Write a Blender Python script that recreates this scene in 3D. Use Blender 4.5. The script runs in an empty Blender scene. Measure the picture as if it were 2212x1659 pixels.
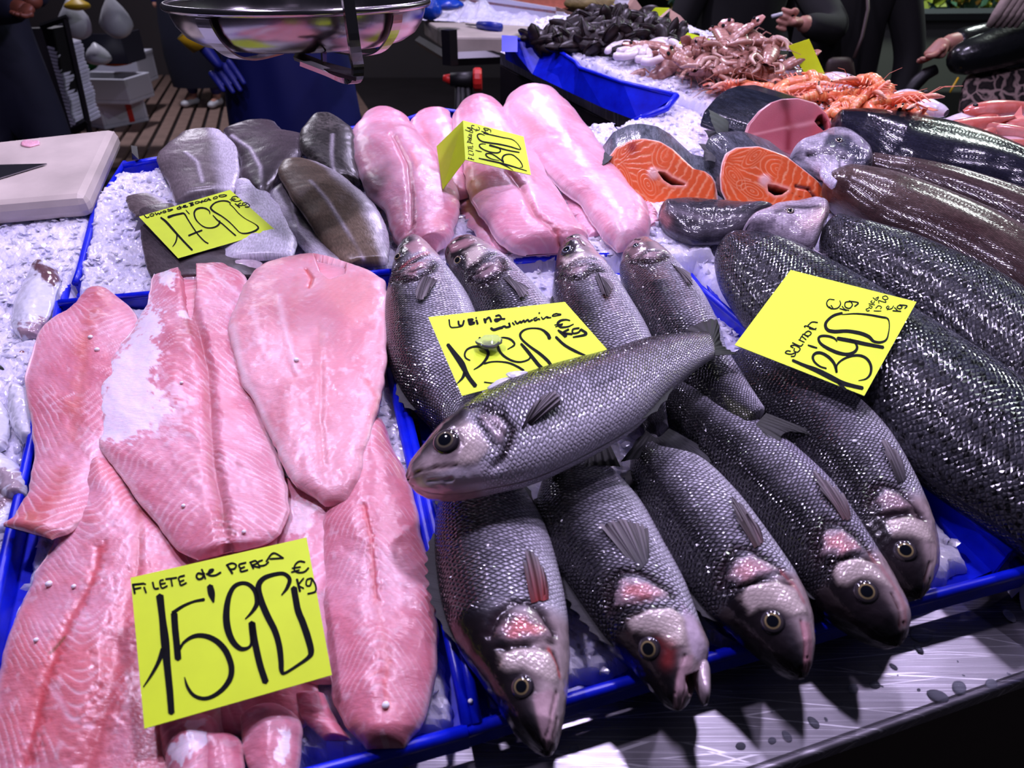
import bpy, bmesh, math, random
import numpy as np
from mathutils import Vector, Matrix
random.seed(7); RNG = np.random.RandomState(7)
SC = bpy.context.scene; COL = SC.collection
PI = math.pi
# ------------------------------------------------------------- camera, world, lamps, exposure
TH = math.radians(32.0); CT, ST = math.cos(TH), math.sin(TH); CAMZ = 1.45; FPX = 1533.0
cd = bpy.data.cameras.new('camera'); cam = bpy.data.objects.new('camera', cd); COL.objects.link(cam)
cd.sensor_width = 36.0; cd.lens = FPX / 2212 * 36.0; cd.clip_start = 0.02; cd.clip_end = 60
cam.location = (0, 0, CAMZ); cam.rotation_euler = (PI / 2 - TH, 0, 0)
SC.camera = cam
cd.dof.use_dof = True; cd.dof.focus_distance = 0.78; cd.dof.aperture_fstop = 9.0
world = bpy.data.worlds.new('world'); SC.world = world; world.use_nodes = True
world.node_tree.nodes['Background'].inputs[0].default_value = (0.30, 0.30, 0.45, 1)
world.node_tree.nodes['Background'].inputs[1].default_value = 0.07
LCOL = (0.86, 0.74, 1.12)
def lamp(name, loc, power, size, col=LCOL, target=None):
    l = bpy.data.lights.new(name, 'AREA'); l.shape = 'DISK'; l.size = size; l.energy = power; l.color = col
    o = bpy.data.objects.new(name, l); COL.objects.link(o); o.location = loc
    d = Vector(target if target else (loc[0], loc[1], 0)) - Vector(loc)
    o.rotation_euler = d.to_track_quat('-Z', 'Y').to_euler()
    return o
lamp('ceiling_spotlight', (0.22, 0.82, 2.35), 9, 0.09, target=(0.15, 0.6, 1.0))
lamp('ceiling_spotlight', (-0.55, 0.75, 2.35), 9.5, 0.09, target=(-0.35, 0.6, 1.0))
lamp('ceiling_spotlight', (0.95, 1.00, 2.35), 5, 0.09, target=(0.7, 0.9, 1.0))
lamp('ceiling_spotlight', (-0.05, 1.50, 2.45), 6.5, 0.10, target=(0.0, 1.2, 1.1))
lamp('ceiling_spotlight', (0.75, 1.95, 2.55), 8.5, 0.12, target=(0.7, 1.7, 1.1))
lamp('ceiling_spotlight', (-0.75, 1.55, 2.45), 7, 0.10, target=(-0.8, 1.3, 1.1))
lamp('ceiling_spotlight', (0.1, 3.1, 2.7), 22, 0.15, target=(0.1, 2.9, 1.0))
lamp('aisle_lamp', (-3.2, 6.5, 3.4), 60, 0.5, col=(0.9, 0.86, 1.0))
lamp('aisle_lamp', (2.6, 3.6, 3.2), 60, 0.5, col=(0.85, 0.95, 0.9))
vs = SC.view_settings
vs.view_transform = 'Standard'; vs.look = 'None'; vs.gamma = 1.0; vs.use_curve_mapping = False; vs.exposure = 0.0
SC.cycles.max_bounces = 6; SC.cycles.diffuse_bounces = 3; SC.cycles.glossy_bounces = 3
SC.cycles.transmission_bounces = 4; SC.cycles.sample_clamp_indirect = 4.0
SC.cycles.caustics_reflective = False; SC.cycles.caustics_refractive = False
# ------------------------------------------------------------- geometry of the sloped fish display
Z0, SL = 0.94, 0.16                      # display surface: z = Z0 + SL*y (+ h)
UPN = np.array([0, -SL, 1.0]); UPN /= np.linalg.norm(UPN)
CAM = np.array([0, 0, CAMZ])
def ray(px, py):
    u = (np.asarray(px, float) - 1106) / FPX; v = (np.asarray(py, float) - 829.5) / FPX
    return np.stack([u, CT - v * ST, -ST - v * CT], -1)
def P(px, py, h=0.0):
    d = ray(px, py); h = np.asarray(h, float)
    t = (Z0 + h - CAMZ) / (d[..., 2] - SL * d[..., 1])
    return CAM + d * t[..., None]
def D(px, py, Y):
    d = ray(px, py); t = np.asarray(Y, float) / d[..., 1]
    return CAM + d * t[..., None]
def Zp(px, py, z):
    d = ray(px, py); t = (z - CAMZ) / d[..., 2]
    return CAM + d * t[..., None]
def PL(px, py, p0, n):
    d = ray(px, py); n = np.asarray(n, float)
    t = ((np.asarray(p0, float) - CAM) @ n) / (d @ n)
    return CAM + d * t[..., None]
def proj(V):
    X = V - CAM
    zc = X[..., 1] * CT - X[..., 2] * ST; yc = -X[..., 1] * ST - X[..., 2] * CT
    return np.stack([1106 + FPX * X[..., 0] / zc, 829.5 + FPX * yc / zc], -1), zc
# ------------------------------------------------------------- noise
def _h(ix, iy, s):
    n = (ix.astype(np.int64) * 374761393 + iy.astype(np.int64) * 668265263 + s * 1442695041) & 0x7fffffff
    n = ((n ^ (n >> 13)) * 1274126177) & 0x7fffffff
    return ((n ^ (n >> 16)) & 0xffff) / 65535.0
def vn(x, y, s=0):
    x = np.asarray(x, float); y = np.asarray(y, float)
    ix, iy = np.floor(x), np.floor(y); fx, fy = x - ix, y - iy
    fx = fx * fx * (3 - 2 * fx); fy = fy * fy * (3 - 2 * fy)
    a, b = _h(ix, iy, s), _h(ix + 1, iy, s); c_, d = _h(ix, iy + 1, s), _h(ix + 1, iy + 1, s)
    return (a * (1 - fx) + b * fx) * (1 - fy) + (c_ * (1 - fx) + d * fx) * fy
def fbm(x, y, s=0, o=4):
    r = 0; a = 0.5; t = 0
    for i in range(o):
        r = r + a * vn(x * 2 ** i, y * 2 ** i, s + i * 17); t += a; a *= 0.5
    return r / t
def sst(a, b, x):
    t = np.clip((x - a) / (b - a), 0, 1); return t * t * (3 - 2 * t)
def C(r, g, b):                       # sRGB 0-255 -> linear
    c = np.array([r, g, b], float) / 255
    return np.where(c <= 0.04045, c / 12.92, ((c + 0.055) / 1.055) ** 2.4)
def c4(c, a=1.0): return (float(c[0]), float(c[1]), float(c[2]), a)
# ------------------------------------------------------------- objects
def tag(o, label=None, cat=None, group=None, kind=None):
    if label: o['label'] = label
    if cat: o['category'] = cat
    if group: o['group'] = group
    if kind: o['kind'] = kind
    return o
def empty(name, loc=(0, 0, 0), label=None, cat=None, group=None, kind=None):
    o = bpy.data.objects.new(name, None); COL.objects.link(o); o.location = loc
    o.empty_display_size = 0.02
    return tag(o, label, cat, group, kind)
def mesh(name, V, F, mat=None, parent=None, uv=None, col=None, smooth=True, quads=True):
    """V (n,3); F (m,k) array, or list of faces; uv per vertex; col per vertex rgba"""
    V = np.asarray(V, float)
    me = bpy.data.meshes.new(name)
    if isinstance(F, np.ndarray):
        k = F.shape[1]; m = len(F)
        me.vertices.add(len(V)); me.vertices.foreach_set('co', V.astype(np.float32).ravel())
        me.loops.add(m * k); me.loops.foreach_set('vertex_index', F.astype(np.int32).ravel())
        me.polygons.add(m); me.polygons.foreach_set('loop_start', np.arange(0, m * k, k, dtype=np.int32))
        me.polygons.foreach_set('loop_total', np.full(m, k, np.int32))
        li = F.ravel()
        me.update(calc_edges=True)
    else:
        me.from_pydata([tuple(v) for v in V], [], [tuple(f) for f in F]); me.update()
        li = np.array([l.vertex_index for l in me.loops])
    if uv is not None:
        u = me.uv_layers.new(name='UVMap'); u.data.foreach_set('uv', np.asarray(uv, np.float32)[li].ravel())
    if col is not None:
        a = me.color_attributes.new('Col', 'FLOAT_COLOR', 'POINT'); a.data.foreach_set('color', np.asarray(col, np.float32).ravel())
    me.validate()
    me.polygons.foreach_set('use_smooth', np.full(len(me.polygons), smooth, bool))
    if mat: me.materials.append(mat)
    o = bpy.data.objects.new(name, me); COL.objects.link(o)
    if parent is not None:
        o.parent = parent
        o.matrix_parent_inverse = Matrix.Translation(-parent.location)
    return o
def grid_faces(ns, nt, closed=False):
    i = np.arange(ns - 1)[:, None]; j = np.arange(nt if closed else nt - 1)[None, :]; j2 = (j + 1) % nt
    return np.stack([i * nt + j, (i + 1) * nt + j, (i + 1) * nt + j2, i * nt + j2], -1).reshape(-1, 4)
class MB:
    """collects boxes / tubes / lathes into ONE mesh"""
    def __init__(s): s.V = []; s.F = []; s.n = 0
    def add(s, V, F):
        V = [tuple(map(float, v)) for v in V]; s.V += V; s.F += [tuple(int(i) + s.n for i in f) for f in F]; s.n += len(V); return s
    def hexa(s, b, t): # bottom 4, top 4 (same winding)
        return s.add(list(b) + list(t), [(3, 2, 1, 0), (4, 5, 6, 7), (0, 1, 5, 4), (1, 2, 6, 5), (2, 3, 7, 6), (3, 0, 4, 7)])
    def box(s, c, d, rz=0):
        cx, cy, cz = c; x, y, z = d[0] / 2, d[1] / 2, d[2] / 2; co, si = math.cos(rz), math.sin(rz)
        q = [(-x, -y), (x, -y), (x, y), (-x, y)]
        r = [(cx + a * co - b * si, cy + a * si + b * co) for a, b in q]
        return s.hexa([(a, b, cz - z) for a, b in r], [(a, b, cz + z) for a, b in r])
    def slab(s, top, th, up=(0, 0, 1)):
        u = np.array(up) * th; return s.hexa([np.array(p) - u for p in top], top)
    def tube(s, pts, r, seg=10, flat=1.0, cap=True):
        pts = [np.array(p, float) for p in pts]; n = len(pts); rr = r if hasattr(r, '__len__') else [r] * n
        ref = np.array([0.13, 0.21, 1.0]); V = []
        for i, p in enumerate(pts):
            t = pts[min(i + 1, n - 1)] - pts[max(i - 1, 0)]; t /= np.linalg.norm(t) + 1e-12
            if abs(t @ ref) / np.linalg.norm(ref) > .97: ref = np.array([1.0, 0.1, 0.0])
            a = np.cross(t, ref); a /= np.linalg.norm(a); b = np.cross(a, t); ref = b
            for k in range(seg):
                w = 2 * PI * k / seg; V.append(p + rr[i] * (math.cos(w) * a + flat * math.sin(w) * b))
        F = [(i * seg + k, i * seg + (k + 1) % seg, (i + 1) * seg + (k + 1) % seg, (i + 1) * seg + k) for i in range(n - 1) for k in range(seg)]
        if cap: F += [tuple(range(seg))[::-1], tuple((n - 1) * seg + k for k in range(seg))]
        return s.add(V, F)
    def lathe(s, prof, o=(0, 0, 0), seg=48):
        V = []; F = []; n = len(prof)
        for r, z in prof:
            for k in range(seg):
                w = 2 * PI * k / seg; V.append((o[0] + r * math.cos(w), o[1] + r * math.sin(w), o[2] + z))
        F = [(i * seg + k, i * seg + (k + 1) % seg, (i + 1) * seg + (k + 1) % seg, (i + 1) * seg + k) for i in range(n - 1) for k in range(seg)]
        return s.add(V, F)
    def build(s, name, mat, parent=None, smooth=False, bevel=0, sub=0):
        o = mesh(name, s.V, s.F, mat, parent, smooth=smooth)
        bm = bmesh.new(); bm.from_mesh(o.data); bmesh.ops.recalc_face_normals(bm, faces=bm.faces); bm.to_mesh(o.data); bm.free()
        if bevel:
            m = o.modifiers.new('b', 'BEVEL'); m.width = bevel; m.segments = 2; m.limit_method = 'ANGLE'
        if sub:
            m = o.modifiers.new('s', 'SUBSURF'); m.levels = m.render_levels = sub
        return o
def crom(pts, n):
    """Catmull-Rom through pts (k,d), n samples, uniform in index"""
    p = np.asarray(pts, float); k = len(p)
    q = np.vstack([2 * p[0] - p[1], p, 2 * p[-1] - p[-2]])
    t = np.linspace(0, k - 1, n); i = np.minimum(t.astype(int), k - 2); f = (t - i)[:, None]
    a, b, c_, d = q[i], q[i + 1], q[i + 2], q[i + 3]
    return 0.5 * (2 * b + (c_ - a) * f + (2 * a - 5 * b + 4 * c_ - d) * f ** 2 + (3 * b - a - 3 * c_ + d) * f ** 3)
# ------------------------------------------------------------- materials
def nmat(name):
    m = bpy.data.materials.new(name); m.use_nodes = True; nt = m.node_tree
    return m, nt, nt.nodes['Principled BSDF']
def setp(b, **k):
    names = dict(base='Base Color', rough='Roughness', metal='Metallic', spec='Specular IOR Level', sss='Subsurface Weight', sssr='Subsurface Radius', ssss='Subsurface Scale',
                 coat='Coat Weight', coatr='Coat Roughness', trans='Transmission Weight', ior='IOR', emis='Emission Color', emiss='Emission Strength', alpha='Alpha', sheen='Sheen Weight')
    for a, v in k.items():
        if a == 'base' or a == 'emis': v = c4(v)
        b.inputs[names[a]].default_value = v
def node(nt, t, **k):
    n = nt.nodes.new(t)
    for a, v in k.items():
        if a.startswith('i_'):
            key = a[2:]; n.inputs[int(key) if key.isdigit() else key.replace('_', ' ')].default_value = v
        else: setattr(n, a, v)
    return n
def bump(nt, b, h, strength=0.3, dist=0.002):
    n = node(nt, 'ShaderNodeBump'); n.inputs['Strength'].default_value = strength; n.inputs['Distance'].default_value = dist
    nt.links.new(h, n.inputs['Height']); nt.links.new(n.outputs[0], b.inputs['Normal']); nt.links.new(n.outputs[0], b.inputs['Coat Normal'])
    return n
def simple(name, col, rough=0.5, metal=0.0, noise=0.0, nscale=30, bmp=0.0, **k):
    m, nt, b = nmat(name); setp(b, base=col, rough=rough, metal=metal, **k)
    if noise or bmp:
        tc = node(nt, 'ShaderNodeTexCoord'); nz = node(nt, 'ShaderNodeTexNoise', i_Scale=nscale, i_Detail=5.0)
        nt.links.new(tc.outputs['Object'], nz.inputs['Vector'])
        if noise:
            mx = node(nt, 'ShaderNodeMixRGB', blend_type='MULTIPLY'); mx.inputs[0].default_value = 1
            rp = node(nt, 'ShaderNodeValToRGB'); e = rp.color_ramp.elements
            e[0].position = .3; e[1].position = .7; e[0].color = (1 - noise,) * 3 + (1,); e[1].color = (1,) * 4
            nt.links.new(nz.outputs[0], rp.inputs[0]); mx.inputs[1].default_value = c4(col)
            nt.links.new(rp.outputs[0], mx.inputs[2]); nt.links.new(mx.outputs[0], b.inputs['Base Color'])
        if bmp: bump(nt, b, nz.outputs[0], bmp, 0.01)
    return m
def colmat(name, rough=0.3, noise_scale=(60, 60, 60), bmp=0.25, dist=0.002, var=0.15, uvn=None, **k):
    """base colour from the per-vertex painted attribute, with fine shader grain"""
    m, nt, b = nmat(name); setp(b, rough=rough, **k)
    at = node(nt, 'ShaderNodeAttribute', attribute_name='Col')
    tc = node(nt, 'ShaderNodeTexCoord'); mp = node(nt, 'ShaderNodeMapping'); mp.inputs['Scale'].default_value = noise_scale
    nt.links.new(tc.outputs['UV' if uvn else 'Object'], mp.inputs[0])
    nz = node(nt, 'ShaderNodeTexNoise', i_Scale=1.0, i_Detail=4.0, i_Roughness=0.6); nt.links.new(mp.outputs[0], nz.inputs['Vector'])
    rp = node(nt, 'ShaderNodeMapRange'); rp.inputs[1].default_value = .3; rp.inputs[2].default_value = .7
    rp.inputs[3].default_value = 1 - var; rp.inputs[4].default_value = 1 + var; nt.links.new(nz.outputs[0], rp.inputs[0])
    mx = node(nt, 'ShaderNodeVectorMath', operation='SCALE'); nt.links.new(at.outputs['Color'], mx.inputs[0]); nt.links.new(rp.outputs[0], mx.inputs['Scale'])
    nt.links.new(mx.outputs[0], b.inputs['Base Color'])
    if bmp: bump(nt, b, nz.outputs[0], bmp, dist)
    return m
def fishmat(name, cell=0.0028, contrast=0.75, metal=0.25, rough=0.3, bmp=0.7, coat=0.5, spots=False, cells=(1.0, 0.8)):
    m, nt, b = nmat(name); setp(b, rough=rough, metal=metal, coat=coat, coatr=0.06, spec=0.45)
    at = node(nt, 'ShaderNodeAttribute', attribute_name='Col')
    tc = node(nt, 'ShaderNodeTexCoord'); mp = node(nt, 'ShaderNodeMapping')
    mp.inputs['Scale'].default_value = (cells[0] / cell, cells[1] / cell, 1)
    m2 = node(nt, 'ShaderNodeMapping'); m2.inputs['Rotation'].default_value = (0, 0, PI / 4)
    nt.links.new(tc.outputs['UV'], mp.inputs[0]); nt.links.new(mp.outputs[0], m2.inputs[0])
    vo = node(nt, 'ShaderNodeTexVoronoi', voronoi_dimensions='2D', feature='DISTANCE_TO_EDGE', i_Scale=1.0, i_Randomness=0.45)
    v1 = node(nt, 'ShaderNodeTexVoronoi', voronoi_dimensions='2D', feature='F1', i_Scale=1.0, i_Randomness=0.45)
    nt.links.new(m2.outputs[0], vo.inputs['Vector']); nt.links.new(m2.outputs[0], v1.inputs['Vector'])
    mr = node(nt, 'ShaderNodeMapRange'); mr.inputs[1].default_value = 0.0; mr.inputs[2].default_value = 0.28
    mr.inputs[3].default_value = 1 - contrast; mr.inputs[4].default_value = 1.25; nt.links.new(vo.outputs['Distance'], mr.inputs[0])
    # per-scale brightness variation
    sp = node(nt, 'ShaderNodeSeparateColor'); nt.links.new(v1.outputs['Color'], sp.inputs[0])
    m4 = node(nt, 'ShaderNodeMapRange'); m4.inputs[3].default_value = .75; m4.inputs[4].default_value = 1.25; nt.links.new(sp.outputs[0], m4.inputs[0])
    mu = node(nt, 'ShaderNodeMath', operation='MULTIPLY'); nt.links.new(mr.outputs[0], mu.inputs[0]); nt.links.new(m4.outputs[0], mu.inputs[1])
    # factor = mix(1, pattern, alpha)
    s1 = node(nt, 'ShaderNodeMath', operation='SUBTRACT'); nt.links.new(mu.outputs[0], s1.inputs[0]); s1.inputs[1].default_value = 1
    s2 = node(nt, 'ShaderNodeMath', operation='MULTIPLY_ADD'); nt.links.new(s1.outputs[0], s2.inputs[0]); nt.links.new(at.outputs['Alpha'], s2.inputs[1]); s2.inputs[2].default_value = 1
    nz = node(nt, 'ShaderNodeTexNoise', i_Scale=220.0, i_Detail=3.0); nt.links.new(tc.outputs['UV'], nz.inputs['Vector'])
    fac = s2.outputs[0]
    if spots:
        vs_ = node(nt, 'ShaderNodeTexVoronoi', voronoi_dimensions='2D', feature='F1', i_Scale=95.0, i_Randomness=1.0); nt.links.new(tc.outputs['UV'], vs_.inputs['Vector'])
        ms = node(nt, 'ShaderNodeMapRange'); ms.inputs[1].default_value = .18; ms.inputs[2].default_value = .34; ms.inputs[3].default_value = .12; nt.links.new(vs_.outputs['Distance'], ms.inputs[0])
        mm = node(nt, 'ShaderNodeMath', operation='MULTIPLY'); nt.links.new(fac, mm.inputs[0]); nt.links.new(ms.outputs[0], mm.inputs[1]); fac = mm.outputs[0]
    mx = node(nt, 'ShaderNodeVectorMath', operation='SCALE'); nt.links.new(at.outputs['Color'], mx.inputs[0]); nt.links.new(fac, mx.inputs['Scale'])
    nt.links.new(mx.outputs[0], b.inputs['Base Color'])
    # bump
    m3 = node(nt, 'ShaderNodeMapRange'); m3.inputs[2].default_value = .35; nt.links.new(vo.outputs['Distance'], m3.inputs[0])
    bm_ = node(nt, 'ShaderNodeMath', operation='MULTIPLY'); nt.links.new(m3.outputs[0], bm_.inputs[0]); nt.links.new(at.outputs['Alpha'], bm_.inputs[1])
    b2 = node(nt, 'ShaderNodeMath', operation='MULTIPLY_ADD'); nt.links.new(nz.outputs[0], b2.inputs[0]); b2.inputs[1].default_value = .35; nt.links.new(bm_.outputs[0], b2.inputs[2])
    bump(nt, b, b2.outputs[0], bmp, 0.0011)
    return m
M = {}
M['bass'] = fishmat('bass_skin', contrast=.85, metal=.1, rough=.22, bmp=1.0, coat=.5)
M['salmon'] = fishmat('salmon_skin', cell=0.0042, contrast=.5, metal=0.0, rough=.17, bmp=.42, spots=True, coat=0.0)
M['sleek'] = fishmat('sleek_skin', cell=0.0016, contrast=.3, metal=0.0, rough=.12, bmp=.16, coat=0.0, cells=(.25, 1))
M['codskin'] = colmat('cod_skin', rough=.32, noise_scale=(150, 420, 1), bmp=.35, dist=.0008, var=.34, uvn=True, coat=.15, coatr=.2, spec=.4)
M['flesh'] = colmat('pink_flesh', rough=.34, noise_scale=(420, 160, 1), bmp=.5, dist=.0009, var=.05, uvn=True, coat=.35, coatr=.12, sss=.35, sssr=(1, .35, .25), ssss=.006, spec=.5)
M['salmonflesh'] = colmat('salmon_flesh', rough=.28, noise_scale=(700, 700, 700), bmp=.2, dist=.0008, var=.05, coat=.4, coatr=.12, sss=.15, sssr=(1, .3, .1), ssss=.005)
M['eye'] = colmat('fish_eye', rough=.06, noise_scale=(100, 100, 100), bmp=0, var=.02, coat=1.0, coatr=.02)
M['fin'] = colmat('fish_fin', rough=.5, spec=.3, noise_scale=(6, 900, 1), bmp=.5, dist=.0006, var=.25, uvn=True)
M['shell'] = colmat('shellfish_shell', rough=.33, noise_scale=(260, 260, 260), bmp=.3, dist=.001, var=.2, coat=.4, coatr=.15)
M['squid'] = colmat('squid_flesh', rough=.22, noise_scale=(160, 160, 160), bmp=.25, dist=.001, var=.08, coat=.6, coatr=.08, sss=.2, sssr=(.8, .8, 1), ssss=.006)
M['yellow'] = simple('fluorescent_card', C(226, 255, 24), rough=.6, noise=.05, nscale=60)
M['paperback'] = simple('card_back', C(214, 214, 220), rough=.6)
M['ink'] = simple('black_marker', C(10, 12, 16), rough=.8, spec=.15)
def plastic_blue():
    m, nt, b = nmat('blue_tray_plastic'); setp(b, rough=.33, spec=.5, base=C(4, 30, 225))
    tc = node(nt, 'ShaderNodeTexCoord'); nz = node(nt, 'ShaderNodeTexNoise', i_Scale=25.0, i_Detail=6.0, i_Roughness=.7); nt.links.new(tc.outputs['Object'], nz.inputs['Vector'])
    rp = node(nt, 'ShaderNodeValToRGB'); e = rp.color_ramp.elements; e[0].color = c4(C(2, 12, 178)); e[1].color = c4(C(10, 40, 235)); e[0].position = .3; e[1].position = .75
    nt.links.new(nz.outputs[0], rp.inputs[0]); nt.links.new(rp.outputs[0], b.inputs['Base Color'])
    bump(nt, b, nz.outputs[0], .15, .003); return m
M['blue'] = plastic_blue()
def icemat():
    m, nt, b = nmat('crushed_ice'); setp(b, rough=.16, base=C(228, 226, 255), sss=.6, sssr=(.8, .85, 1.0), ssss=.03, spec=.5, coat=.2, coatr=.06)
    tc = node(nt, 'ShaderNodeTexCoord'); nz = node(nt, 'ShaderNodeTexNoise', i_Scale=140.0, i_Detail=4.0); nt.links.new(tc.outputs['Object'], nz.inputs['Vector'])
    n2 = node(nt, 'ShaderNodeTexNoise', i_Scale=28.0, i_Detail=3.0); nt.links.new(tc.outputs['Object'], n2.inputs['Vector'])
    rp = node(nt, 'ShaderNodeValToRGB'); e = rp.color_ramp.elements; e[0].position = .35; e[1].position = .65; e[0].color = c4(C(222, 220, 252)); e[1].color = c4(C(240, 238, 255))
    nt.links.new(n2.outputs[0], rp.inputs[0]); nt.links.new(rp.outputs[0], b.inputs['Base Color'])
    bump(nt, b, nz.outputs[0], .3, .003); return m
M['ice'] = icemat()
def clearice():
    m, nt, b = nmat('melting_ice'); setp(b, rough=.05, base=C(235, 240, 255), trans=.85, ior=1.31)
    tc = node(nt, 'ShaderNodeTexCoord'); nz = node(nt, 'ShaderNodeTexNoise', i_Scale=120.0); nt.links.new(tc.outputs['Object'], nz.inputs['Vector']); bump(nt, b, nz.outputs[0], .3, .002); return m
M['clear'] = clearice()
def steel(name, base, rough, scr=.5, aniso=0.0):
    m, nt, b = nmat(name); setp(b, rough=rough, metal=1.0, base=base)
    tc = node(nt, 'ShaderNodeTexCoord'); mp = node(nt, 'ShaderNodeMapping'); mp.inputs['Scale'].default_value = (6, 300, 6); mp.inputs['Rotation'].default_value = (0, 0, .35)
    nt.links.new(tc.outputs['Object'], mp.inputs[0])
    nz = node(nt, 'ShaderNodeTexNoise', i_Scale=1.0, i_Detail=5.0, i_Roughness=.7); nt.links.new(mp.outputs[0], nz.inputs['Vector'])
    n2 = node(nt, 'ShaderNodeTexNoise', i_Scale=7.0, i_Detail=5.0); nt.links.new(tc.outputs['Object'], n2.inputs['Vector'])
    mr = node(nt, 'ShaderNodeMapRange'); mr.inputs[1].default_value = .3; mr.inputs[2].default_value = .7; mr.inputs[3].default_value = rough * .6; mr.inputs[4].default_value = rough * 1.5
    nt.links.new(n2.outputs[0], mr.inputs[0]); nt.links.new(mr.outputs[0], b.inputs['Roughness'])
    # scratches: thin bright lines in two directions
    mx = None
    for rz, sc_, th_ in ((.9, (3, 90, 3), .008), (-.5, (4, 130, 4), .006), (.2, (2, 60, 2), .006)):
        m2 = node(nt, 'ShaderNodeMapping'); m2.inputs['Rotation'].default_value = (0, 0, rz); m2.inputs['Scale'].default_value = sc_; nt.links.new(tc.outputs['Object'], m2.inputs[0])
        vo = node(nt, 'ShaderNodeTexVoronoi', feature='DISTANCE_TO_EDGE', i_Scale=1.0, i_Randomness=1.0); nt.links.new(m2.outputs[0], vo.inputs['Vector'])
        lt = node(nt, 'ShaderNodeMath', operation='LESS_THAN'); lt.inputs[1].default_value = th_; nt.links.new(vo.outputs['Distance'], lt.inputs[0])
        if mx is None: mx = lt
        else:
            ad = node(nt, 'ShaderNodeMath', operation='MAXIMUM'); nt.links.new(mx.outputs[0], ad.inputs[0]); nt.links.new(lt.outputs[0], ad.inputs[1]); mx = ad
    if scr > .4:
        mc = node(nt, 'ShaderNodeMixRGB'); mc.inputs[1].default_value = c4(base); mc.inputs[2].default_value = (.95, .93, .98, 1); nt.links.new(mx.outputs[0], mc.inputs[0]); nt.links.new(mc.outputs[0], b.inputs['Base Color'])
    bump(nt, b, nz.outputs[0], scr, .0006); return m
M['steel'] = steel('brushed_steel', C(176, 172, 180), .42)
M['pansteel'] = steel('polished_steel', C(150, 146, 148), .2, .15)
M['darksteel'] = simple('dark_steel', C(40, 38, 42), .4, .6)
M['black'] = simple('black_plastic', C(12, 12, 14), .5)
M['board'] = simple('cutting_board', C(208, 196, 184), .45, noise=.34, nscale=9, bmp=.25, spec=.4)
M['musselshell'] = colmat('mussel_shell', rough=.42, noise_scale=(200, 200, 200), bmp=.3, dist=.001, var=.3, spec=.2)
M['blade'] = simple('blade_steel', C(150, 150, 160), .25, 1.0)
M['foam'] = simple('styrofoam', C(205, 205, 220), .6, noise=.06, nscale=200, bmp=.15)
M['wood'] = simple('thin_wood', C(196, 158, 140), .6, noise=.15, nscale=25)
M['white'] = simple('white_plastic', C(205, 205, 215), .4)
M['bead'] = simple('bead_white', C(245, 245, 250), .5, emis=None) if False else simple('bead_white', C(245, 245, 250), .5)
M['red'] = simple('red_plastic', C(205, 40, 35), .4)
M['green'] = simple('green_plastic', C(12, 90, 40), .5)
M['orange'] = simple('orange_net', C(200, 80, 25), .6)
M['skin'] = simple('skin', C(190, 135, 118), .5, sss=.1, noise=.1, nscale=40)
M['darkskin'] = simple('tanned_skin', C(120, 66, 48), .5, noise=.1, nscale=40)
M['navy'] = simple('navy_apron', C(12, 22, 92), .55, noise=.2, nscale=6)
M['navy2'] = simple('dark_navy_cloth', C(8, 12, 40), .8, noise=.2, nscale=6)
M['glove'] = simple('blue_glove', C(30, 40, 135), .5, noise=.1, nscale=30)
M['cuff'] = simple('yellow_cuff', C(215, 175, 30), .5)
M['coat'] = simple('black_coat', C(7, 7, 9), .85, noise=.3, nscale=12)
M['leather'] = simple('black_leather', C(20, 22, 24), .28, noise=.3, nscale=14, bmp=.6, coat=.3)
M['scarf'] = simple('beige_scarf', C(178, 160, 150), .85, noise=.25, nscale=30, bmp=.5)
M['hair'] = simple('dark_hair', C(20, 15, 12), .6)
M['rope'] = simple('string', C(225, 220, 215), .7)
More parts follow.
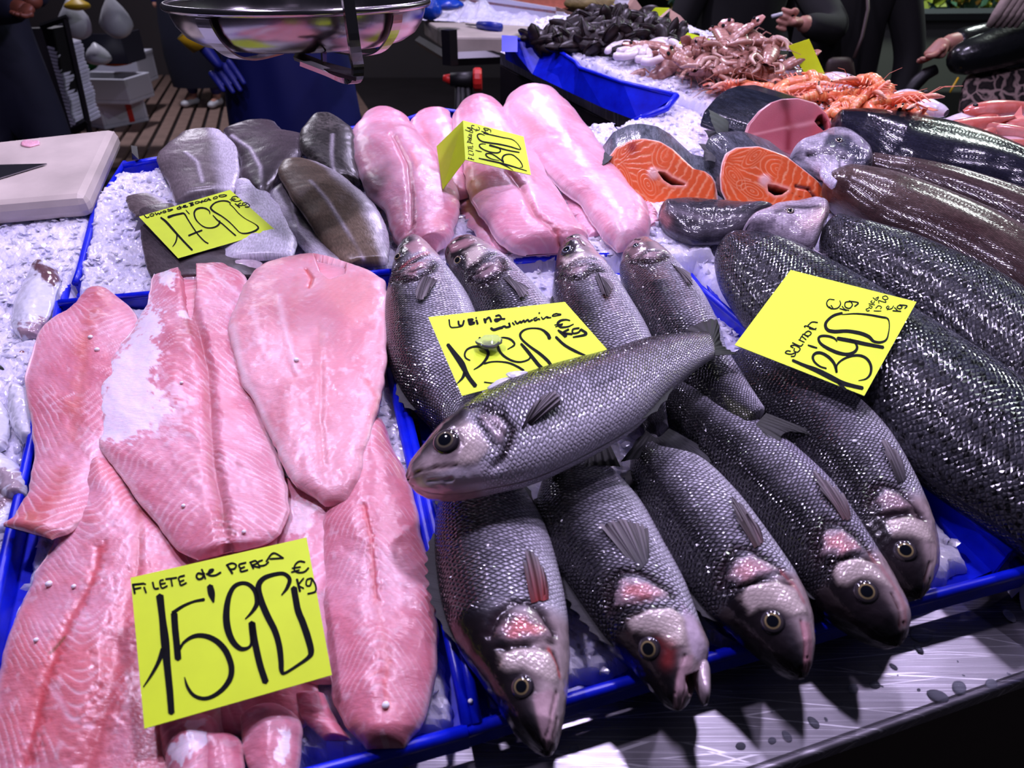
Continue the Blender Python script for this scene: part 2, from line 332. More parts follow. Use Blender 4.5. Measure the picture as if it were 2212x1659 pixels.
# ------------------------------------------------------------- painted surfaces
class Surf:
    def __init__(s, V, ns, nt, closed, UV, Xc):
        s.ns, s.nt, s.closed = ns, nt, closed; s.V = V.reshape(ns, nt, 3).copy(); s.UV = UV.reshape(ns, nt, 2); s.X = Xc
        s.Cl = np.ones((ns, nt, 4)); s.normals()
    def normals(s):
        V = s.V; du = np.gradient(V, axis=0)
        if s.closed: dv = np.roll(V, -1, 1) - np.roll(V, 1, 1)
        else: dv = np.gradient(V, axis=1)
        n = np.cross(dv, du); l = np.linalg.norm(n, axis=-1, keepdims=True); n = n / np.maximum(l, 1e-12)
        c = V.mean(axis=1, keepdims=True)
        flip = np.sign(np.sum(n * (V - c), -1).sum()); s.N = n * (flip if flip else 1)
        if not s.closed and (s.N @ UPN).mean() < 0: s.N = -s.N
        s.pr, s.zc = proj(V); s.face = np.sum(s.N * (CAM - V), -1) > -1e-6
    def idx(s, px, py):
        d = np.hypot(s.pr[..., 0] - px, s.pr[..., 1] - py) + np.where(s.face, 0, 1e4)
        return np.unravel_index(np.argmin(d), d.shape)
    def at(s, px, py, off=0.0):
        i = s.idx(px, py); return s.V[i] + s.N[i] * off
    def nrm(s, px, py): return s.N[s.idx(px, py)]
    def pdist(s, pts):
        q = np.array([s.at(*p) for p in pts]); W = s.V.reshape(-1, 3); best = np.full(len(W), 1e9)
        if len(q) == 1: best = np.linalg.norm(W - q[0], axis=1)
        for a, b in zip(q[:-1], q[1:]):
            ab = b - a; t = np.clip(((W - a) @ ab) / (ab @ ab + 1e-12), 0, 1)
            best = np.minimum(best, np.linalg.norm(W - a - t[:, None] * ab, axis=1))
        return best.reshape(s.ns, s.nt)
    def line(s, pts, col=None, w=5, amt=1.0, dz=0.0, alpha=None, hard=2.0, jag=0.0):
        """w in photo pixels"""
        k = s.idx(*pts[0]); wm = w * s.zc[k] / FPX; d = s.pdist(pts)
        if jag: d = d * (1 + jag * (fbm(s.UV[..., 0] * 300, s.UV[..., 1] * 300, 5) * 2 - 1))
        m = np.exp(-(d / wm) ** hard) * amt
        s.mixc(m, col, alpha)
        if dz: s.V += s.N * (m * dz)[..., None]
        return m
    def mixc(s, m, col, alpha=None):
        if col is not None: s.Cl[..., :3] += (np.asarray(col) - s.Cl[..., :3]) * np.clip(m, 0, 1)[..., None]
        if alpha is not None: s.Cl[..., 3] += (alpha - s.Cl[..., 3]) * np.clip(m, 0, 1)
    def poly(s, pts, col=None, soft=4, amt=1.0, dz=0.0, alpha=None, jag=0, front=True):
        x, y = s.pr[..., 0], s.pr[..., 1]
        if jag:
            x = x + jag * (fbm(s.UV[..., 0] * 180, s.UV[..., 1] * 180, 3) * 2 - 1) * 2; y = y + jag * (fbm(s.UV[..., 0] * 180, s.UV[..., 1] * 180, 9) * 2 - 1) * 2
        m = sst(-soft / 2, soft / 2, polysd(x, y, pts)) * amt
        if front: m = m * s.face
        s.mixc(m, col, alpha)
        if dz: s.V += s.N * (m * dz)[..., None]
        return m
    def build(s, name, mat, parent=None):
        return mesh(name, s.V.reshape(-1, 3), s.faces, mat, parent, uv=s.UV.reshape(-1, 2), col=s.Cl.reshape(-1, 4))
def polysd(x, y, pts):
    """signed distance (positive inside) to a closed polygon"""
    p = np.asarray(pts, float); d = np.full(np.shape(x), 1e9); ins = np.zeros(np.shape(x), bool); n = len(p)
    for i in range(n):
        a, b = p[i], p[(i + 1) % n]; e = b - a
        t = np.clip(((x - a[0]) * e[0] + (y - a[1]) * e[1]) / (e @ e + 1e-9), 0, 1)
        d = np.minimum(d, np.hypot(x - a[0] - t * e[0], y - a[1] - t * e[1]))
        c_ = ((a[1] > y) != (b[1] > y)) & (x < (b[0] - a[0]) * (y - a[1]) / (b[1] - a[1] + 1e-12) + a[0]); ins ^= c_
    return np.where(ins, d, -d)
def loft(st, h, T, ns=200, nt=84, kind='fish', rag=0.0, seed=0, dome=2.4, ends=(.5, .5), endp=(.06, .06), lift=None, bot=True):
    """st: stations (Lx,Ly,Rx,Ry) in photo px; h: height list over the display; T: thickness list (half for fish)"""
    st = np.asarray(st, float); k = len(st)
    q = crom(st, ns); s = np.linspace(0, 1, ns)
    hh = np.interp(s, np.linspace(0, 1, len(h)), h) if hasattr(h, '__len__') else np.full(ns, h)
    TT = np.interp(s, np.linspace(0, 1, len(T)), T) if hasattr(T, '__len__') else np.full(ns, T)
    if rag:
        q[:, 0] += rag * (fbm(s * 11 + seed, s * 0, seed, 4) * 2 - 1) * 2; q[:, 2] += rag * (fbm(s * 11 + 40, s * 0, seed + 5, 3) * 2 - 1) * 2
        q[:, 1] += rag * (fbm(s * 11 + 90, s * 0, seed, 3) * 2 - 1); q[:, 3] += rag * (fbm(s * 11 + 140, s * 0, seed + 5, 3) * 2 - 1)
    A, B = P(q[:, 0], q[:, 1], hh), P(q[:, 2], q[:, 3], hh)
    c = (A + B) / 2; hx = (B - A) / 2
    env = np.ones(ns)
    if endp[0]: env *= np.clip(1 - (1 - np.clip(s / endp[0], 0, 1)) ** 2, 0, 1) ** ends[0]
    if endp[1]: env *= np.clip(1 - (1 - np.clip((1 - s) / endp[1], 0, 1)) ** 2, 0, 1) ** ends[1]
    TT = TT * env
    arc = np.r_[0, np.cumsum(np.linalg.norm(np.diff(c, axis=0), axis=1))]; wid = np.linalg.norm(hx, axis=1)
    if kind == 'fish':
        ph = np.linspace(0, 2 * PI, nt, endpoint=False); X = np.cos(ph); Z = np.sin(ph)
        hx = hx * (0.35 + .65 * env)[:, None]
        V = c[:, None] + hx[:, None] * X[None, :, None] + UPN * (TT[:, None] * Z[None])[..., None]
        UV = np.stack([np.repeat(arc[:, None], nt, 1), np.repeat((ph / PI * 2 * wid.max())[None], ns, 0)], -1)
        S = Surf(V, ns, nt, True, UV, np.repeat(X[None], ns, 0)); S.faces = grid_faces(ns, nt, True)
    else:
        a = np.linspace(-PI / 2, PI / 2, nt - 6); t = np.sin(a) * .55 + a / (PI / 2) * .45
        Zt = (1 - np.abs(t) ** dome) ** (1 / dome)
        tb = np.array([.92, .45, 0, -.45, -.92, -1.0]); zb = np.array([-.12, -.2, -.2, -.2, -.12, 0.0])
        X = np.r_[t, tb]; Z = np.r_[Zt, zb]
        sq = np.sqrt(np.clip(env, 0, 1))
        V = c[:, None] + hx[:, None] * X[None, :, None] + UPN * (TT[:, None] * Z[None])[..., None]
        UV = np.stack([np.repeat(arc[:, None], nt, 1), wid[:, None] * X[None]], -1)
        if lift is not None: V = V + UPN * (lift(s[:, None] + 0 * X[None], X[None] + 0 * s[:, None]) * (Z[None] > -.3))[..., None]
        S = Surf(V, ns, nt, True, UV, np.repeat(X[None], ns, 0)); S.faces = grid_faces(ns, nt, True)
    S.s = np.repeat(s[:, None], nt, 1); S.arc = arc; S.Zr = np.repeat(Z[None], ns, 0); S.c = c
    return S
# ============================================================= the setting
def quadprism(name, pts, th, mat, parent=None, bevel=0, label=None, up=UPN, cat=None, kind=None):
    o = MB().slab(pts, th, up).build(name, mat, parent, bevel=bevel)
    return tag(o, label, cat, None, kind)
tag(MB().box((0, 5, -0.05), (16, 18, 0.1)).build('floor', simple('dark_floor', C(46, 40, 44), .5, noise=.3, nscale=3)), kind='structure', label='dark market floor')
tag(MB().box((-2.6, 9.6, 1.5), (7.5, 0.12, 3.0)).build('wall_back', simple('dark_grey_panel', C(66, 60, 64), .6, noise=.15, nscale=2)), kind='structure', label='dark grey wall panel behind the fishmongers')
tag(MB().box((5.4, 11.5, 1.5), (9.0, 0.12, 3.0)).build('wall_right', simple('dim_wall', C(16, 18, 18), .8)), kind='structure', label='dim far wall of the market hall')
# slatted floor: every plank a part
plankmat = simple('plank', C(150, 122, 112), .6, noise=.25, nscale=9)
duck = empty('slatted_floor', (-3.2, 7.5, 0), 'worn brown slatted floor boards behind the counter', 'floor boards', kind='structure')
dv = D(560, -104, 5.0) - CAM; dv = np.array([dv[0], dv[1], 0]); dv /= np.linalg.norm(dv); pv = np.array([dv[1], -dv[0], 0])
base = Zp(360, 215, 0.03); pm = None
for i in range(-13, 16):
    c0 = base + pv * i * 0.128; a, b_ = c0 - dv * 2.6, c0 + dv * (9.4 - c0[1]) / dv[1]
    w = 0.047
    q = [a - pv * w, a + pv * w, b_ + pv * w, b_ - pv * w]
    if pm is None:
        o = MB().slab([p - c0 for p in q], 0.03).build('plank', plankmat); pm = o.data; o.location = c0
    else:
        o = bpy.data.objects.new('plank', pm); COL.objects.link(o); o.location = c0
    o.parent = duck; o.matrix_parent_inverse = Matrix.Translation(-duck.location)
# ------------------------------------------------------------- the steel counter
def lineext(a, b, ta, tb): d = b - a; return a + d * ta, a + d * tb
HS = -0.012
f0, f1 = P(1637, 1664, HS), P(2212, 1462, HS)
F0, F1 = lineext(f0, f1, -3.2, 3.0)
r0, r1 = P(190, 297, HS), P(1330, 268, HS); R0 = lineext(r0, r1, -1.2, 1)[0]; R1 = r1
i1 = P(1085, 118, HS); I1 = P(1080, 112, HS)
counter = empty('display_counter', tuple(P(1106, 900, 0) * [1, 1, 0]), 'long stainless steel counter carrying the blue trays of fish', 'counter')
B2 = F1 + (I1 - R1) * 1.45 + np.array([.15, 0, 0])
MB().slab([F0, F1, F1 + (R1 - F0) * 0 + (I1 - R1) * .35, R0 + (I1 - R1) * 0], .03, UPN).build('counter_top', M['steel'], counter, bevel=.004)
def prism(name, top, d, mat, parent):
    n = len(top); low = [p + d for p in top]
    mb = MB(); mb.add(list(top) + low, [tuple(range(n)), tuple(range(n, 2 * n))[::-1]] + [(i, n + i, n + (i + 1) % n, (i + 1) % n) for i in range(n)])
    return mb.build(name, mat, parent)
WING = [P(1392, 268, HS), P(1330, 330, HS), P(1500, 900, HS), P(2212, 1400, HS), P(3000, 900, HS), P(2500, 310, HS), P(2060, 276, HS), P(1960, 243, HS), P(1850, 214, HS), P(1700, 136, HS), P(1560, 80, HS), P(1300, 38, HS), I1]
prism('counter_wing', WING, -UPN * .028, M['steel'], counter)
skm = simple('counter_front', C(92, 78, 70), .5, .1, noise=.2, nscale=8)
dn = np.array([0, 0, -1.0])
MB().hexa([F0 + dn * .9 + [0, .03, 0], F1 + dn * .9 + [0, .03, 0], R1 + dn * .9 + (F1 - R1) * .5, R0 + dn * .9], [F0 + dn * .03 + [0, .012, 0], F1 + dn * .03 + [0, .012, 0], R1 + dn * .03 + (F1 - R1) * .5, R0 + dn * .03]).build('counter_body', skm, counter)
prism('wing_body', [p + dn * .031 for p in WING], dn * .9, simple('inner_panel', C(34, 30, 32), .4, .4, noise=.3, nscale=6), counter)
MB().tube([F0 - UPN * .002, F1 - UPN * .002], .0028, 10).build('counter_lip', M['steel'], counter, smooth=True)
# water drops on the steel in front of the trays
dl = []
rg = np.random.RandomState(3)
drops = [(1990, 1372, 17), (2072, 1485, 12), (2025, 1503, 14), (1843, 1488, 9), (1757, 1560, 9), (1700, 1590, 8), (1930, 1440, 6), (2180, 1330, 12), (1985, 1402, 8), (1240, 1618, 7), (1600, 1612, 7), (2142, 1478, 10), (1668, 1600, 6), (1890, 1480, 8)]
for _ in range(22): x = rg.uniform(1350, 2200); drops.append((x, rg.uniform(1485, 1640) - (x - 1350) * .16, rg.uniform(1.5, 3.5)))
for k, (x, y, r) in enumerate(drops):
    p = P(x, y, HS); rr = r * .6 / FPX
    b = MB().lathe([(rr * math.cos(a), rr * .5 * math.sin(a)) for a in np.linspace(0, PI / 2, 6)], (0, 0, 0), 14)
    if k == 0: droot = empty('water_drops', tuple(p), 'clear water drops standing on the steel counter edge', 'water'); droot['kind'] = 'stuff'
    o = b.build('drop', M['clear'], None, smooth=True); o.location = p; o.rotation_euler = (math.atan(SL), 0, rg.uniform(0, 3)); o.scale = (1.4, 1, 1)
    dl.append(o)
allv = []; allf = []; n0 = 0
for o in dl:
    mw = o.matrix_basis; me = o.data
    allv += [tuple(mw @ v.co) for v in me.vertices]; allf += [tuple(i + n0 for i in p.vertices) for p in me.polygons]; n0 += len(me.vertices)
for o in dl: bpy.data.objects.remove(o)
bpy.data.objects.remove(droot)
tag(mesh('water_drops', allv, allf, M['clear']), 'clear water drops standing on the steel counter edge', 'water', kind='stuff')
# ------------------------------------------------------------- trays
def path3(pts, h): return [P(x, y, h) for x, y in pts]
def wallstrip(mb, pts, hb, ht, th, outx=0.006, lip=None):
    """upright tray wall following px path; rounded rim"""
    A = [P(x, y, ht) for x, y in pts]
    for a, b in zip(A[:-1], A[1:]):
        d = b - a; n = np.cross(d, UPN); n /= np.linalg.norm(n); o = n * th / 2; dz = UPN * (ht - hb)
        mb.hexa([a - o - dz, b - o - dz, b + o - dz, a + o - dz], [a - o, b - o, b + o, a + o])
    return mb
def tray(name, label, walls, floor_px, hb=0.0, th=.0035, rimr=.0045):
    t = empty(name, tuple(P(*np.mean(floor_px, 0), 0)), label, 'tray')
    pts = [P(x, y, hb + .003) for x, y in floor_px]
    n = len(pts)
    mesh('tray_floor', pts + [p - UPN * .003 for p in pts], [tuple(range(n))[::-1], tuple(range(n, 2 * n))] + [(i, (i + 1) % n, n + (i + 1) % n, n + i) for i in range(n)], M['blue'], t, smooth=False)
    for pts, ht in walls:
        wallstrip(MB(), pts, hb, ht, th).build('tray_wall', M['blue'], t)
        MB().tube([P(x, y, ht) for x, y in pts], rimr, 8).build('rim', M['blue'], t, smooth=True)
    return t
tray('fish_tray', 'blue tray in the front holding the perch fillets',
     [([(128, 655), (66, 965), (20, 1165), (-70, 1560), (-120, 1850)], .024), ([(128, 655), (410, 628), (842, 588)], .030),
      ([(842, 800), (925, 1170), (985, 1440), (1010, 1570)], .024), ([(-130, 1870), (560, 1702), (760, 1648), (1010, 1578)], .024)],
     [(128, 670), (842, 610), (1000, 1570), (0, 1800), (-120, 1850)])
tray('fish_tray', 'blue tray in the front holding the whole silver bass',
     [([(842, 588), (1165, 560), (1480, 545)], .020), ([(858, 800), (945, 1170), (1008, 1440), (1030, 1566)], .024),
      ([(1010, 1578), (1240, 1508), (1540, 1420), (1760, 1360), (1965, 1300), (2110, 1262), (2230, 1230), (2500, 1160)], .022),
      ([(1500, 612), (1540, 645), (1618, 712), (1780, 850), (1940, 968), (2182, 1194)], .030)],
     [(850, 610), (1480, 570), (1600, 720), (1925, 990), (2150, 1230), (1960, 1310), (1240, 1515), (1020, 1572)])
corner = MB(); a, b_, c_ = P(2182, 1194, .03), P(2128, 1262, .012), P(2000, 1135, .012)
MB().hexa([a - UPN * .02, b_ - UPN * .01, b_ - UPN * .01 + [.004, .002, 0], a - UPN * .02 + [.004, .002, 0]], [a, b_, b_ + [.004, .002, 0], a + [.004, .002, 0]]).build('corner_panel', M['blue'], bpy.data.objects['fish_tray.001'])
tray('fish_tray', 'blue tray at the back holding the cod loins and pink fillets',
     [([(163, 612), (172, 585), (205, 455), (230, 415), (270, 352)], .017), ([(265, 358), (330, 346), (640, 296), (870, 262), (942, 236), (1120, 262)], .030)],
     [(165, 640), (1480, 560), (1330, 275), (270, 370)])
tray('fish_tray', 'blue tray at the left edge under the squid',
     [([(150, 600), (62, 968), (40, 1110), (-100, 1600)], .012), ([(205, 440), (-300, 520)], .002)],
     [(150, 610), (200, 450), (-300, 520), (-400, 1500), (-100, 1600), (30, 1100)], hb=-.008)
tray('fish_tray', 'blue tray on the right holding the whole salmon',
     [([(2190, 1210), (2600, 1600)], .01)], [(1480, 540), (1800, 430), (2700, 700), (2700, 1300), (2200, 1200), (1700, 900)])
# back tray: deep blue wall facing the fishmongers
bt = empty('fish_tray', tuple(P(1300, 150, 0)), 'deep blue shellfish tray behind the counter gap', 'tray')
rim = [(1088, 82), (1180, 92), (1243, 134), (1251, 146), (1345, 178), (1462, 206)]
ft = [(1092, 128), (1150, 160), (1215, 192), (1240, 204), (1300, 232), (1378, 262)]
A = [P(x, y, .045) for x, y in rim]; Bm = [P(x, y, -.01) for x, y in ft]
n = len(A); off = UPN * 0 + np.array([.006, .004, 0])
V = A + Bm + [a + off for a in A] + [b + off for b in Bm]
F = []
for i in range(n - 1): F += [(i, i + 1, n + i + 1, n + i), (2 * n + i + 1, 2 * n + i, 3 * n + i, 3 * n + i + 1), (i + 1, i, 2 * n + i, 2 * n + i + 1)]
mesh('tray_wall', V, F, M['blue'], bt, smooth=False)
MB().tube([P(x, y, .045) for x, y in rim], .004, 8).build('rim', M['blue'], bt, smooth=True)
MB().tube([P(1462, 206, .045), P(1440, 234, .03), P(1370, 262, .01)], .006, 8).build('corner_rim', M['blue'], bt, smooth=True)
o = mesh('side_flap', [P(1084, 76, .05), P(1118, 78, .05), P(1118, 112, .05), P(1084, 112, .05), P(1084, 76, .047), P(1118, 78, .047), P(1118, 112, .047), P(1084, 112, .047)],
     [(0, 1, 2, 3), (7, 6, 5, 4), (0, 3, 7, 4), (1, 5, 6, 2), (0, 4, 5, 1), (3, 2, 6, 7)], M['blue'], bt, smooth=False)
# ------------------------------------------------------------- ice
def cell_h(X, Y, s, seed, tilt, step):
    gx, gy = X / s, Y / s; ix, iy = np.floor(gx), np.floor(gy); best = np.full(X.shape, 1e9); H = np.zeros(X.shape)
    for dx in (-1, 0, 1):
        for dy in (-1, 0, 1):
            cx, cy = ix + dx, iy + dy
            jx, jy = cx + _h(cx, cy, seed), cy + _h(cx, cy, seed + 1)
            d = (gx - jx) ** 2 * (.6 + _h(cx, cy, seed + 6)) + (gy - jy) ** 2
            hh = step * (_h(cx, cy, seed + 2) - .5) + tilt * s * ((gx - jx) * (_h(cx, cy, seed + 3) - .5) + (gy - jy) * (_h(cx, cy, seed + 4) - .5))
            m = d < best; best = np.where(m, d, best); H = np.where(m, hh, H)
    return H
def ice_bed(label, poly, h, res=.0028, amp=.010, seed=0, hfun=None, chips=500, name='crushed_ice', cs=.013):
    pw = P(np.array(poly)[:, 0], np.array(poly)[:, 1], h)
    x0, y0 = pw[:, 0].min(), pw[:, 1].min(); x1, y1 = pw[:, 0].max(), pw[:, 1].max()
    xs = np.arange(x0, x1 + res, res); ys = np.arange(y0, y1 + res, res); X, Y = np.meshgrid(xs, ys)
    sd = polysd(X, Y, pw[:, :2]) + (fbm(X * 60, Y * 60, seed, 3) - .5) * .012
    H = h + amp * (fbm(X * 12, Y * 12, seed, 3) * 2 - 1) + cell_h(X, Y, cs, seed + 3, .36, .003) + cell_h(X, Y, cs * .42, seed + 9, .32, .0012) + (fbm(X * 250, Y * 250, seed, 2) - .5) * .0012
    if hfun is not None: H = H + hfun(X, Y)
    H = H - .03 * (1 - sst(0, .012, sd))
    V = np.stack([X, Y, Z0 + SL * Y + H], -1)
    F = grid_faces(len(ys), len(xs))[:, ::-1]; keep = (sd.ravel()[F] > -.001).all(1); F = F[keep]
    used = np.unique(F); mp = np.zeros(X.size, int); mp[used] = np.arange(len(used)); V = V.reshape(-1, 3)[used]; F = mp[F]
    Vl, Fl = [V], [np.concatenate([F[:, [0, 1, 2]], F[:, [0, 2, 3]]])]; n0 = len(V)
    # loose shards
    rg = np.random.RandomState(seed + 50); ok = np.argwhere(sd.ravel()[used] > .004).ravel()
    base = np.array([[1, 0, 0], [.4, .9, .1], [-.7, .8, 0], [-1, -.1, .1], [-.3, -.9, 0], [.7, -.6, .1], [.1, .1, .45], [0, 0, -.45]])
    Fb = np.array([[i, (i + 1) % 6, 6] for i in range(6)] + [[(i + 1) % 6, i, 7] for i in range(6)])
    for k in range(chips if len(ok) else 0):
        p = V[ok[rg.randint(len(ok))]]
        s = rg.uniform(.002, .0065) * (1.4 if rg.rand() < .1 else 1)
        R = np.array(Matrix.Rotation(rg.uniform(0, 6.28), 3, 'Z') @ Matrix.Rotation(rg.normal(0, .5), 3, 'X') @ Matrix.Rotation(rg.normal(0, .5), 3, 'Y'))
        v = (base * [s, s * rg.uniform(.5, .9), s * rg.uniform(.4, .9)] + rg.normal(0, s * .1, (8, 3))) @ R.T + p + [0, 0, s * .25]
        Vl.append(v); Fl.append(Fb + n0); n0 += 8
    o = mesh(name, np.concatenate(Vl), np.concatenate(Fl), M['ice'], smooth=False)
    return tag(o, label, 'ice', kind='stuff')
ice_bed('bed of crushed ice at the left edge under the squid', [(-260, 470), (185, 452), (214, 440), (170, 610), (60, 975), (30, 1200), (-160, 1500), (-300, 1300)], .016, seed=1, chips=700)
ice_bed('crushed ice left of the cod loins', [(196, 440), (262, 372), (500, 330), (760, 300), (1080, 270), (1240, 270), (1330, 262), (1480, 430), (1560, 560), (1165, 566), (840, 590), (410, 634), (150, 655), (158, 590)], .024, seed=2, chips=1500,
        hfun=lambda X, Y: 0.0)
ice_bed('crushed ice under the perch fillets', [(135, 670), (840, 600), (925, 1170), (1000, 1560), (760, 1640), (300, 1745), (-100, 1800), (-20, 1400), (75, 1100), (80, 960)], .015, seed=3, amp=.006, chips=1200)
ice_bed('crushed ice showing between the silver bass', [(862, 610), (1165, 575), (1500, 590), (1620, 730), (1935, 985), (2120, 1225), (1960, 1290), (1540, 1405), (1035, 1550), (950, 1170)], .014, seed=4, amp=.005, chips=1200)
ice_bed('crushed ice around the salmon steaks and whole salmon', [(1330, 262), (1440, 236), (1465, 208), (1560, 190), (1760, 250), (1830, 300), (2350, 400), (2700, 900), (2700, 1400), (2350, 1400), (2190, 1215), (1940, 990), (1625, 715), (1480, 560), (1400, 430)], .014, seed=5, chips=2200, res=.0032)
ice_bed('crushed ice under the shellfish at the far end', [(1120, 84), (1180, 90), (1245, 128), (1345, 172), (1468, 204), (1560, 245), (1700, 280), (2000, 300), (2300, 400), (2500, 420), (2600, 340), (2300, 268), (2060, 262), (1960, 228), (1850, 200), (1780, 172), (1700, 122), (1560, 66), (1300, 22), (1150, 42)], .040, seed=6, chips=1800, res=.004, cs=.016)
tag(bpy.data.objects['crushed_ice.001'], 'crushed ice under the cod loins and pink fillets')
# ------------------------------------------------------------- price cards
def ribbon(V, F, pts, w, plane, nrm, off, tf):
    p = np.array(pts, float); ox, oy, sc = tf
    k = len(p); w = np.array(w if hasattr(w, '__len__') else [w] * k, float)
    if len(w) != k: w = np.interp(np.linspace(0, 1, k), np.linspace(0, 1, len(w)), w)
    m = max(6, (k - 1) * 6); q = crom(np.c_[p, w], m); t = np.gradient(q[:, :2], axis=0); t /= np.linalg.norm(t, axis=1, keepdims=True) + 1e-9
    nn = np.c_[-t[:, 1], t[:, 0]]; ww = np.maximum(q[:, 2:], 4) / 2 * 1.14
    a = q[:, :2] + nn * ww; b = q[:, :2] - nn * ww
    # small rounded ends
    e0 = q[0, :2] - t[0] * ww[0] * .6; e1 = q[-1, :2] + t[-1] * ww[-1] * .6
    pp = np.vstack([a, b, e0, e1]); X = PL(ox + pp[:, 0] / sc, oy + pp[:, 1] / sc, plane + nrm * off, nrm)
    n0 = len(V); V += list(X)
    F += [(n0 + i, n0 + i + 1, n0 + m + i + 1, n0 + m + i) for i in range(m - 1)] + [(n0, n0 + m, n0 + 2 * m), (n0 + m - 1, n0 + 2 * m + 1, n0 + 2 * m - 1)]
def card(label, corners, center, h, nrm, strokes=(), tf=(0, 0, 1), back='paperback', group='fluorescent yellow price cards', curl=None, fold=None):
    nrm = np.array(nrm, float); nrm /= np.linalg.norm(nrm); p0 = P(center[0], center[1], h)
    q = np.array([PL(x, y, p0, nrm) for x, y in corners])
    t = empty('price_card', tuple(p0), label, 'price card', group)
    n = 13; g = np.linspace(0, 1, n); U, W = np.meshgrid(g, g)
    X = ((1 - U) * (1 - W))[..., None] * q[0] + (U * (1 - W))[..., None] * q[1] + (U * W)[..., None] * q[2] + ((1 - U) * W)[..., None] * q[3]
    if curl is not None: X = X + nrm * curl(U, W)[..., None]
    fc_ = mesh('card_face', X.reshape(-1, 3), grid_faces(n, n), M['yellow'], t)
    mesh('card_back', (X - nrm * .0006).reshape(-1, 3), grid_faces(n, n)[:, ::-1], M[back], t)
    if fold:
        qa = PL(*fold[0], p0, nrm), PL(*fold[1], p0, nrm); qb = [p0 * 0 + fold[2], p0 * 0 + fold[3]]
        mesh('folded_flap', [qa[0], qa[1], qb[1], qb[0], qa[0] - nrm * .0005, qa[1] - nrm * .0005, qb[1] - nrm * .0005, qb[0] - nrm * .0005], [(0, 1, 2, 3), (7, 6, 5, 4), (0, 3, 7, 4), (1, 5, 6, 2), (3, 2, 6, 7)], M[fold[4]], t, smooth=False)
    if strokes:
        V, F = [], []
        for pts, w in strokes: ribbon(V, F, pts, w, p0, nrm, .0004, tf)
        if curl is not None:
            pass
        mesh('handwriting', V, F, M['ink'], fc_, smooth=False)
    return t
s1 = [([(283, 515), (305, 700), (325, 880), (345, 1100), (365, 1300), (378, 1470)], [55, 50, 62, 52, 50, 46]), ([(312, 950), (270, 1060), (215, 1160), (150, 1258)], [40, 28, 20, 8]),
 ([(645, 545), (560, 562), (470, 600), (388, 655)], [22, 16, 20, 26]), ([(400, 660), (408, 780), (420, 900), (432, 1030)], 48),
 ([(440, 960), (480, 895), (560, 845), (650, 842), (740, 880), (810, 950), (850, 1030), (868, 1110), (855, 1190), (800, 1270), (720, 1330), (640, 1352), (560, 1325), (510, 1260), (485, 1180)], [20, 20, 28, 34, 40, 44, 44, 42, 40, 34, 28, 26, 24, 22, 8]),
 ([(692, 435), (705, 500), (720, 568)], [44, 50, 14]),
 ([(980, 705), (1040, 640), (1075, 570), (1060, 480), (1010, 425), (950, 412), (890, 440), (850, 510), (830, 600), (825, 700), (840, 800), (880, 890), (940, 945), (1000, 940), (1030, 900), (1035, 800), (1032, 735)], [8, 24, 34, 34, 28, 26, 30, 36, 44, 50, 50, 44, 34, 22, 22, 44, 48]),
 ([(1035, 740), (1050, 850), (1070, 950), (1100, 1080), (1145, 1218)], 48),
 ([(1275, 510), (1320, 450), (1340, 380), (1290, 335), (1200, 345), (1120, 380), (1085, 450), (1110, 560), (1160, 680), (1220, 800), (1255, 920), (1270, 1040), (1275, 1125), (1300, 1145), (1400, 1085), (1490, 1020), (1515, 970), (1490, 860), (1450, 740), (1410, 640), (1390, 540), (1375, 450)], [8, 24, 30, 26, 28, 34, 44, 48, 48, 46, 44, 40, 34, 20, 20, 28, 44, 50, 50, 48, 46, 46]),
 ([(65, 425), (80, 497)], 16), ([(60, 425), (155, 415)], 14), ([(75, 460), (130, 450)], 13), ([(155, 445), (172, 492)], 14), ([(162, 418), (164, 424)], 14),
 ([(225, 405), (240, 455), (275, 455)], 14), ([(312, 385), (285, 398), (300, 452), (345, 435)], 13), ([(290, 420), (330, 412)], 12), ([(330, 380), (422, 368)], 13), ([(375, 378), (385, 438)], 13),
 ([(485, 350), (440, 365), (445, 398), (480, 388)], 13), ([(445, 400), (455, 430), (500, 410)], 13),
 ([(635, 340), (595, 333), (582, 360), (600, 380), (630, 370), (645, 330)], 15), ([(625, 300), (655, 378)], 14), ([(662, 340), (705, 322), (718, 302), (690, 308), (680, 345), (730, 350), (780, 325)], 14),
 ([(830, 262), (875, 335)], 16), ([(825, 268), (870, 250), (905, 265), (890, 295), (845, 300)], 13), ([(985, 245), (930, 262), (940, 290), (975, 280)], 13), ([(940, 290), (945, 318), (1000, 305)], 13),
 ([(1020, 240), (1045, 295)], 14), ([(1015, 245), (1060, 230), (1075, 250), (1035, 270), (1100, 285)], 12), ([(1120, 225), (1085, 240), (1095, 270), (1140, 265), (1170, 240)], 12), ([(1150, 238), (1190, 180), (1225, 170), (1290, 210)], 13), ([(1180, 215), (1290, 208)], 12),
 ([(1465, 242), (1420, 235), (1385, 265), (1380, 305), (1410, 325), (1460, 320), (1495, 288)], 13), ([(1360, 292), (1430, 280)], 11), ([(1355, 324), (1420, 305)], 11),
 ([(1400, 380), (1425, 480)], 17), ([(1455, 372), (1415, 428), (1455, 455)], 12), ([(1520, 372), (1482, 385), (1477, 428), (1508, 430), (1522, 378)], 12), ([(1522, 375), (1552, 430), (1550, 480), (1488, 500)], 13)]
card('yellow card priced 15,90 for perch fillet, nearest the camera', [(282, 1248), (662, 1161), (717, 1458), (312, 1574)], (500, 1360), .062, (.06, -.30, .95), s1, (270, 1150, 3.7696))
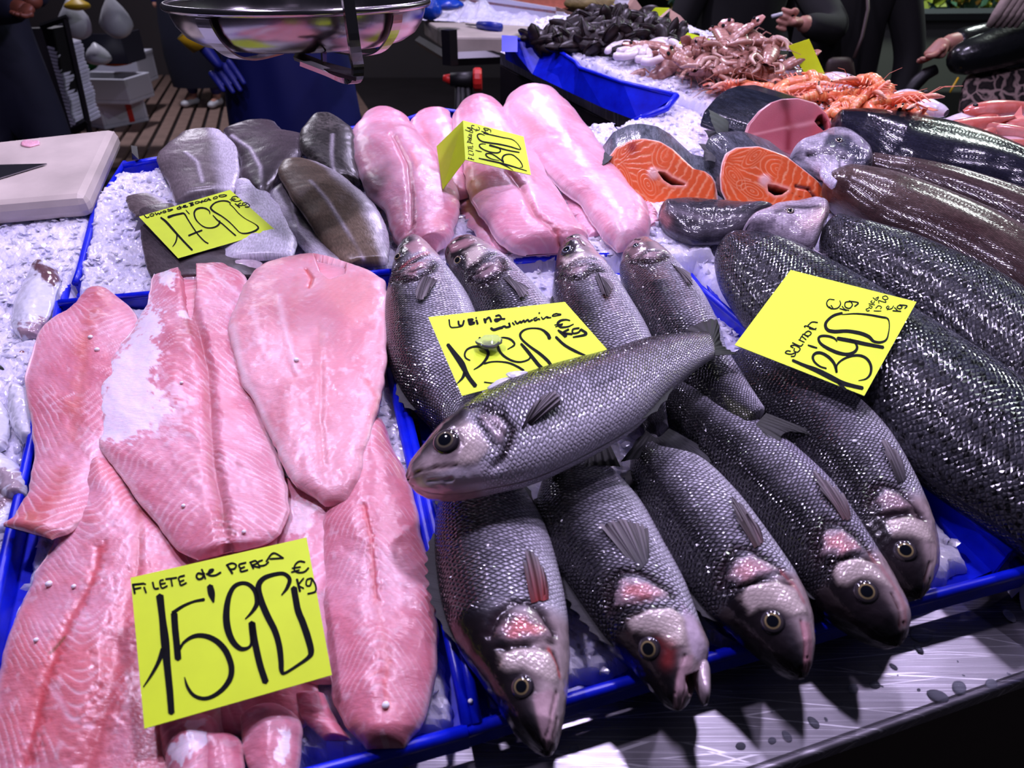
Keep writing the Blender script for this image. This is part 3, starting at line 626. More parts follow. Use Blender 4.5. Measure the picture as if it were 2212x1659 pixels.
s2 = [([(395, 483), (470, 540), (560, 640), (640, 730), (750, 850), (865, 968)], [24, 30, 30, 28, 26, 26]), ([(610, 690), (635, 740), (632, 800), (612, 860), (572, 918)], [16, 18, 18, 16, 8]),
 ([(505, 478), (590, 448), (680, 428), (745, 425), (800, 510), (870, 620), (940, 720), (1010, 800), (1060, 845), (1105, 870)], [34, 28, 24, 22, 18, 18, 18, 18, 18, 18]), ([(812, 752), (900, 715), (1012, 672)], [22, 22, 20]),
 ([(770, 370), (795, 400), (825, 430)], [10, 14, 10]),
 ([(1128, 432), (1120, 385), (1060, 345), (980, 340), (920, 365), (895, 420), (915, 500), (970, 570), (1050, 625), (1130, 638), (1210, 622), (1265, 580), (1275, 530)], [8, 16, 22, 24, 24, 22, 20, 16, 16, 18, 20, 22, 18]),
 ([(1175, 450), (1240, 520), (1330, 590), (1430, 680), (1515, 752)], [14, 20, 18, 18, 20]),
 ([(1440, 270), (1390, 240), (1300, 235), (1210, 260), (1155, 310), (1145, 350), (1200, 400), (1310, 465), (1420, 550), (1510, 640), (1570, 700), (1640, 720), (1740, 705), (1830, 665), (1850, 625), (1790, 570), (1660, 500), (1560, 420), (1480, 330), (1425, 282)], [16, 20, 18, 18, 22, 26, 22, 18, 16, 16, 14, 18, 22, 24, 20, 10, 10, 12, 12, 12]),
 ([(145, 442), (185, 485), (225, 472)], 14), ([(260, 425), (235, 440), (245, 462), (285, 455), (292, 430), (255, 425)], 12), ([(310, 410), (335, 440), (355, 415), (378, 432), (400, 402), (412, 420)], 13), ([(440, 385), (425, 400), (440, 412), (470, 402), (470, 385), (440, 385)], 12), ([(510, 352), (500, 368), (575, 358), (530, 385), (500, 388)], 12),
 ([(680, 325), (645, 335), (645, 355), (685, 350), (700, 318)], 14), ([(672, 308), (700, 350)], 13), ([(715, 330), (750, 318), (770, 300), (735, 308), (745, 330), (800, 318)], 14),
 ([(830, 265), (860, 310)], 16), ([(815, 272), (880, 260), (850, 285), (890, 290), (835, 312)], 13), ([(950, 240), (910, 255), (920, 275), (965, 262), (960, 242), (1010, 262)], 12), ([(1020, 225), (1000, 245), (1060, 238)], 12), ([(1080, 205), (1045, 225), (1060, 240), (1100, 225), (1095, 208), (1135, 228)], 12), ([(1100, 190), (1150, 225)], 11),
 ([(1215, 170), (1180, 190), (1190, 205), (1235, 192), (1240, 172), (1215, 170)], 12), ([(1340, 142), (1275, 152), (1270, 170), (1330, 172), (1380, 152), (1340, 140)], 12),
 ([(1550, 185), (1520, 165), (1470, 175), (1455, 205), (1490, 235), (1550, 240), (1600, 220)], 12), ([(1425, 215), (1500, 195)], 10), ([(1440, 235), (1520, 205)], 10),
 ([(1505, 275), (1575, 335)], 16), ([(1590, 262), (1545, 300), (1610, 305)], 13), ([(1670, 258), (1620, 268), (1620, 298), (1665, 292), (1680, 262)], 12), ([(1680, 265), (1722, 300), (1710, 322), (1655, 325)], 13)]
card('yellow card priced 17,90 lying on the cod loins', [(300, 468), (497, 410), (595, 497), (385, 558)], (447, 484), .050, (.05, -.20, .97), s2, (290, 400, 6.9125),
     fold=((301, 468), (497, 411), P(290, 500, .038), P(470, 440, .03), 'paperback'))
s3 = [([(275, 548), (350, 650), (430, 760), (475, 850), (520, 930), (590, 1020)], [36, 50, 62, 50, 44, 44]), ([(470, 870), (440, 930), (378, 996)], [40, 24, 8]),
 ([(528, 728), (480, 700), (468, 655), (500, 600), (580, 570), (665, 575), (720, 610), (735, 660), (700, 730), (640, 790), (572, 832)], [12, 16, 18, 18, 20, 26, 30, 30, 26, 18, 8]), ([(690, 765), (770, 745), (870, 742), (980, 760), (1070, 800), (1140, 845)], [16, 14, 14, 18, 22, 24]), ([(690, 975), (770, 985), (880, 985)], 12),
 ([(635, 470), (655, 500)], [26, 20]), ([(850, 480), (900, 468), (970, 480), (1020, 515), (1030, 555), (955, 602)], [10, 14, 20, 22, 18, 8]), ([(840, 560), (870, 630), (930, 690), (1020, 735), (1110, 745), (1190, 720), (1215, 690)], [30, 24, 24, 20, 16, 16, 16]), ([(1110, 540), (1180, 620), (1260, 720), (1330, 800), (1420, 842)], [26, 34, 36, 34, 16]),
 ([(1435, 480), (1410, 430), (1340, 375), (1240, 362), (1150, 380), (1100, 430), (1120, 490), (1210, 570), (1320, 650), (1410, 730), (1460, 790), (1530, 805), (1700, 775), (1850, 725), (1925, 692), (1850, 675), (1720, 620), (1600, 550), (1505, 462)], [36, 34, 20, 14, 18, 24, 22, 24, 30, 32, 30, 12, 4, 5, 8, 16, 28, 28, 26]),
 ([(290, 265), (305, 345), (365, 352), (425, 342)], [16, 14, 12, 12]), ([(395, 280), (405, 325), (440, 330), (460, 275)], 20), ([(510, 260), (525, 320)], 24), ([(505, 265), (560, 262), (530, 290), (580, 300), (530, 322)], 20), ([(600, 270), (615, 315)], 22), ([(595, 243), (602, 248)], 18), ([(690, 255), (705, 300)], 24), ([(700, 275), (745, 240), (770, 290)], 20), ([(820, 225), (860, 215), (880, 250), (830, 285), (815, 262), (925, 255)], 18),
 ([(765, 362), (800, 380), (860, 362), (900, 352)], 26), ([(900, 345), (925, 340), (940, 352), (980, 340), (970, 300), (985, 345)], 20), ([(1010, 300), (1035, 325)], 16), ([(1040, 280), (1065, 310), (1100, 285), (1110, 300), (1140, 272), (1150, 292), (1185, 265), (1200, 285), (1240, 265)], 17), ([(1290, 240), (1255, 255), (1270, 275), (1310, 255), (1320, 268)], 15), ([(1312, 188), (1320, 192)], 18), ([(1340, 235), (1360, 258), (1400, 232), (1420, 240), (1400, 245), (1450, 240)], 13), ([(1520, 195), (1480, 205), (1470, 225), (1565, 207), (1500, 195)], 12),
 ([(1665, 275), (1620, 265), (1560, 275), (1525, 310), (1560, 350), (1640, 345), (1705, 315)], [12, 16, 22, 24, 22, 16, 10]), ([(1490, 325), (1585, 312)], 10), ([(1500, 345), (1580, 325)], 10),
 ([(1530, 385), (1620, 450)], [20, 46]), ([(1650, 375), (1590, 415), (1690, 430)], 22), ([(1770, 360), (1700, 375), (1700, 420), (1760, 410), (1790, 375)], 18), ([(1790, 375), (1850, 430), (1700, 465)], [24, 26, 14])]
card('yellow card priced 13,90 with ice chips on it, lying on the bass', [(925, 685), (1220, 652), (1325, 770), (998, 855)], (1115, 745), .112, (.02, -.16, .98), s3, (915, 640, 5.2667))
s4 = [([(712, 1095), (850, 1155), (1000, 1215), (1150, 1290), (1280, 1355), (1400, 1390), (1530, 1420)], [28, 34, 50, 54, 48, 40, 38]), ([(1230, 1330), (1280, 1390), (1330, 1435)], [40, 30, 26]),
 ([(1105, 1190), (1030, 1165), (965, 1110), (950, 1050), (990, 1010), (1060, 1015), (1140, 1065), (1200, 1140), (1225, 1235)], [16, 18, 22, 26, 28, 30, 32, 30, 22]), ([(1225, 1235), (1230, 1150), (1300, 1085), (1400, 1045), (1500, 1040), (1580, 1080), (1625, 1160), (1620, 1250), (1570, 1310), (1480, 1332)], [24, 18, 20, 24, 26, 28, 28, 24, 16, 6]),
 ([(892, 918), (940, 935), (998, 952)], [12, 20, 14]),
 ([(1230, 878), (1200, 840), (1130, 815), (1050, 812), (1015, 840), (1040, 900), (1130, 960), (1250, 1010), (1350, 1025), (1430, 1000), (1465, 950), (1440, 890), (1380, 850)], [10, 20, 24, 24, 24, 28, 34, 36, 32, 30, 26, 20, 20]), ([(1235, 840), (1400, 870), (1560, 905), (1770, 945)], [38, 40, 38, 34]),
 ([(1290, 545), (1200, 570), (1130, 620), (1095, 680), (1120, 740), (1200, 760), (1350, 755), (1500, 780), (1600, 820), (1660, 875), (1740, 885), (1805, 855), (1830, 780), (1840, 680), (1820, 610), (1740, 590), (1600, 565), (1450, 552), (1290, 562)], [24, 26, 26, 30, 34, 36, 34, 38, 36, 28, 24, 18, 12, 10, 16, 20, 18, 14, 8]),
 ([(690, 990), (650, 985), (630, 1010), (690, 1025), (745, 1010), (735, 1045), (695, 1050)], 12), ([(720, 950), (690, 930), (740, 920), (800, 960), (770, 1000), (730, 985), (735, 955)], 12), ([(710, 890), (800, 930), (835, 905)], 12), ([(785, 855), (850, 885)], 11), ([(800, 850), (820, 820), (870, 855)], 11), ([(820, 820), (840, 790), (895, 825)], 11), ([(860, 775), (855, 800), (900, 810), (930, 780), (900, 755), (865, 770)], 12), ([(860, 712), (850, 700), (875, 695), (930, 720)], 11), ([(905, 725), (960, 735), (990, 720)], 11), ([(890, 690), (940, 650), (1005, 655)], 12), ([(895, 700), (985, 740)], 10),
 ([(1200, 390), (1140, 385), (1110, 425), (1125, 470), (1180, 495), (1240, 485), (1272, 440), (1262, 400)], [8, 9, 12, 14, 12, 12, 10, 8]), ([(1140, 470), (1165, 500)], 11), ([(1160, 455), (1185, 490)], 11),
 ([(1262, 492), (1340, 515)], 11), ([(1290, 465), (1320, 500), (1370, 515)], 10), ([(1390, 410), (1330, 420), (1325, 470), (1375, 490), (1410, 450), (1390, 410)], 12), ([(1370, 405), (1478, 425), (1435, 468)], 12),
 ([(1600, 490), (1570, 500), (1580, 520), (1610, 515)], 8), ([(1605, 455), (1640, 470), (1625, 490), (1600, 475)], 8), ([(1600, 435), (1670, 450)], 8), ([(1640, 400), (1625, 415), (1655, 430), (1668, 405)], 8), ([(1650, 365), (1690, 395), (1715, 358), (1680, 375)], 8),
 ([(1660, 520), (1745, 522)], 8), ([(1680, 490), (1715, 460), (1750, 475), (1735, 495)], 8), ([(1720, 430), (1715, 400), (1755, 410), (1800, 420), (1790, 395)], 8), ([(1760, 355), (1800, 345), (1825, 375), (1790, 388), (1762, 372), (1765, 355)], 8),
 ([(1830, 460), (1805, 480), (1830, 500), (1870, 490), (1890, 460)], 9), ([(1815, 510), (1840, 470)], 8),
 ([(1880, 518), (1975, 525)], 12), ([(1900, 480), (1935, 515)], 11), ([(1950, 455), (1930, 480), (1965, 495), (1990, 470), (1955, 452)], 11), ([(1960, 450), (2045, 460), (2020, 492)], 12)]
card('yellow card priced 13,90 for salmon, laid half over a salmon', [(1587, 745), (1708, 583), (1980, 652), (1867, 855)], (1785, 710), .098, (-.06, -.17, .97), s4, (1580, 575, 5.395))
s5 = [([(1005, 882), (1200, 925), (1450, 980), (1700, 1050), (2000, 1145)], [18, 26, 30, 28, 14]), ([(1450, 990), (1580, 1050), (1715, 1130)], [20, 22, 8]),
 ([(1430, 928), (1280, 900), (1180, 850), (1150, 800), (1200, 780), (1290, 800), (1400, 870), (1520, 965)], [8, 16, 22, 28, 22, 20, 22, 22]), ([(1520, 965), (1490, 900), (1520, 830), (1600, 800), (1700, 810), (1800, 880), (1880, 970), (1910, 1060), (1855, 1070)], [24, 34, 28, 24, 22, 20, 20, 18, 8]),
 ([(935, 715), (1000, 735), (1065, 745)], [10, 16, 8]),
 ([(1150, 590), (1080, 582), (1020, 600), (1030, 650), (1120, 710), (1250, 755), (1380, 770), (1450, 740), (1440, 690), (1380, 650)], [8, 16, 22, 24, 20, 24, 26, 24, 20, 20]), ([(1225, 610), (1400, 660), (1600, 715), (1845, 760)], [36, 30, 26, 22]),
 ([(1125, 410), (1050, 375), (990, 385), (975, 430), (1020, 500), (1100, 540), (1250, 565), (1450, 595), (1650, 640), (1860, 700), (1850, 640), (1780, 550), (1680, 485), (1500, 450), (1300, 405), (1100, 360)], [8, 18, 24, 24, 24, 28, 28, 28, 26, 18, 16, 14, 18, 20, 20, 20]),
 ([(780, 880), (905, 915)], 12), ([(800, 850), (785, 900)], 11), ([(840, 870), (860, 910)], 10), ([(785, 790), (890, 820), (885, 775)], 11), ([(880, 740), (800, 720), (790, 760)], 11), ([(780, 630), (790, 700)], 11), ([(785, 665), (880, 690)], 11), ([(800, 640), (880, 650), (870, 620)], 11), ([(770, 540), (880, 580)], 12), ([(765, 560), (775, 520), (830, 530), (840, 570)], 11), ([(790, 480), (840, 510), (850, 480), (800, 475)], 11), ([(770, 440), (850, 460), (840, 420)], 11), ([(790, 400), (850, 420), (850, 390), (800, 380)], 12), ([(720, 290), (870, 350), (860, 300), (800, 310)], 11), ([(760, 240), (850, 290), (850, 260), (760, 240)], 12),
 ([(910, 205), (860, 200), (855, 240), (920, 285), (1000, 300), (1020, 260), (990, 230)], 12), ([(935, 320), (960, 270)], 10), ([(955, 320), (985, 280)], 10),
 ([(1060, 320), (1200, 370)], 16), ([(1100, 265), (1150, 330)], 12), ([(1190, 265), (1110, 255), (1130, 290), (1190, 300), (1195, 270)], 13), ([(1190, 265), (1250, 300), (1250, 340)], 14)]
rc = card('tent-folded yellow card priced 13,90 for pink fillet', [(1000, 260), (1131, 295), (1147, 378), (1005, 345)], (1070, 320), .108, (.25, -.40, .88), s5, (930, 250, 9.6174))
pA, pB = [PL(x, y, P(1070, 320, .108), np.array([.25, -.40, .88]) / np.linalg.norm([.25, -.40, .88])) for x, y in ((1000, 260), (1005, 345))]
pC, pD = P(943, 316, .072), P(956, 410, .066)
mesh('folded_flap', [pA, pB, pD, pC, pA - [0, 0, .0006], pB - [0, 0, .0006], pD - [0, 0, .0006], pC - [0, 0, .0006]], [(0, 3, 2, 1), (4, 5, 6, 7), (0, 1, 5, 4), (3, 7, 6, 2)], M['yellow'], rc, smooth=False)
# melting ice on the bass card
def lump(name, px, py, h, size, seed, mat, label=None, cat=None, squash=.45, stretch=1.5, ang=0, parent=None):
    bm = bmesh.new(); bmesh.ops.create_icosphere(bm, subdivisions=3, radius=size)
    ca, sa = math.cos(ang), math.sin(ang)
    for v in bm.verts:
        k = 1 + .3 * (fbm(np.array(v.co.x / size * 1.3 + 9), np.array(v.co.y / size * 1.3 + v.co.z / size), seed, 3) * 2 - 1)
        x, y, z = v.co.x * stretch * k, v.co.y * k, v.co.z * squash * k; v.co = (x * ca - y * sa, x * sa + y * ca, z)
    me = bpy.data.meshes.new(name); bm.to_mesh(me); bm.free(); me.materials.append(mat); me.polygons.foreach_set('use_smooth', [True] * len(me.polygons))
    o = bpy.data.objects.new(name, me); COL.objects.link(o); o.location = P(px, py, h); o.rotation_euler = (math.atan(SL), 0, 0)
    if parent: o.parent = parent; o.matrix_parent_inverse = Matrix.Translation(-parent.location)
    return tag(o, label, cat)
lump('ice_lump', 1058, 738, .119, .0085, 3, M['clear'], 'melting ice lump over the digits of the bass card', 'ice')
lump('ice_shard', 1095, 828, .118, .0075, 4, M['ice'], 'frosty ice shard at the lower edge of the bass card', 'ice', stretch=2.2, ang=.35, squash=.3)
lump('ice_shard', 1122, 812, .120, .0060, 8, M['ice'], 'smaller frosty ice shard on the bass card edge', 'ice', stretch=2.0, ang=-.1, squash=.3)
# ============================================================= fish
def eye(S, px, py, r, parent, ring=(196, 178, 120), pupil=(10, 13, 22), hgt=.45, off=-.0004, around=(44, 38, 46)):
    i = S.idx(px, py); p = S.V[i] + S.N[i] * off; n = S.N[i] * .75 + (CAM - p) / np.linalg.norm(CAM - p) * .25; n /= np.linalg.norm(n)
    R = r * S.zc[i] / FPX; a = np.cross(n, [0, .3, 1]); a /= np.linalg.norm(a); b = np.cross(n, a)
    nr, na = 16, 32; rr = np.linspace(0, 1, nr)[:, None]; w = np.linspace(0, 2 * PI, na, endpoint=False)[None]
    V = p + (R * rr * np.cos(w))[..., None] * a + (R * rr * np.sin(w))[..., None] * b + (R * hgt * np.sqrt(np.clip(1 - rr ** 2, 0, 1)) + 0 * w)[..., None] * n
    rg = rr + 0 * w; Cc = np.ones((nr, na, 4))
    col = np.where((rg < .52)[..., None], C(*pupil), np.where((rg < .61)[..., None], C(*ring) * .7, np.where((rg < .84)[..., None], C(62, 56, 60), C(*around))))
    Cc[..., :3] = col
    return mesh('eye', V.reshape(-1, 3), grid_faces(nr, na, True), M['eye'], parent, col=Cc.reshape(-1, 4))
def fin(name, base, tip, parent, S=None, h=.05, off=(.0006, .004), c1=(70, 64, 70), c2=(120, 112, 118), nu=40, nv=14, rag=.06, rays=9, mat='fin', tipS=True, label=None, amp=.0004):
    b = crom(base, nu); t = crom(tip, nu)
    if S is not None: B = np.array([S.at(x, y, off[0]) for x, y in b]); nb = np.array([S.nrm(x, y) for x, y in b])
    else: B = P(b[:, 0], b[:, 1], h[0] if hasattr(h, '__len__') else h); nb = np.tile(UPN, (nu, 1))
    if S is not None and tipS: T = np.array([S.at(x, y, off[1]) for x, y in t])
    else: T = P(t[:, 0], t[:, 1], h[1] if hasattr(h, '__len__') else h)
    u = np.linspace(0, 1, nu); v = np.linspace(0, 1, nv)
    ln = 1 - rag * np.abs(np.sin(u * PI * rays))
    V = B[:, None] + (T - B)[:, None] * (v[None, :] * ln[:, None])[..., None]
    bulge = np.sin(v * PI * .8) * off[1] * .5
    V = V + nb[:, None] * (bulge[None, :] + amp * np.cos(u * PI * 2 * rays)[:, None] * v[None, :])[..., None]
    UV = np.stack([np.repeat(v[None] * np.linalg.norm(T - B, axis=1).mean(), nu, 0), np.repeat(u[:, None] * np.linalg.norm(T[-1] - T[0]), nv, 1)], -1)
    cl = np.ones((nu, nv, 4)); k = v[None, :, None] ** .8; cl[..., :3] = C(*c1) * (1 - k) + C(*c2) * k
    cl[..., :3] *= (.72 + .28 * np.cos(u * PI * 2 * rays))[:, None, None] * (.34 if name == 'tail_fin' else .62)
    X = V.reshape(-1, 3); F = grid_faces(nu, nv); n0 = len(X); th = nb[:, None] * .0005 + 0 * V
    X = np.vstack([X, (V - th).reshape(-1, 3)]); F = np.vstack([F, F[:, ::-1] + n0])
    o = mesh(name, X, F, M[mat], parent, uv=np.vstack([UV.reshape(-1, 2)] * 2), col=np.vstack([cl.reshape(-1, 4)] * 2))
    return tag(o, label)
def edgefin(name, S, s0, s1, side, hgt, parent, c1=(40, 40, 48), c2=(90, 88, 100), spikes=9, drop=.3, label=None, prof=None):
    """fin along the back / belly edge of a lofted fish"""
    ns, nt = S.ns, S.nt; i = np.arange(int(s0 * ns), int(s1 * ns)); j = 0 if side > 0 else nt // 2
    j = (j + int(nt * .02 * side)) % nt
    B = S.V[i, j]; o = B - S.c[i]; o /= np.linalg.norm(o, axis=1, keepdims=True); k = np.linspace(0, 1, len(i))
    pr = (prof(k) if prof else np.sin(k * PI) ** .6) * (1 - .35 * np.abs(np.sin(k * PI * spikes)))
    ax = np.gradient(S.c[i], axis=0); ax /= np.linalg.norm(ax, axis=1, keepdims=True)
    T = B + (o - UPN * drop + ax * .5) * (hgt * pr)[:, None]
    v = np.linspace(0, 1, 6); V = (B - o * .002)[:, None] * (1 - v)[None, :, None] + T[:, None] * v[None, :, None]
    cl = np.ones(V.shape[:2] + (4,)); cl[..., :3] = C(*c1) * (1 - v)[None, :, None] + C(*c2) * v[None, :, None]
    UV = np.stack([np.repeat(v[None] * hgt, len(i), 0), np.repeat(S.arc[i][:, None], 6, 1)], -1)
    F = grid_faces(len(i), 6); X = V.reshape(-1, 3); n0 = len(X)
    oo = mesh(name, np.vstack([X, X - UPN * .0006]), np.vstack([F, F[:, ::-1] + n0]), M['fin'], parent, uv=np.vstack([UV.reshape(-1, 2)] * 2), col=np.vstack([cl.reshape(-1, 4)] * 2))
    return tag(oo, label)
def bass(label, st, h, T, eyep, gill, pre, sg, cheek=None, mouth=None, back='L', red=.3, pect=None, tail=None, dark=1.0, latl=None, jaw=None, blotch=None, dorsal=True, er=26, belly=(226, 222, 236), ring=(168, 150, 104), seed=0, extra=None, oper=None):
    S = loft(st, h, T, 230, 96, 'fish', endp=(.05, .02), ends=(.8, .5))
    sg_ = -1 if back == 'L' else 1; tb = (1 + sg_ * S.X) / 2
    u, v = S.UV[..., 0], S.UV[..., 1]; nz = fbm(u * 35, v * 35, seed, 4)
    flank = C(214, 210, 226) * (1 - .3 * dark); bk = C(34, 32, 40) * (1.4 - .6 * dark); be = C(*belly)
    t2 = tb + (nz - .5) * .18
    k1 = sst(.15, .48, t2)[..., None]; k2 = sst(.56 - .19 * dark, .96 - .14 * dark, t2)[..., None]
    col = be * (1 - k1) + flank * k1; col = col * (1 - k2) + bk * k2
    col = col * (.88 + .24 * fbm(u * 120, v * 20, seed + 3, 3))[..., None]
    S.Cl[..., :3] = col
    S.Cl[..., 3] = sst(sg - .02, sg + .035, S.s + .05 * (S.X * sg_ * .0)) * (1 - .6 * sst(.3, .05, tb))
    # head colours
    hd = 1 - sst(sg - .03, sg + .02, S.s)
    hc = C(188, 168, 170)[None, None] * (1 - sst(.28, .62, t2))[..., None] + C(26, 20, 24) * sst(.28, .62, t2)[..., None]
    hc = hc * (1 - sst(.30, .02, tb) * .0)[..., None]
    hc = hc * (1 - .6 * sst(.12, .03, S.s))[..., None]
    hc = hc * (.72 + .56 * fbm(u * 150, v * 150, seed + 6, 4))[..., None]; hn = fbm(u * 60, v * 90, seed + 8, 3)[..., None]; hc = hc * (1 - .25 * hn) + C(150, 96, 84) * .25 * hn * sst(.7, .2, tb)[..., None]
    S.mixc(hd * .92, hc); S.V += S.N * (hd * (fbm(u * 120, v * 120, seed + 2, 3) - .5) * .0012)[..., None]
    if cheek: S.poly(cheek, C(222, 204, 198), soft=14, amt=.85, dz=.0012, jag=3); S.poly(cheek, alpha=.12, soft=14)
    if oper: S.poly(oper, alpha=.12, soft=10); S.poly(oper, C(160, 138, 145), soft=10, amt=.8, dz=.0018, jag=5)
    if oper and red: S.poly([(np.mean([p[0] for p in oper]) + (p[0] - np.mean([q[0] for q in oper])) * .6, np.mean([p[1] for p in oper]) + (p[1] - np.mean([q[1] for q in oper])) * .5) for p in oper], C(205, 95, 95), soft=22, amt=red, jag=9)
    if gill:
        S.line(gill, C(20, 14, 20), 9, 1.0, dz=-.0028, hard=2, jag=.5)
        S.line([(x, y) for x, y in gill], C(60, 44, 52), 18, .5, jag=.6)
    for pl in (pre or []): S.line(pl, C(38, 26, 32), 5.5, .95, dz=-.0016, jag=.5)
    if blotch: S.line([blotch[:2]], C(14, 12, 18), blotch[2], 1.0, jag=.4)
    if mouth:
        for ml in mouth: S.line(ml, C(60, 28, 32), 3.2, .95, dz=-.0014)
    if latl: S.line(latl, C(46, 44, 54), 2.2, .55)
    if extra: extra(S)
    S.line([eyep], C(46, 38, 44), er * 1.35, .85, dz=-.0006)
    S.normals()
    p0 = S.c[S.ns // 2]; t = empty('sea_bass', tuple(p0), label, 'fish', 'whole silver bass in the blue tray')
    S.build('body', M['bass'], t)
    eye(S, *eyep, er, t, ring=ring)
    if pect:
        fin('pectoral_fin', pect[0], pect[1], t, S, off=(.0008, .0038), c1=pect[2] if len(pect) > 2 else (96, 80, 88), c2=(150, 140, 146), rays=8)
    if tail: fin('tail_fin', tail[0], tail[1], t, None, h=tail[2], c1=tail[3], c2=tail[4], rays=11, nu=56, off=(0, .002), rag=.04, amp=.0007)
    if dorsal:
        sd = 1 if back == 'R' else -1
        edgefin('dorsal_fin', S, .34, .60, sd, .010, t, c1=(8, 8, 11), c2=(22, 21, 27)); edgefin('rear_dorsal_fin', S, .68, .80, sd, .008, t, c1=(8, 8, 11), c2=(22, 21, 27), spikes=4); edgefin('anal_fin', S, .68, .80, -sd, .006, t, c1=(16, 16, 20), c2=(34, 33, 40), spikes=3)
    if jaw:
        J = loft(jaw, h[0] if hasattr(h, '__len__') else h, .010, 60, 30, 'fish', endp=(.3, .3)); J.Cl[..., :3] = C(200, 180, 188) * (1 - .7 * sst(.8, 1, J.s))[..., None]; J.Cl[..., 3] = 0
        J.build('lower_jaw', M['bass'], t)
    return t, S
TH_ = [.008, .020, .027, .032, .034, .031, .026, .017, .010]
bass('silver bass at the left end of the front row, red-based side fin',
     [(1174, 1634, 1194, 1632), (1109, 1573, 1212, 1578), (1042, 1476, 1229, 1470), (971, 1361, 1228, 1350), (943, 1240, 1210, 1245), (940, 1133, 1178, 1140), (955, 1050, 1122, 1045), (985, 960, 1070, 955), (1000, 900, 1050, 900)],
     [.046, .046, .044, .042, .04, .036, .034, .03, .028], TH_, (1130, 1486),
     [(1058, 1375), (1072, 1330), (1108, 1300), (1140, 1300), (1180, 1330), (1200, 1370)], [[(1072, 1400), (1130, 1390), (1195, 1385)], [(1075, 1440), (1085, 1405), (1140, 1398), (1200, 1410), (1208, 1445)]], .375,
     cheek=[(1080, 1412), (1130, 1402), (1190, 1408), (1206, 1450), (1200, 1478), (1165, 1462), (1130, 1446), (1095, 1448), (1080, 1440)], oper=[(1066, 1372), (1105, 1318), (1140, 1325), (1192, 1365), (1192, 1380), (1110, 1388)],
     mouth=[[(1172, 1626), (1180, 1590), (1190, 1545), (1203, 1495)], [(1184, 1628), (1195, 1590), (1204, 1550)]], red=.75, blotch=(1102, 1330, 13), latl=[(1050, 1345), (1036, 1270), (1030, 1150), (1022, 1050)],
     pect=([(1145, 1302), (1165, 1300), (1184, 1296)], [(1128, 1235), (1137, 1192), (1172, 1245)], (198, 70, 72)), seed=1,
     extra=lambda S: (S.line([(1186, 1400), (1200, 1425), (1207, 1460)], C(215, 70, 60), 5, .8), S.poly([(1150, 1500), (1190, 1490), (1206, 1500), (1196, 1590), (1182, 1620), (1172, 1600)], C(214, 176, 186), soft=10, amt=.75)))
bass('open-mouthed silver bass, second from the left in the front row',
     [(1449, 1532, 1480, 1536), (1405, 1483, 1512, 1462), (1360, 1431, 1531, 1410), (1311, 1385, 1511, 1355), (1240, 1285, 1480, 1270), (1190, 1205, 1437, 1185), (1158, 1110, 1385, 1090), (1172, 1035, 1318, 1012), (1200, 975, 1262, 962)],
     [.048, .046, .044, .042, .04, .036, .034, .03, .028], TH_, (1402, 1400),
     [(1312, 1318), (1312, 1270), (1335, 1236), (1375, 1232), (1420, 1258), (1455, 1285)], [[(1330, 1320), (1390, 1300), (1450, 1290)], [(1350, 1345), (1375, 1325), (1420, 1310), (1465, 1318)]], .36,
     cheek=[(1352, 1342), (1390, 1318), (1455, 1310), (1478, 1340), (1480, 1395), (1450, 1400), (1420, 1372), (1370, 1365)], oper=[(1322, 1310), (1340, 1250), (1380, 1248), (1440, 1280), (1445, 1295), (1370, 1305)],
     mouth=[[(1468, 1535), (1478, 1500), (1482, 1462)], [(1458, 1500), (1465, 1450), (1480, 1415)]], red=.6, blotch=(1338, 1245, 13), latl=[(1300, 1250), (1260, 1150), (1225, 1060)],
     pect=([(1378, 1232), (1392, 1222), (1402, 1205)], [(1296, 1138), (1345, 1130), (1395, 1150)], (58, 56, 66)), seed=2,
     jaw=[(1498, 1430, 1532, 1425), (1494, 1452, 1534, 1462), (1505, 1490, 1534, 1492), (1520, 1521, 1532, 1520)],
     extra=lambda S: (S.line([(1420, 1385), (1445, 1395), (1440, 1425)], C(150, 50, 50), 16, .7), S.poly([(1484, 1462), (1512, 1450), (1514, 1500), (1490, 1500)], C(110, 40, 34), soft=6, dz=-.006), S.poly([(1470, 1420), (1500, 1412), (1490, 1470), (1478, 1530), (1455, 1530), (1460, 1470)], C(196, 160, 168), soft=8, amt=.8), S.poly([(1470, 1300), (1500, 1330), (1530, 1400), (1533, 1460), (1495, 1410)], C(222, 200, 222), soft=12, amt=.8)))
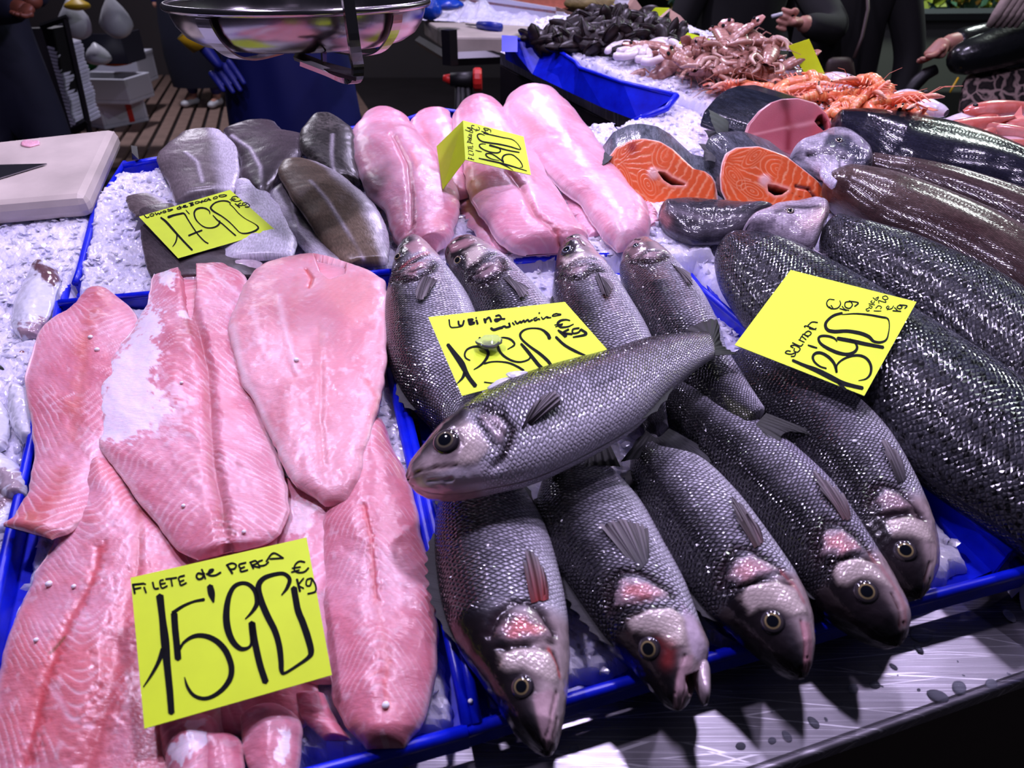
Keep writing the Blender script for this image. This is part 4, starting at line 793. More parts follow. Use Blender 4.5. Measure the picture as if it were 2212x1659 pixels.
bass('silver bass with a round gold eye, third from the left in the front row',
     [(1724, 1466, 1748, 1462), (1672, 1436, 1757, 1400), (1600, 1378, 1748, 1320), (1530, 1329, 1715, 1250), (1446, 1217, 1652, 1158), (1400, 1120, 1592, 1078), (1366, 1040, 1522, 1010), (1362, 990, 1442, 985), (1370, 955, 1420, 945)],
     [.048, .047, .045, .043, .04, .038, .036, .032, .03], TH_, (1667, 1344),
     [(1560, 1262), (1562, 1215), (1590, 1180), (1625, 1186), (1668, 1215), (1705, 1248)], [[(1575, 1275), (1630, 1255), (1690, 1235)], [(1600, 1298), (1600, 1268), (1650, 1255), (1710, 1262)]], .36,
     cheek=[(1598, 1290), (1620, 1264), (1680, 1256), (1718, 1278), (1742, 1325), (1715, 1330), (1680, 1318), (1640, 1312), (1620, 1325)], oper=[(1572, 1255), (1590, 1205), (1630, 1200), (1690, 1235), (1640, 1245), (1600, 1262)],
     mouth=[[(1730, 1464), (1738, 1420), (1738, 1372), (1730, 1340)], [(1742, 1462), (1746, 1420)]], red=.35, blotch=(1588, 1200, 17), latl=[(1560, 1190), (1500, 1110), (1430, 1020)],
     pect=([(1624, 1182), (1638, 1180), (1648, 1170)], [(1588, 1130), (1574, 1076), (1625, 1140)], (120, 84, 90)), seed=3,
     extra=lambda S: (S.line([(1690, 1232), (1715, 1262), (1735, 1300)], C(190, 110, 115), 7, .6), S.poly([(1728, 1340), (1750, 1345), (1756, 1400), (1748, 1455), (1735, 1450), (1738, 1400)], C(196, 140, 150), soft=8, amt=.75)))
bass('dark silver bass with its snout over the rim, fourth in the front row',
     [(1930, 1398, 1954, 1392), (1870, 1375, 1963, 1335), (1796, 1330, 1932, 1268), (1744, 1281, 1882, 1192), (1650, 1175, 1802, 1068), (1575, 1080, 1724, 988), (1503, 985, 1642, 922), (1440, 890, 1542, 862), (1425, 845, 1482, 822)],
     [.048, .047, .045, .043, .041, .040, .040, .038, .036], TH_, (1871, 1278),
     [(1764, 1208), (1765, 1150), (1785, 1122), (1820, 1128), (1860, 1160), (1890, 1205)], [[(1790, 1222), (1830, 1205), (1880, 1195)], [(1798, 1245), (1795, 1215), (1850, 1203), (1895, 1215)]], .35,
     cheek=[(1800, 1240), (1815, 1212), (1870, 1206), (1900, 1235), (1928, 1270), (1895, 1255), (1860, 1250), (1830, 1262), (1815, 1262)], oper=[(1772, 1200), (1785, 1142), (1820, 1145), (1870, 1190), (1820, 1200)],
     mouth=[[(1936, 1396), (1944, 1350), (1942, 1310), (1928, 1280)], [(1948, 1392), (1953, 1345)]], red=.5, dark=1.35, blotch=(1788, 1140, 12), latl=[(1745, 1120), (1690, 1050), (1600, 960), (1510, 880)],
     pect=([(1815, 1118), (1830, 1126), (1836, 1118)], [(1765, 1062), (1752, 1024), (1812, 1075)], (130, 92, 98)), seed=4, belly=(190, 184, 204),
     extra=lambda S: (S.line([(1880, 1195), (1915, 1240), (1945, 1290), (1955, 1340)], C(178, 118, 122), 9, .6),))
bass('silver bass at the right end of the front row, inside the tray corner',
     [(1974, 1294, 1999, 1292), (1930, 1272, 2025, 1225), (1870, 1215, 2016, 1150), (1800, 1125, 1978, 1055), (1730, 1030, 1922, 955), (1665, 940, 1852, 872), (1600, 860, 1765, 810), (1580, 800, 1685, 775), (1575, 770, 1640, 755)],
     [.044, .042, .042, .042, .044, .045, .044, .042, .040], TH_, (1955, 1192),
     [(1880, 1085), (1885, 1055), (1912, 1042), (1945, 1055), (1975, 1090), (1995, 1115)], [[(1905, 1112), (1950, 1105), (1990, 1108)], [(1915, 1120), (1960, 1112), (2000, 1125)]], .33,
     cheek=[(1918, 1128), (1960, 1118), (2000, 1130), (2016, 1170), (1990, 1165), (1955, 1155), (1930, 1158)], oper=[(1892, 1080), (1912, 1055), (1950, 1070), (1985, 1100), (1950, 1100), (1910, 1102)],
     mouth=[[(1984, 1292), (1998, 1250), (2010, 1215)], [(1994, 1292), (2010, 1250)]], red=.1, dark=1.2, latl=[(1870, 1040), (1800, 950), (1740, 890), (1650, 810)],
     pect=([(1938, 1044), (1950, 1040), (1956, 1030)], [(1905, 980), (1898, 952), (1935, 990)], (80, 76, 84)), seed=5, er=24)
bass('silver bass lying crosswise on top of the others, head to the left',
     [(875, 1020, 881, 1046), (908, 984, 926, 1064), (952, 934, 985, 1066), (1019, 881, 1062, 1053), (1100, 836, 1155, 1031), (1200, 802, 1265, 981), (1300, 775, 1375, 916), (1390, 744, 1442, 848), (1470, 728, 1503, 795), (1530, 722, 1548, 766)],
     [.095, .097, .098, .098, .098, .098, .098, .096, .093, .092], [.008, .020, .028, .031, .033, .032, .029, .023, .015, .010], (963, 955),
     [(1050, 880), (1088, 900), (1108, 925), (1105, 955), (1090, 985), (1070, 1005)], [[(1028, 905), (1055, 935), (1072, 965)], [(1042, 895), (1070, 920), (1092, 940)], [(1010, 880), (1050, 872), (1088, 880)]], .31,
     cheek=[(985, 925), (1010, 915), (1040, 935), (1058, 970), (1030, 1000), (980, 1005), (1000, 975), (1002, 950)], oper=[(1035, 890), (1080, 900), (1098, 930), (1088, 965), (1068, 955), (1050, 920)],
     mouth=[[(878, 1040), (905, 1020), (940, 1010), (985, 1003)], [(890, 1050), (930, 1040), (975, 1035)]], red=0, dark=1.0, blotch=(1090, 890, 10), latl=[(1120, 905), (1200, 870), (1320, 820), (1450, 765)],
     pect=([(1128, 928), (1136, 915), (1150, 918)], [(1150, 880), (1195, 850), (1212, 880)], (70, 58, 68)), seed=6, er=30, ring=(120, 112, 92),
     tail=([(1528, 722), (1540, 742), (1545, 768)], [(1470, 716), (1545, 690), (1560, 745), (1600, 768)], (.095, .088), (36, 36, 42), (28, 28, 36)),
     extra=lambda S: (S.poly([(885, 1052), (930, 1030), (985, 1010), (1050, 1000), (1080, 1000), (1060, 1050), (930, 1066)], C(236, 226, 242), soft=16, amt=.8), S.poly([(1060, 1060), (1060, 1010), (1180, 975), (1300, 925), (1400, 850), (1450, 830), (1450, 850), (1300, 970), (1180, 1025)], C(226, 220, 234), soft=40, amt=.75, alpha=.35)))
RT = [.010, .022, .028, .033, .034, .030, .024, .016, .010]
bass('silver bass nearest the pink perch fillets, head up, at the left of the rear row',
     [(880, 520, 903, 516), (858, 548, 932, 543), (843, 600, 974, 592), (831, 665, 1020, 660), (832, 730, 1042, 730), (845, 800, 1042, 800), (880, 865, 1025, 858), (930, 918, 1000, 900), (962, 950, 1008, 935)],
     [.05, .048, .046, .045, .044, .042, .038, .034, .03], RT, (861, 556),
     [(848, 602), (872, 608), (900, 600), (930, 585), (940, 570)], [[(852, 588), (890, 568), (925, 548)], [(855, 598), (890, 588), (920, 575)]], .235,
     cheek=None, oper=[(862, 596), (890, 575), (925, 555), (930, 572), (895, 595)], mouth=[[(866, 520), (885, 530), (905, 528)]], red=.5, dark=.7, blotch=(872, 600, 8), latl=[(857, 612), (862, 650), (880, 700), (910, 800), (950, 890)],
     pect=([(912, 600), (925, 598), (942, 606)], [(902, 640), (908, 660), (928, 640)], (96, 84, 96)), seed=7, er=11,
     tail=([(962, 950), (985, 955), (1008, 935)], [(940, 1010), (990, 1000), (1040, 980)], (.03, .03), (36, 36, 44), (30, 30, 40)),
     extra=lambda S: (S.line([(862, 580), (890, 560), (925, 545)], C(188, 84, 88), 5, .7), S.poly([(872, 530), (905, 516), (925, 535), (890, 548)], C(214, 170, 178), soft=8, amt=.6)))
bass('silver bass with a raised dark snout, second from the left in the rear row',
     [(974, 527, 1020, 513), (961, 552, 1058, 540), (974, 592, 1100, 572), (998, 635, 1152, 625), (1025, 690, 1198, 680), (1060, 760, 1232, 745), (1110, 830, 1262, 810), (1180, 900, 1290, 870), (1235, 950, 1300, 925)],
     [.052, .050, .047, .045, .044, .042, .038, .034, .03], RT, (991, 562),
     [(1012, 605), (1045, 612), (1070, 600), (1090, 580), (1092, 560)], [[(1010, 590), (1040, 562), (1068, 548)], [(1015, 602), (1050, 580), (1085, 565)]], .26,
     cheek=[(1005, 545), (1030, 532), (1050, 545), (1030, 565), (1010, 578)], oper=[(1018, 600), (1045, 572), (1080, 560), (1082, 585), (1050, 604)], mouth=[[(966, 545), (985, 528), (1020, 520)]], red=.1, dark=1.3, blotch=(1035, 608, 9), latl=[(1008, 620), (1050, 700), (1120, 800)],
     pect=([(1088, 600), (1100, 598), (1108, 606)], [(1115, 640), (1130, 652), (1140, 632)], (58, 52, 60)), seed=8, er=13,
     tail=([(1225, 955), (1262, 955), (1300, 925)], [(1180, 1018), (1210, 1050), (1270, 1010), (1340, 1010)], (.036, .05), (34, 34, 46), (26, 28, 42)),
     extra=lambda S: (S.poly([(968, 530), (1005, 516), (1030, 520), (1010, 532), (975, 545)], C(200, 150, 158), soft=8, amt=.6),))
bass('silver bass with a cloudy blue eye, third in the rear row beside the yellow card',
     [(1222, 517, 1258, 508), (1204, 552, 1288, 552), (1196, 600, 1326, 600), (1194, 660, 1364, 660), (1213, 730, 1404, 730), (1260, 800, 1428, 800), (1320, 860, 1437, 862), (1380, 905, 1440, 905), (1396, 935, 1444, 928)],
     [.05, .048, .046, .045, .044, .042, .040, .036, .034], RT, (1226, 541),
     [(1210, 596), (1235, 602), (1258, 598), (1278, 585), (1298, 580)], [[(1220, 578), (1250, 560), (1290, 558)], [(1222, 590), (1255, 575), (1285, 570)]], .24,
     cheek=[(1215, 560), (1240, 552), (1262, 545), (1275, 556), (1250, 562), (1222, 575)], oper=[(1218, 590), (1240, 575), (1275, 570), (1262, 590), (1235, 596)], mouth=[[(1225, 515), (1245, 512), (1262, 530)]], red=.05, dark=.9, blotch=(1240, 597, 8), latl=[(1215, 612), (1250, 700), (1300, 760)],
     pect=([(1280, 588), (1290, 590), (1300, 600)], [(1298, 640), (1312, 650), (1322, 625)], (84, 78, 90)), seed=9, er=15, ring=(120, 128, 150),
     tail=([(1396, 930), (1420, 945), (1446, 925)], [(1340, 1000), (1385, 990), (1460, 985), (1520, 1005), (1556, 992)], (.045, .05), (52, 52, 62), (22, 26, 44)))
bass('silver bass with a small sunken eye, last of the rear row near the salmon',
     [(1362, 522, 1396, 517), (1341, 560, 1440, 552), (1341, 605, 1480, 598), (1358, 655, 1521, 652), (1400, 730, 1552, 715), (1450, 800, 1572, 775), (1505, 850, 1602, 820), (1555, 892, 1628, 855), (1612, 922, 1655, 892)],
     [.048, .047, .046, .046, .046, .047, .050, .056, .062], RT, (1373, 530),
     [(1375, 560), (1400, 568), (1425, 560), (1446, 552)], [[(1385, 548), (1415, 540), (1440, 545)]], .2,
     cheek=None, oper=[(1382, 558), (1405, 545), (1435, 546), (1425, 558)], mouth=[[(1360, 520), (1380, 518)]], red=.1, dark=1.25, latl=[(1395, 580), (1440, 680), (1480, 760), (1600, 880)],
     pect=([(1446, 566), (1452, 572), (1460, 578)], [(1478, 615), (1492, 626), (1488, 600)], (88, 80, 90)), seed=10, er=8, ring=(70, 76, 100),
     tail=([(1608, 930), (1630, 918), (1655, 892)], [(1640, 965), (1672, 980), (1700, 935), (1785, 948)], (.066, .068), (62, 66, 50), (34, 38, 34)),
     extra=lambda S: (S.poly([(1352, 540), (1365, 520), (1395, 518), (1400, 535), (1370, 560)], C(150, 120, 124), soft=10, amt=.6), S.poly([(1560, 850), (1640, 900), (1640, 925), (1580, 900)], C(92, 96, 70), soft=14, amt=.6)))
# ------------------------------------------------------------- salmon and the long fish on the right
def longfish(name, label, st, h, T, bk, mid, be, mat, nz_=.2, seed=0, backside='L', cat='fish', k=(.25, .55, .7, .95), post=None, ns=260, fins=True, group=None):
    S = loft(st, h, T, ns, 96, 'fish', endp=(.04, .02))
    tb = (1 + (-1 if backside == 'L' else 1) * S.X) / 2; u, v = S.UV[..., 0], S.UV[..., 1]
    n = fbm(u * 20, v * 40, seed, 4); t2 = tb + (n - .5) * nz_
    k1 = sst(k[0], k[1], t2)[..., None]; k2 = sst(k[2], k[3], t2)[..., None]
    col = C(*be) * (1 - k1) + C(*mid) * k1; col = col * (1 - k2) + C(*bk) * k2
    S.Cl[..., :3] = col * (.8 + .4 * fbm(u * 90, v * 140, seed + 2, 3))[..., None]
    if post: post(S)
    t = empty(name, tuple(S.c[S.ns // 3]), label, cat, group); S.build('body', M[mat], t)
    if fins:
        edgefin('dorsal_fin', S, .45, .6, -1 if backside == 'L' else 1, .018, t, c1=(40, 38, 44), c2=(60, 56, 60))
    return t, S
longfish('whole_salmon', 'whole spotted salmon in the foreground right, under the yellow card',
         [(1570, 512, 1540, 545), (1692, 534, 1560, 620), (1800, 587, 1640, 730), (1900, 645, 1757, 840), (2036, 734, 1885, 935), (2150, 812, 2010, 1035), (2300, 925, 2150, 1130), (2450, 1040, 2300, 1240)],
         .050, [.02, .034, .04, .042, .044, .046, .046, .04], (70, 72, 86), (44, 46, 56), (46, 46, 52), 'salmon', seed=21, group='whole salmon on the right')
longfish('whole_salmon', 'whole spotted salmon lying behind the first one, beside the brown fish',
         [(1800, 475, 1768, 505), (1880, 505, 1790, 570), (1967, 534, 1880, 635), (2070, 579, 1985, 705), (2139, 613, 2060, 775), (2250, 690, 2180, 880), (2400, 800, 2300, 990)],
         .052, [.02, .034, .04, .042, .044, .046, .04], (84, 86, 100), (50, 52, 62), (44, 44, 50), 'salmon', seed=22, group='whole salmon on the right')
def brownpost(S):
    S.line([(1900, 520), (2000, 545), (2120, 590)], C(128, 70, 62), 10, .5, jag=.6)
longfish('brown_fish', 'long brown-backed fish beside the salmon, tail towards the right edge',
         [(1772, 394, 1790, 420), (1830, 381, 1820, 445), (1933, 402, 1890, 490), (2036, 443, 1985, 532), (2139, 488, 2075, 580), (2250, 545, 2190, 650), (2400, 620, 2330, 760)],
         .052, [.02, .034, .04, .042, .042, .04, .03], (112, 98, 94), (74, 60, 56), (50, 34, 34), 'sleek', seed=23, nz_=.5, k=(.1, .35, .5, .9), group='long brown fish')
longfish('brown_fish', 'darker brown fish between the shiny black fish and the nearer brown one',
         [(1868, 345, 1866, 372), (1967, 368, 1930, 400), (2070, 396, 2030, 436), (2212, 441, 2170, 492), (2400, 510, 2350, 590)],
         .054, [.02, .03, .034, .034, .03], (108, 94, 92), (72, 58, 56), (50, 36, 38), 'sleek', seed=24, nz_=.5, k=(.1, .35, .5, .9), group='long brown fish')
longfish('black_fish', 'shiny blue-black headless fish curving off to the right edge',
         [(1790, 268, 1800, 290), (1860, 266, 1852, 325), (1960, 275, 1925, 368), (2060, 298, 2030, 392), (2139, 326, 2120, 408), (2230, 370, 2215, 440), (2380, 460, 2350, 540)],
         .062, [.03, .04, .045, .045, .043, .04, .03], (15, 18, 30), (8, 10, 18), (28, 28, 40), 'sleek', seed=25, nz_=.15)
# red-edged brown belly fins under the brown fish
# ------------------------------------------------------------- fish steaks
def steak(name, label, face, ctr, h, nrm, ext, paint, skin, cat='fish steak', mat='salmonflesh', group=None, skinmat='sleek', flap=None):
    nrm = np.array(nrm, float); nrm /= np.linalg.norm(nrm); p0 = P(*h[:2], h[2])
    q = np.array(face, float); k = len(q); qq = np.vstack([q, q[:1]]); seg = 260
    cl = np.r_[0, np.cumsum(np.linalg.norm(np.diff(qq, axis=0), axis=1))]; tt = np.linspace(0, cl[-1], seg, endpoint=False)
    ox = np.interp(tt, cl, qq[:, 0]); oy = np.interp(tt, cl, qq[:, 1])
    for _ in range(3):
        ox = (np.roll(ox, 1) + 2 * ox + np.roll(ox, -1)) / 4; oy = (np.roll(oy, 1) + 2 * oy + np.roll(oy, -1)) / 4
    nr = 80; r = np.linspace(0, 1, nr)[:, None]
    X = ctr[0] + (ox - ctr[0])[None] * r; Y = ctr[1] + (oy - ctr[1])[None] * r
    V = PL(X, Y, p0, nrm); col, dz = paint(X, Y, r + 0 * X)
    V = V + nrm * (dz - .003 * sst(.93, 1, r + 0 * X))[..., None]
    cl_ = np.ones((nr, seg, 4)); cl_[..., :3] = col
    t = empty(name, tuple(p0), label, cat, group)
    mesh('cut_face', V.reshape(-1, 3), grid_faces(nr, seg, True)[:, ::-1], M[mat], t, col=cl_.reshape(-1, 4))
    ext = np.array(ext, float); m = 14; e = np.linspace(0, 1, m)[:, None, None]
    rimv = V[-1] - nrm * .0003; c0 = rimv.mean(0)
    W = rimv[None] + ext * e + (rimv - c0)[None] * (.05 * np.sin(e * PI * .6))
    UV = np.stack([np.repeat(np.linspace(0, np.linalg.norm(ext), m)[:, None], seg, 1), np.repeat(np.linspace(0, .6, seg)[None], m, 0)], -1)
    sc_ = np.ones((m, seg, 4)); nn = fbm(UV[..., 1] * 150, UV[..., 0] * 60, 4, 3)
    sc_[..., :3] = C(*skin[0]) * (1 - nn[..., None]) + C(*skin[1]) * nn[..., None]
    mesh('skin', W.reshape(-1, 3), grid_faces(m, seg, True), M[skinmat], t, uv=UV.reshape(-1, 2), col=sc_.reshape(-1, 4))
    bk = np.ones((2, seg, 4)); bk[..., :3] = C(200, 90, 60)
    mesh('rear_face', np.vstack([W[-1], np.repeat(W[-1].mean(0)[None], seg, 0)]), grid_faces(2, seg, True), M[mat], t, col=bk.reshape(-1, 4))
    return t, p0, nrm
def ridge(f, w): return np.exp(-(((f % 1.0) - .5) / w) ** 2)
def salmon_paint(A, bone, cav, loops, flapdir, seed):
    """A: fan centre at the back, bone: spine centre, cav: polygon of belly cavity"""
    def f(X, Y, r):
        n = fbm(X * .03, Y * .03, seed, 3); n2 = fbm(X * .12, Y * .12, seed + 4, 3)
        base = C(222, 92, 40) * (.82 + .3 * n[..., None]) + 0
        col = base.copy(); w = np.zeros(X.shape)
        ax, ay = bone[0] - A[0], bone[1] - A[1]; L = math.hypot(ax, ay); ax, ay = ax / L, ay / L
        s = (X - A[0]) * ax + (Y - A[1]) * ay; tq = -(X - A[0]) * ay + (Y - A[1]) * ax
        th = np.arctan2(tq, s + L * .15); rad = np.hypot(s, tq)
        dors = sst(L * 1.35, L * 1.0, s)
        fan = ridge(th * 5.4 + n2 * .5 + rad * .006, .13) * sst(8, 26, rad)
        lp = np.zeros(X.shape)
        for (cx, cy, rx, ry, an) in loops:
            ca, sa = math.cos(an), math.sin(an); dx, dy = X - cx, Y - cy
            e = np.hypot((dx * ca + dy * sa) / rx, (-dx * sa + dy * ca) / ry)
            lp = np.maximum(lp, ridge(e * 3.2 + n2 * .25, .11) * sst(1.35, 1.05, e)); fan = fan * sst(.95, 1.25, e)
        fx, fy = flapdir
        st = ridge(((X - bone[0]) * fx + (Y - bone[1]) * fy) / 17. + n2 * .6 + ((X - bone[0]) * fy - (Y - bone[1]) * fx) ** 2 * .00012, .12)
        w = np.maximum(np.maximum(fan, lp) * dors, st * (1 - dors))
        w = w * (.55 + .45 * n2) * .75
        col = col * (1 - w[..., None]) + C(246, 176, 130) * w[..., None]
        rim = sst(.955, .995, r); col = col * (1 - rim[..., None]) + C(226, 190, 184) * rim[..., None]
        b = np.exp(-(np.hypot(X - bone[0], Y - bone[1]) / 13.) ** 4); col = col * (1 - b[..., None]) + C(226, 176, 168) * b[..., None]
        dz = -.0004 * w + .001 * b
        sd = polysd(X, Y, cav); m = sst(-2.5, 1.5, sd); m2 = np.exp(-((sd + 4) / 4.) ** 2) * .7
        col = col * (1 - m2[..., None]) + C(240, 170, 150) * m2[..., None]
        col = col * (1 - m[..., None]) + C(44, 14, 14) * m[..., None]; dz = dz - .02 * m
        return col, dz
    return f
NF = (0.02, -.80, .60)
pt1 = salmon_paint((1322, 352), (1412, 375), [(1424, 372), (1436, 374), (1450, 385), (1478, 398), (1452, 398), (1436, 388)],
                   [(1352, 318, 40, 14, -1.0), (1345, 380, 38, 14, 1.2), (1440, 335, 28, 36, .5), (1400, 398, 34, 18, 1.1)], (.82, .57), 3)
def pt1b(X, Y, r):
    c_, d_ = pt1(X, Y, r); m = np.exp(-((np.hypot(X - 1366, (Y - 318) * .8)) / 12.) ** 2); return c_ * (1 - m[..., None]) + C(150, 20, 14) * m[..., None], d_
tb1, p1, n1 = steak('salmon_steak', 'orange salmon steak on the left, skin tail pointing left',
      [(1306, 350), (1331, 316), (1364, 300), (1391, 297), (1426, 303), (1456, 321), (1481, 345), (1502, 364), (1524, 368), (1540, 380), (1549, 396), (1553, 438), (1494, 437), (1456, 443), (1413, 445), (1372, 441), (1340, 422), (1315, 396), (1305, 370)],
      (1400, 375), (1420, 444, .022), NF, (.006, .060, .006), pt1b, ((52, 58, 64), (120, 124, 134)), group='fish steaks')
fin('skin_flap', [(1335, 318), (1318, 345), (1304, 356)], [(1300, 322), (1272, 343), (1256, 362)], tb1, None, h=(.075, .060), c1=(60, 64, 70), c2=(30, 32, 36), rays=3, off=(0, .004))
pt2 = salmon_paint((1566, 350), (1652, 390), [(1660, 400), (1676, 402), (1700, 410), (1690, 418), (1674, 420), (1662, 412)],
                   [(1632, 335, 36, 14, -.75), (1585, 380, 34, 15, .9), (1680, 365, 38, 26, .5), (1625, 412, 36, 16, .5)], (.9, .42), 7)
def pt2b(X, Y, r):
    c_, d_ = pt2(X, Y, r)
    for pl in ([(1720, 402), (1748, 408), (1760, 425), (1764, 442)],):
        q = np.array(pl, float)
        for a, b in zip(q[:-1], q[1:]):
            e = b - a; t = np.clip(((X - a[0]) * e[0] + (Y - a[1]) * e[1]) / (e @ e), 0, 1); m = np.exp(-(np.hypot(X - a[0] - t * e[0], Y - a[1] - t * e[1]) / 3.5) ** 2)
            c_ = c_ * (1 - m[..., None]) + C(120, 40, 30) * m[..., None]; d_ = d_ - .003 * m
    return c_, d_
tb2, p2, n2 = steak('salmon_steak', 'orange salmon steak on the right, with an open belly slit',
      [(1560, 350), (1568, 330), (1590, 317), (1640, 314), (1665, 322), (1700, 335), (1735, 362), (1770, 390), (1785, 412), (1801, 440), (1796, 462), (1775, 442), (1764, 446), (1742, 441), (1720, 445), (1700, 450), (1676, 455), (1640, 450), (1600, 448), (1570, 435), (1558, 410), (1556, 380)],
      (1650, 388), (1680, 452, .022), NF, (-.008, .060, .006), pt2b, ((30, 34, 40), (96, 98, 110)), group='fish steaks')
fin('dorsal_scrap', [(1560, 320), (1548, 332), (1545, 350)], [(1508, 312), (1520, 330), (1522, 350)], tb2, None, h=(.07, .065), c1=(50, 52, 60), c2=(28, 28, 34), rays=4, off=(0, .004))
def bonito_paint(X, Y, r):
    n = fbm(X * .03, Y * .03, 5, 4); n2 = fbm(X * .2, Y * .03, 6, 3)
    col = C(168, 82, 92) * (.8 + .25 * n[..., None]); k = sst(.5, .95, r)[..., None]; col = col * (1 - k * .35) + C(190, 112, 118) * k * .35
    def seg(pl, w, c_, a):
        nonlocal col
        q = np.array(pl, float); d = np.full(X.shape, 1e9)
        for p_, s_ in zip(q[:-1], q[1:]):
            e = s_ - p_; t = np.clip(((X - p_[0]) * e[0] + (Y - p_[1]) * e[1]) / (e @ e), 0, 1); d = np.minimum(d, np.hypot(X - p_[0] - t * e[0], Y - p_[1] - t * e[1]))
        m = (np.exp(-(d / w) ** 2) * a)[..., None]; col = col * (1 - m) + c_ * m
    seg([(1692, 208), (1700, 245), (1704, 275), (1702, 320)], 8, C(120, 26, 40), .85); seg([(1690, 206), (1696, 225)], 14, C(90, 20, 30), .8)
    seg([(1610, 294), (1650, 286), (1700, 275)], 3, C(214, 150, 150), .6); seg([(1704, 275), (1740, 268), (1765, 262)], 5, C(216, 150, 152), .6)
    seg([(1700, 268), (1712, 276)], 9, C(140, 50, 56), .6)
    k = sst(1745, 1790, X + (Y - 250) * .35)[..., None]; col = col * (1 - k * .55) + C(196, 70, 76) * k * .55
    rim = sst(.95, 1, r)[..., None]; col = col * (1 - rim * .6) + C(214, 170, 170) * rim * .6
    sd = polysd(X, Y, [(1762, 262), (1768, 252), (1776, 248), (1786, 262), (1788, 276), (1780, 280), (1768, 270)]); m = sst(-2, 1, sd)
    col = col * (1 - m[..., None]) + C(36, 8, 10) * m[..., None]
    return col, -.02 * m
tb3, p3, n3 = steak('bonito_steak', 'thick dark pink tuna-like steak standing behind the salmon steaks',
      [(1607, 292), (1615, 268), (1640, 238), (1665, 220), (1690, 212), (1725, 210), (1765, 221), (1788, 245), (1801, 272), (1795, 296), (1765, 310), (1742, 322), (1722, 333), (1706, 336), (1673, 322), (1630, 308), (1606, 301)],
      (1700, 270), (1690, 334, .030), (-.05, -.82, .57), (-.050, .075, .006), bonito_paint, ((12, 15, 22), (40, 45, 56)), group='fish steaks')
ft_ = fin('tail_finlet', [(1575, 262), (1572, 285), (1565, 300)], [(1530, 238), (1535, 262), (1548, 290)], tb3, None, h=(.06, .085), c1=(40, 44, 52), c2=(64, 68, 76), rays=4, off=(0, .003))
fin('lower_finlet', [(1575, 290), (1572, 300), (1580, 312)], [(1520, 282), (1535, 305), (1560, 318)], tb3, None, h=(.05, .05), c1=(24, 26, 32), c2=(40, 42, 50), rays=3, off=(0, .003))
# ------------------------------------------------------------- heads
def blob(name, label, st, h, T, colf, mat, cat='fish head', ns=120, nt=60, post=None, seed=0, kind='fish', group=None, dome=2.4, parent=None):
    S = loft(st, h, T, ns, nt, kind, endp=(.12, .12), dome=dome); u, v = S.UV[..., 0], S.UV[..., 1]; n = fbm(u * 60, v * 60, seed, 4)
    S.Cl[..., :3] = colf(S, n); S.V += S.N * ((n - .5) * .003)[..., None]
    if post: post(S)
    S.normals()
    t = empty(name, tuple(S.c[S.ns // 2]), label, cat, group); S.build('body', M[mat], t); return t, S
mix2 = lambda a, b: (lambda S, n: C(*a) * (1 - n[..., None]) + C(*b) * n[..., None])
t, S = blob('salmon_offcut', 'glossy dark salmon collar piece below the left salmon steak', [(1424, 448, 1424, 480), (1455, 440, 1460, 506), (1500, 437, 1500, 522), (1560, 444, 1545, 520), (1610, 450, 1600, 505), (1678, 458, 1668, 468)],
            .040, .022, mix2((18, 18, 22), (86, 82, 92)), 'sleek', 'fish piece', seed=31, post=lambda S: (S.line([(1440, 450), (1470, 458), (1520, 470), (1600, 470)], C(120, 112, 122), 9, .5), S.line([(1428, 462), (1440, 480)], C(190, 130, 130), 12, .6)))
t, S = blob('cut_salmon_end', 'pale salmon head with its eye showing, below the right salmon steak', [(1600, 500, 1612, 508), (1640, 474, 1650, 516), (1676, 455, 1692, 525), (1720, 446, 1730, 535), (1755, 442, 1758, 530), (1792, 452, 1775, 500)],
            .055, .026, mix2((120, 108, 122), (206, 194, 206)), 'sleek', seed=32, post=lambda S: (S.poly([(1600, 500), (1650, 475), (1690, 470), (1670, 500), (1640, 515)], C(92, 84, 98), soft=14, amt=.7, jag=14), S.line([(1700, 446), (1745, 446), (1780, 450)], C(24, 22, 30), 7, .9), S.line([(1745, 480), (1770, 470), (1788, 460)], C(226, 196, 196), 18, .9, dz=.002), S.line([(1676, 458), (1720, 448), (1765, 444)], C(50, 44, 54), 9, .8), S.line([(1735, 462), (1740, 475)], C(190, 176, 186), 12, .6, dz=.001)))
eye(S, 1706, 456, 10, t, ring=(205, 190, 160), around=(110, 100, 104))
blob('gill_flap', 'white curved gill bone sticking out below the pale salmon head', [(1728, 522, 1732, 530), (1745, 530, 1750, 548), (1768, 548, 1768, 566), (1795, 566, 1790, 580), (1812, 572, 1808, 582)], .045, .006, mix2((205, 190, 205), (235, 225, 238)), 'squid', 'fish bone', seed=33)
t, S = blob('cut_fish_end', 'silver cut fish head with a dark mouth slit, right of the dark pink steak', [(1704, 338, 1712, 348), (1740, 318, 1745, 360), (1770, 300, 1775, 376), (1798, 289, 1800, 382), (1830, 294, 1830, 384), (1858, 322, 1852, 386), (1886, 358, 1870, 384)],
            .062, .028, mix2((70, 68, 82), (206, 198, 214)), 'sleek', seed=34, post=lambda S: (S.poly([(1790, 286), (1835, 292), (1890, 360), (1870, 390), (1835, 384), (1845, 335), (1800, 315), (1775, 320)], C(52, 54, 68), soft=12, amt=.9), S.poly([(1700, 350), (1735, 345), (1830, 348), (1820, 372), (1760, 372)], C(214, 206, 222), soft=8, amt=.8, jag=4), S.line([(1744, 333), (1785, 330), (1827, 338)], C(14, 10, 14), 4.5, 1, dz=-.006), S.line([(1850, 330), (1880, 362), (1865, 384)], C(40, 42, 56), 22, .9), S.line([(1812, 345), (1815, 365), (1812, 390)], C(70, 64, 78), 3, .8, dz=-.002)))
eye(S, 1812, 303, 9, t, ring=(150, 130, 110), around=(90, 86, 98))
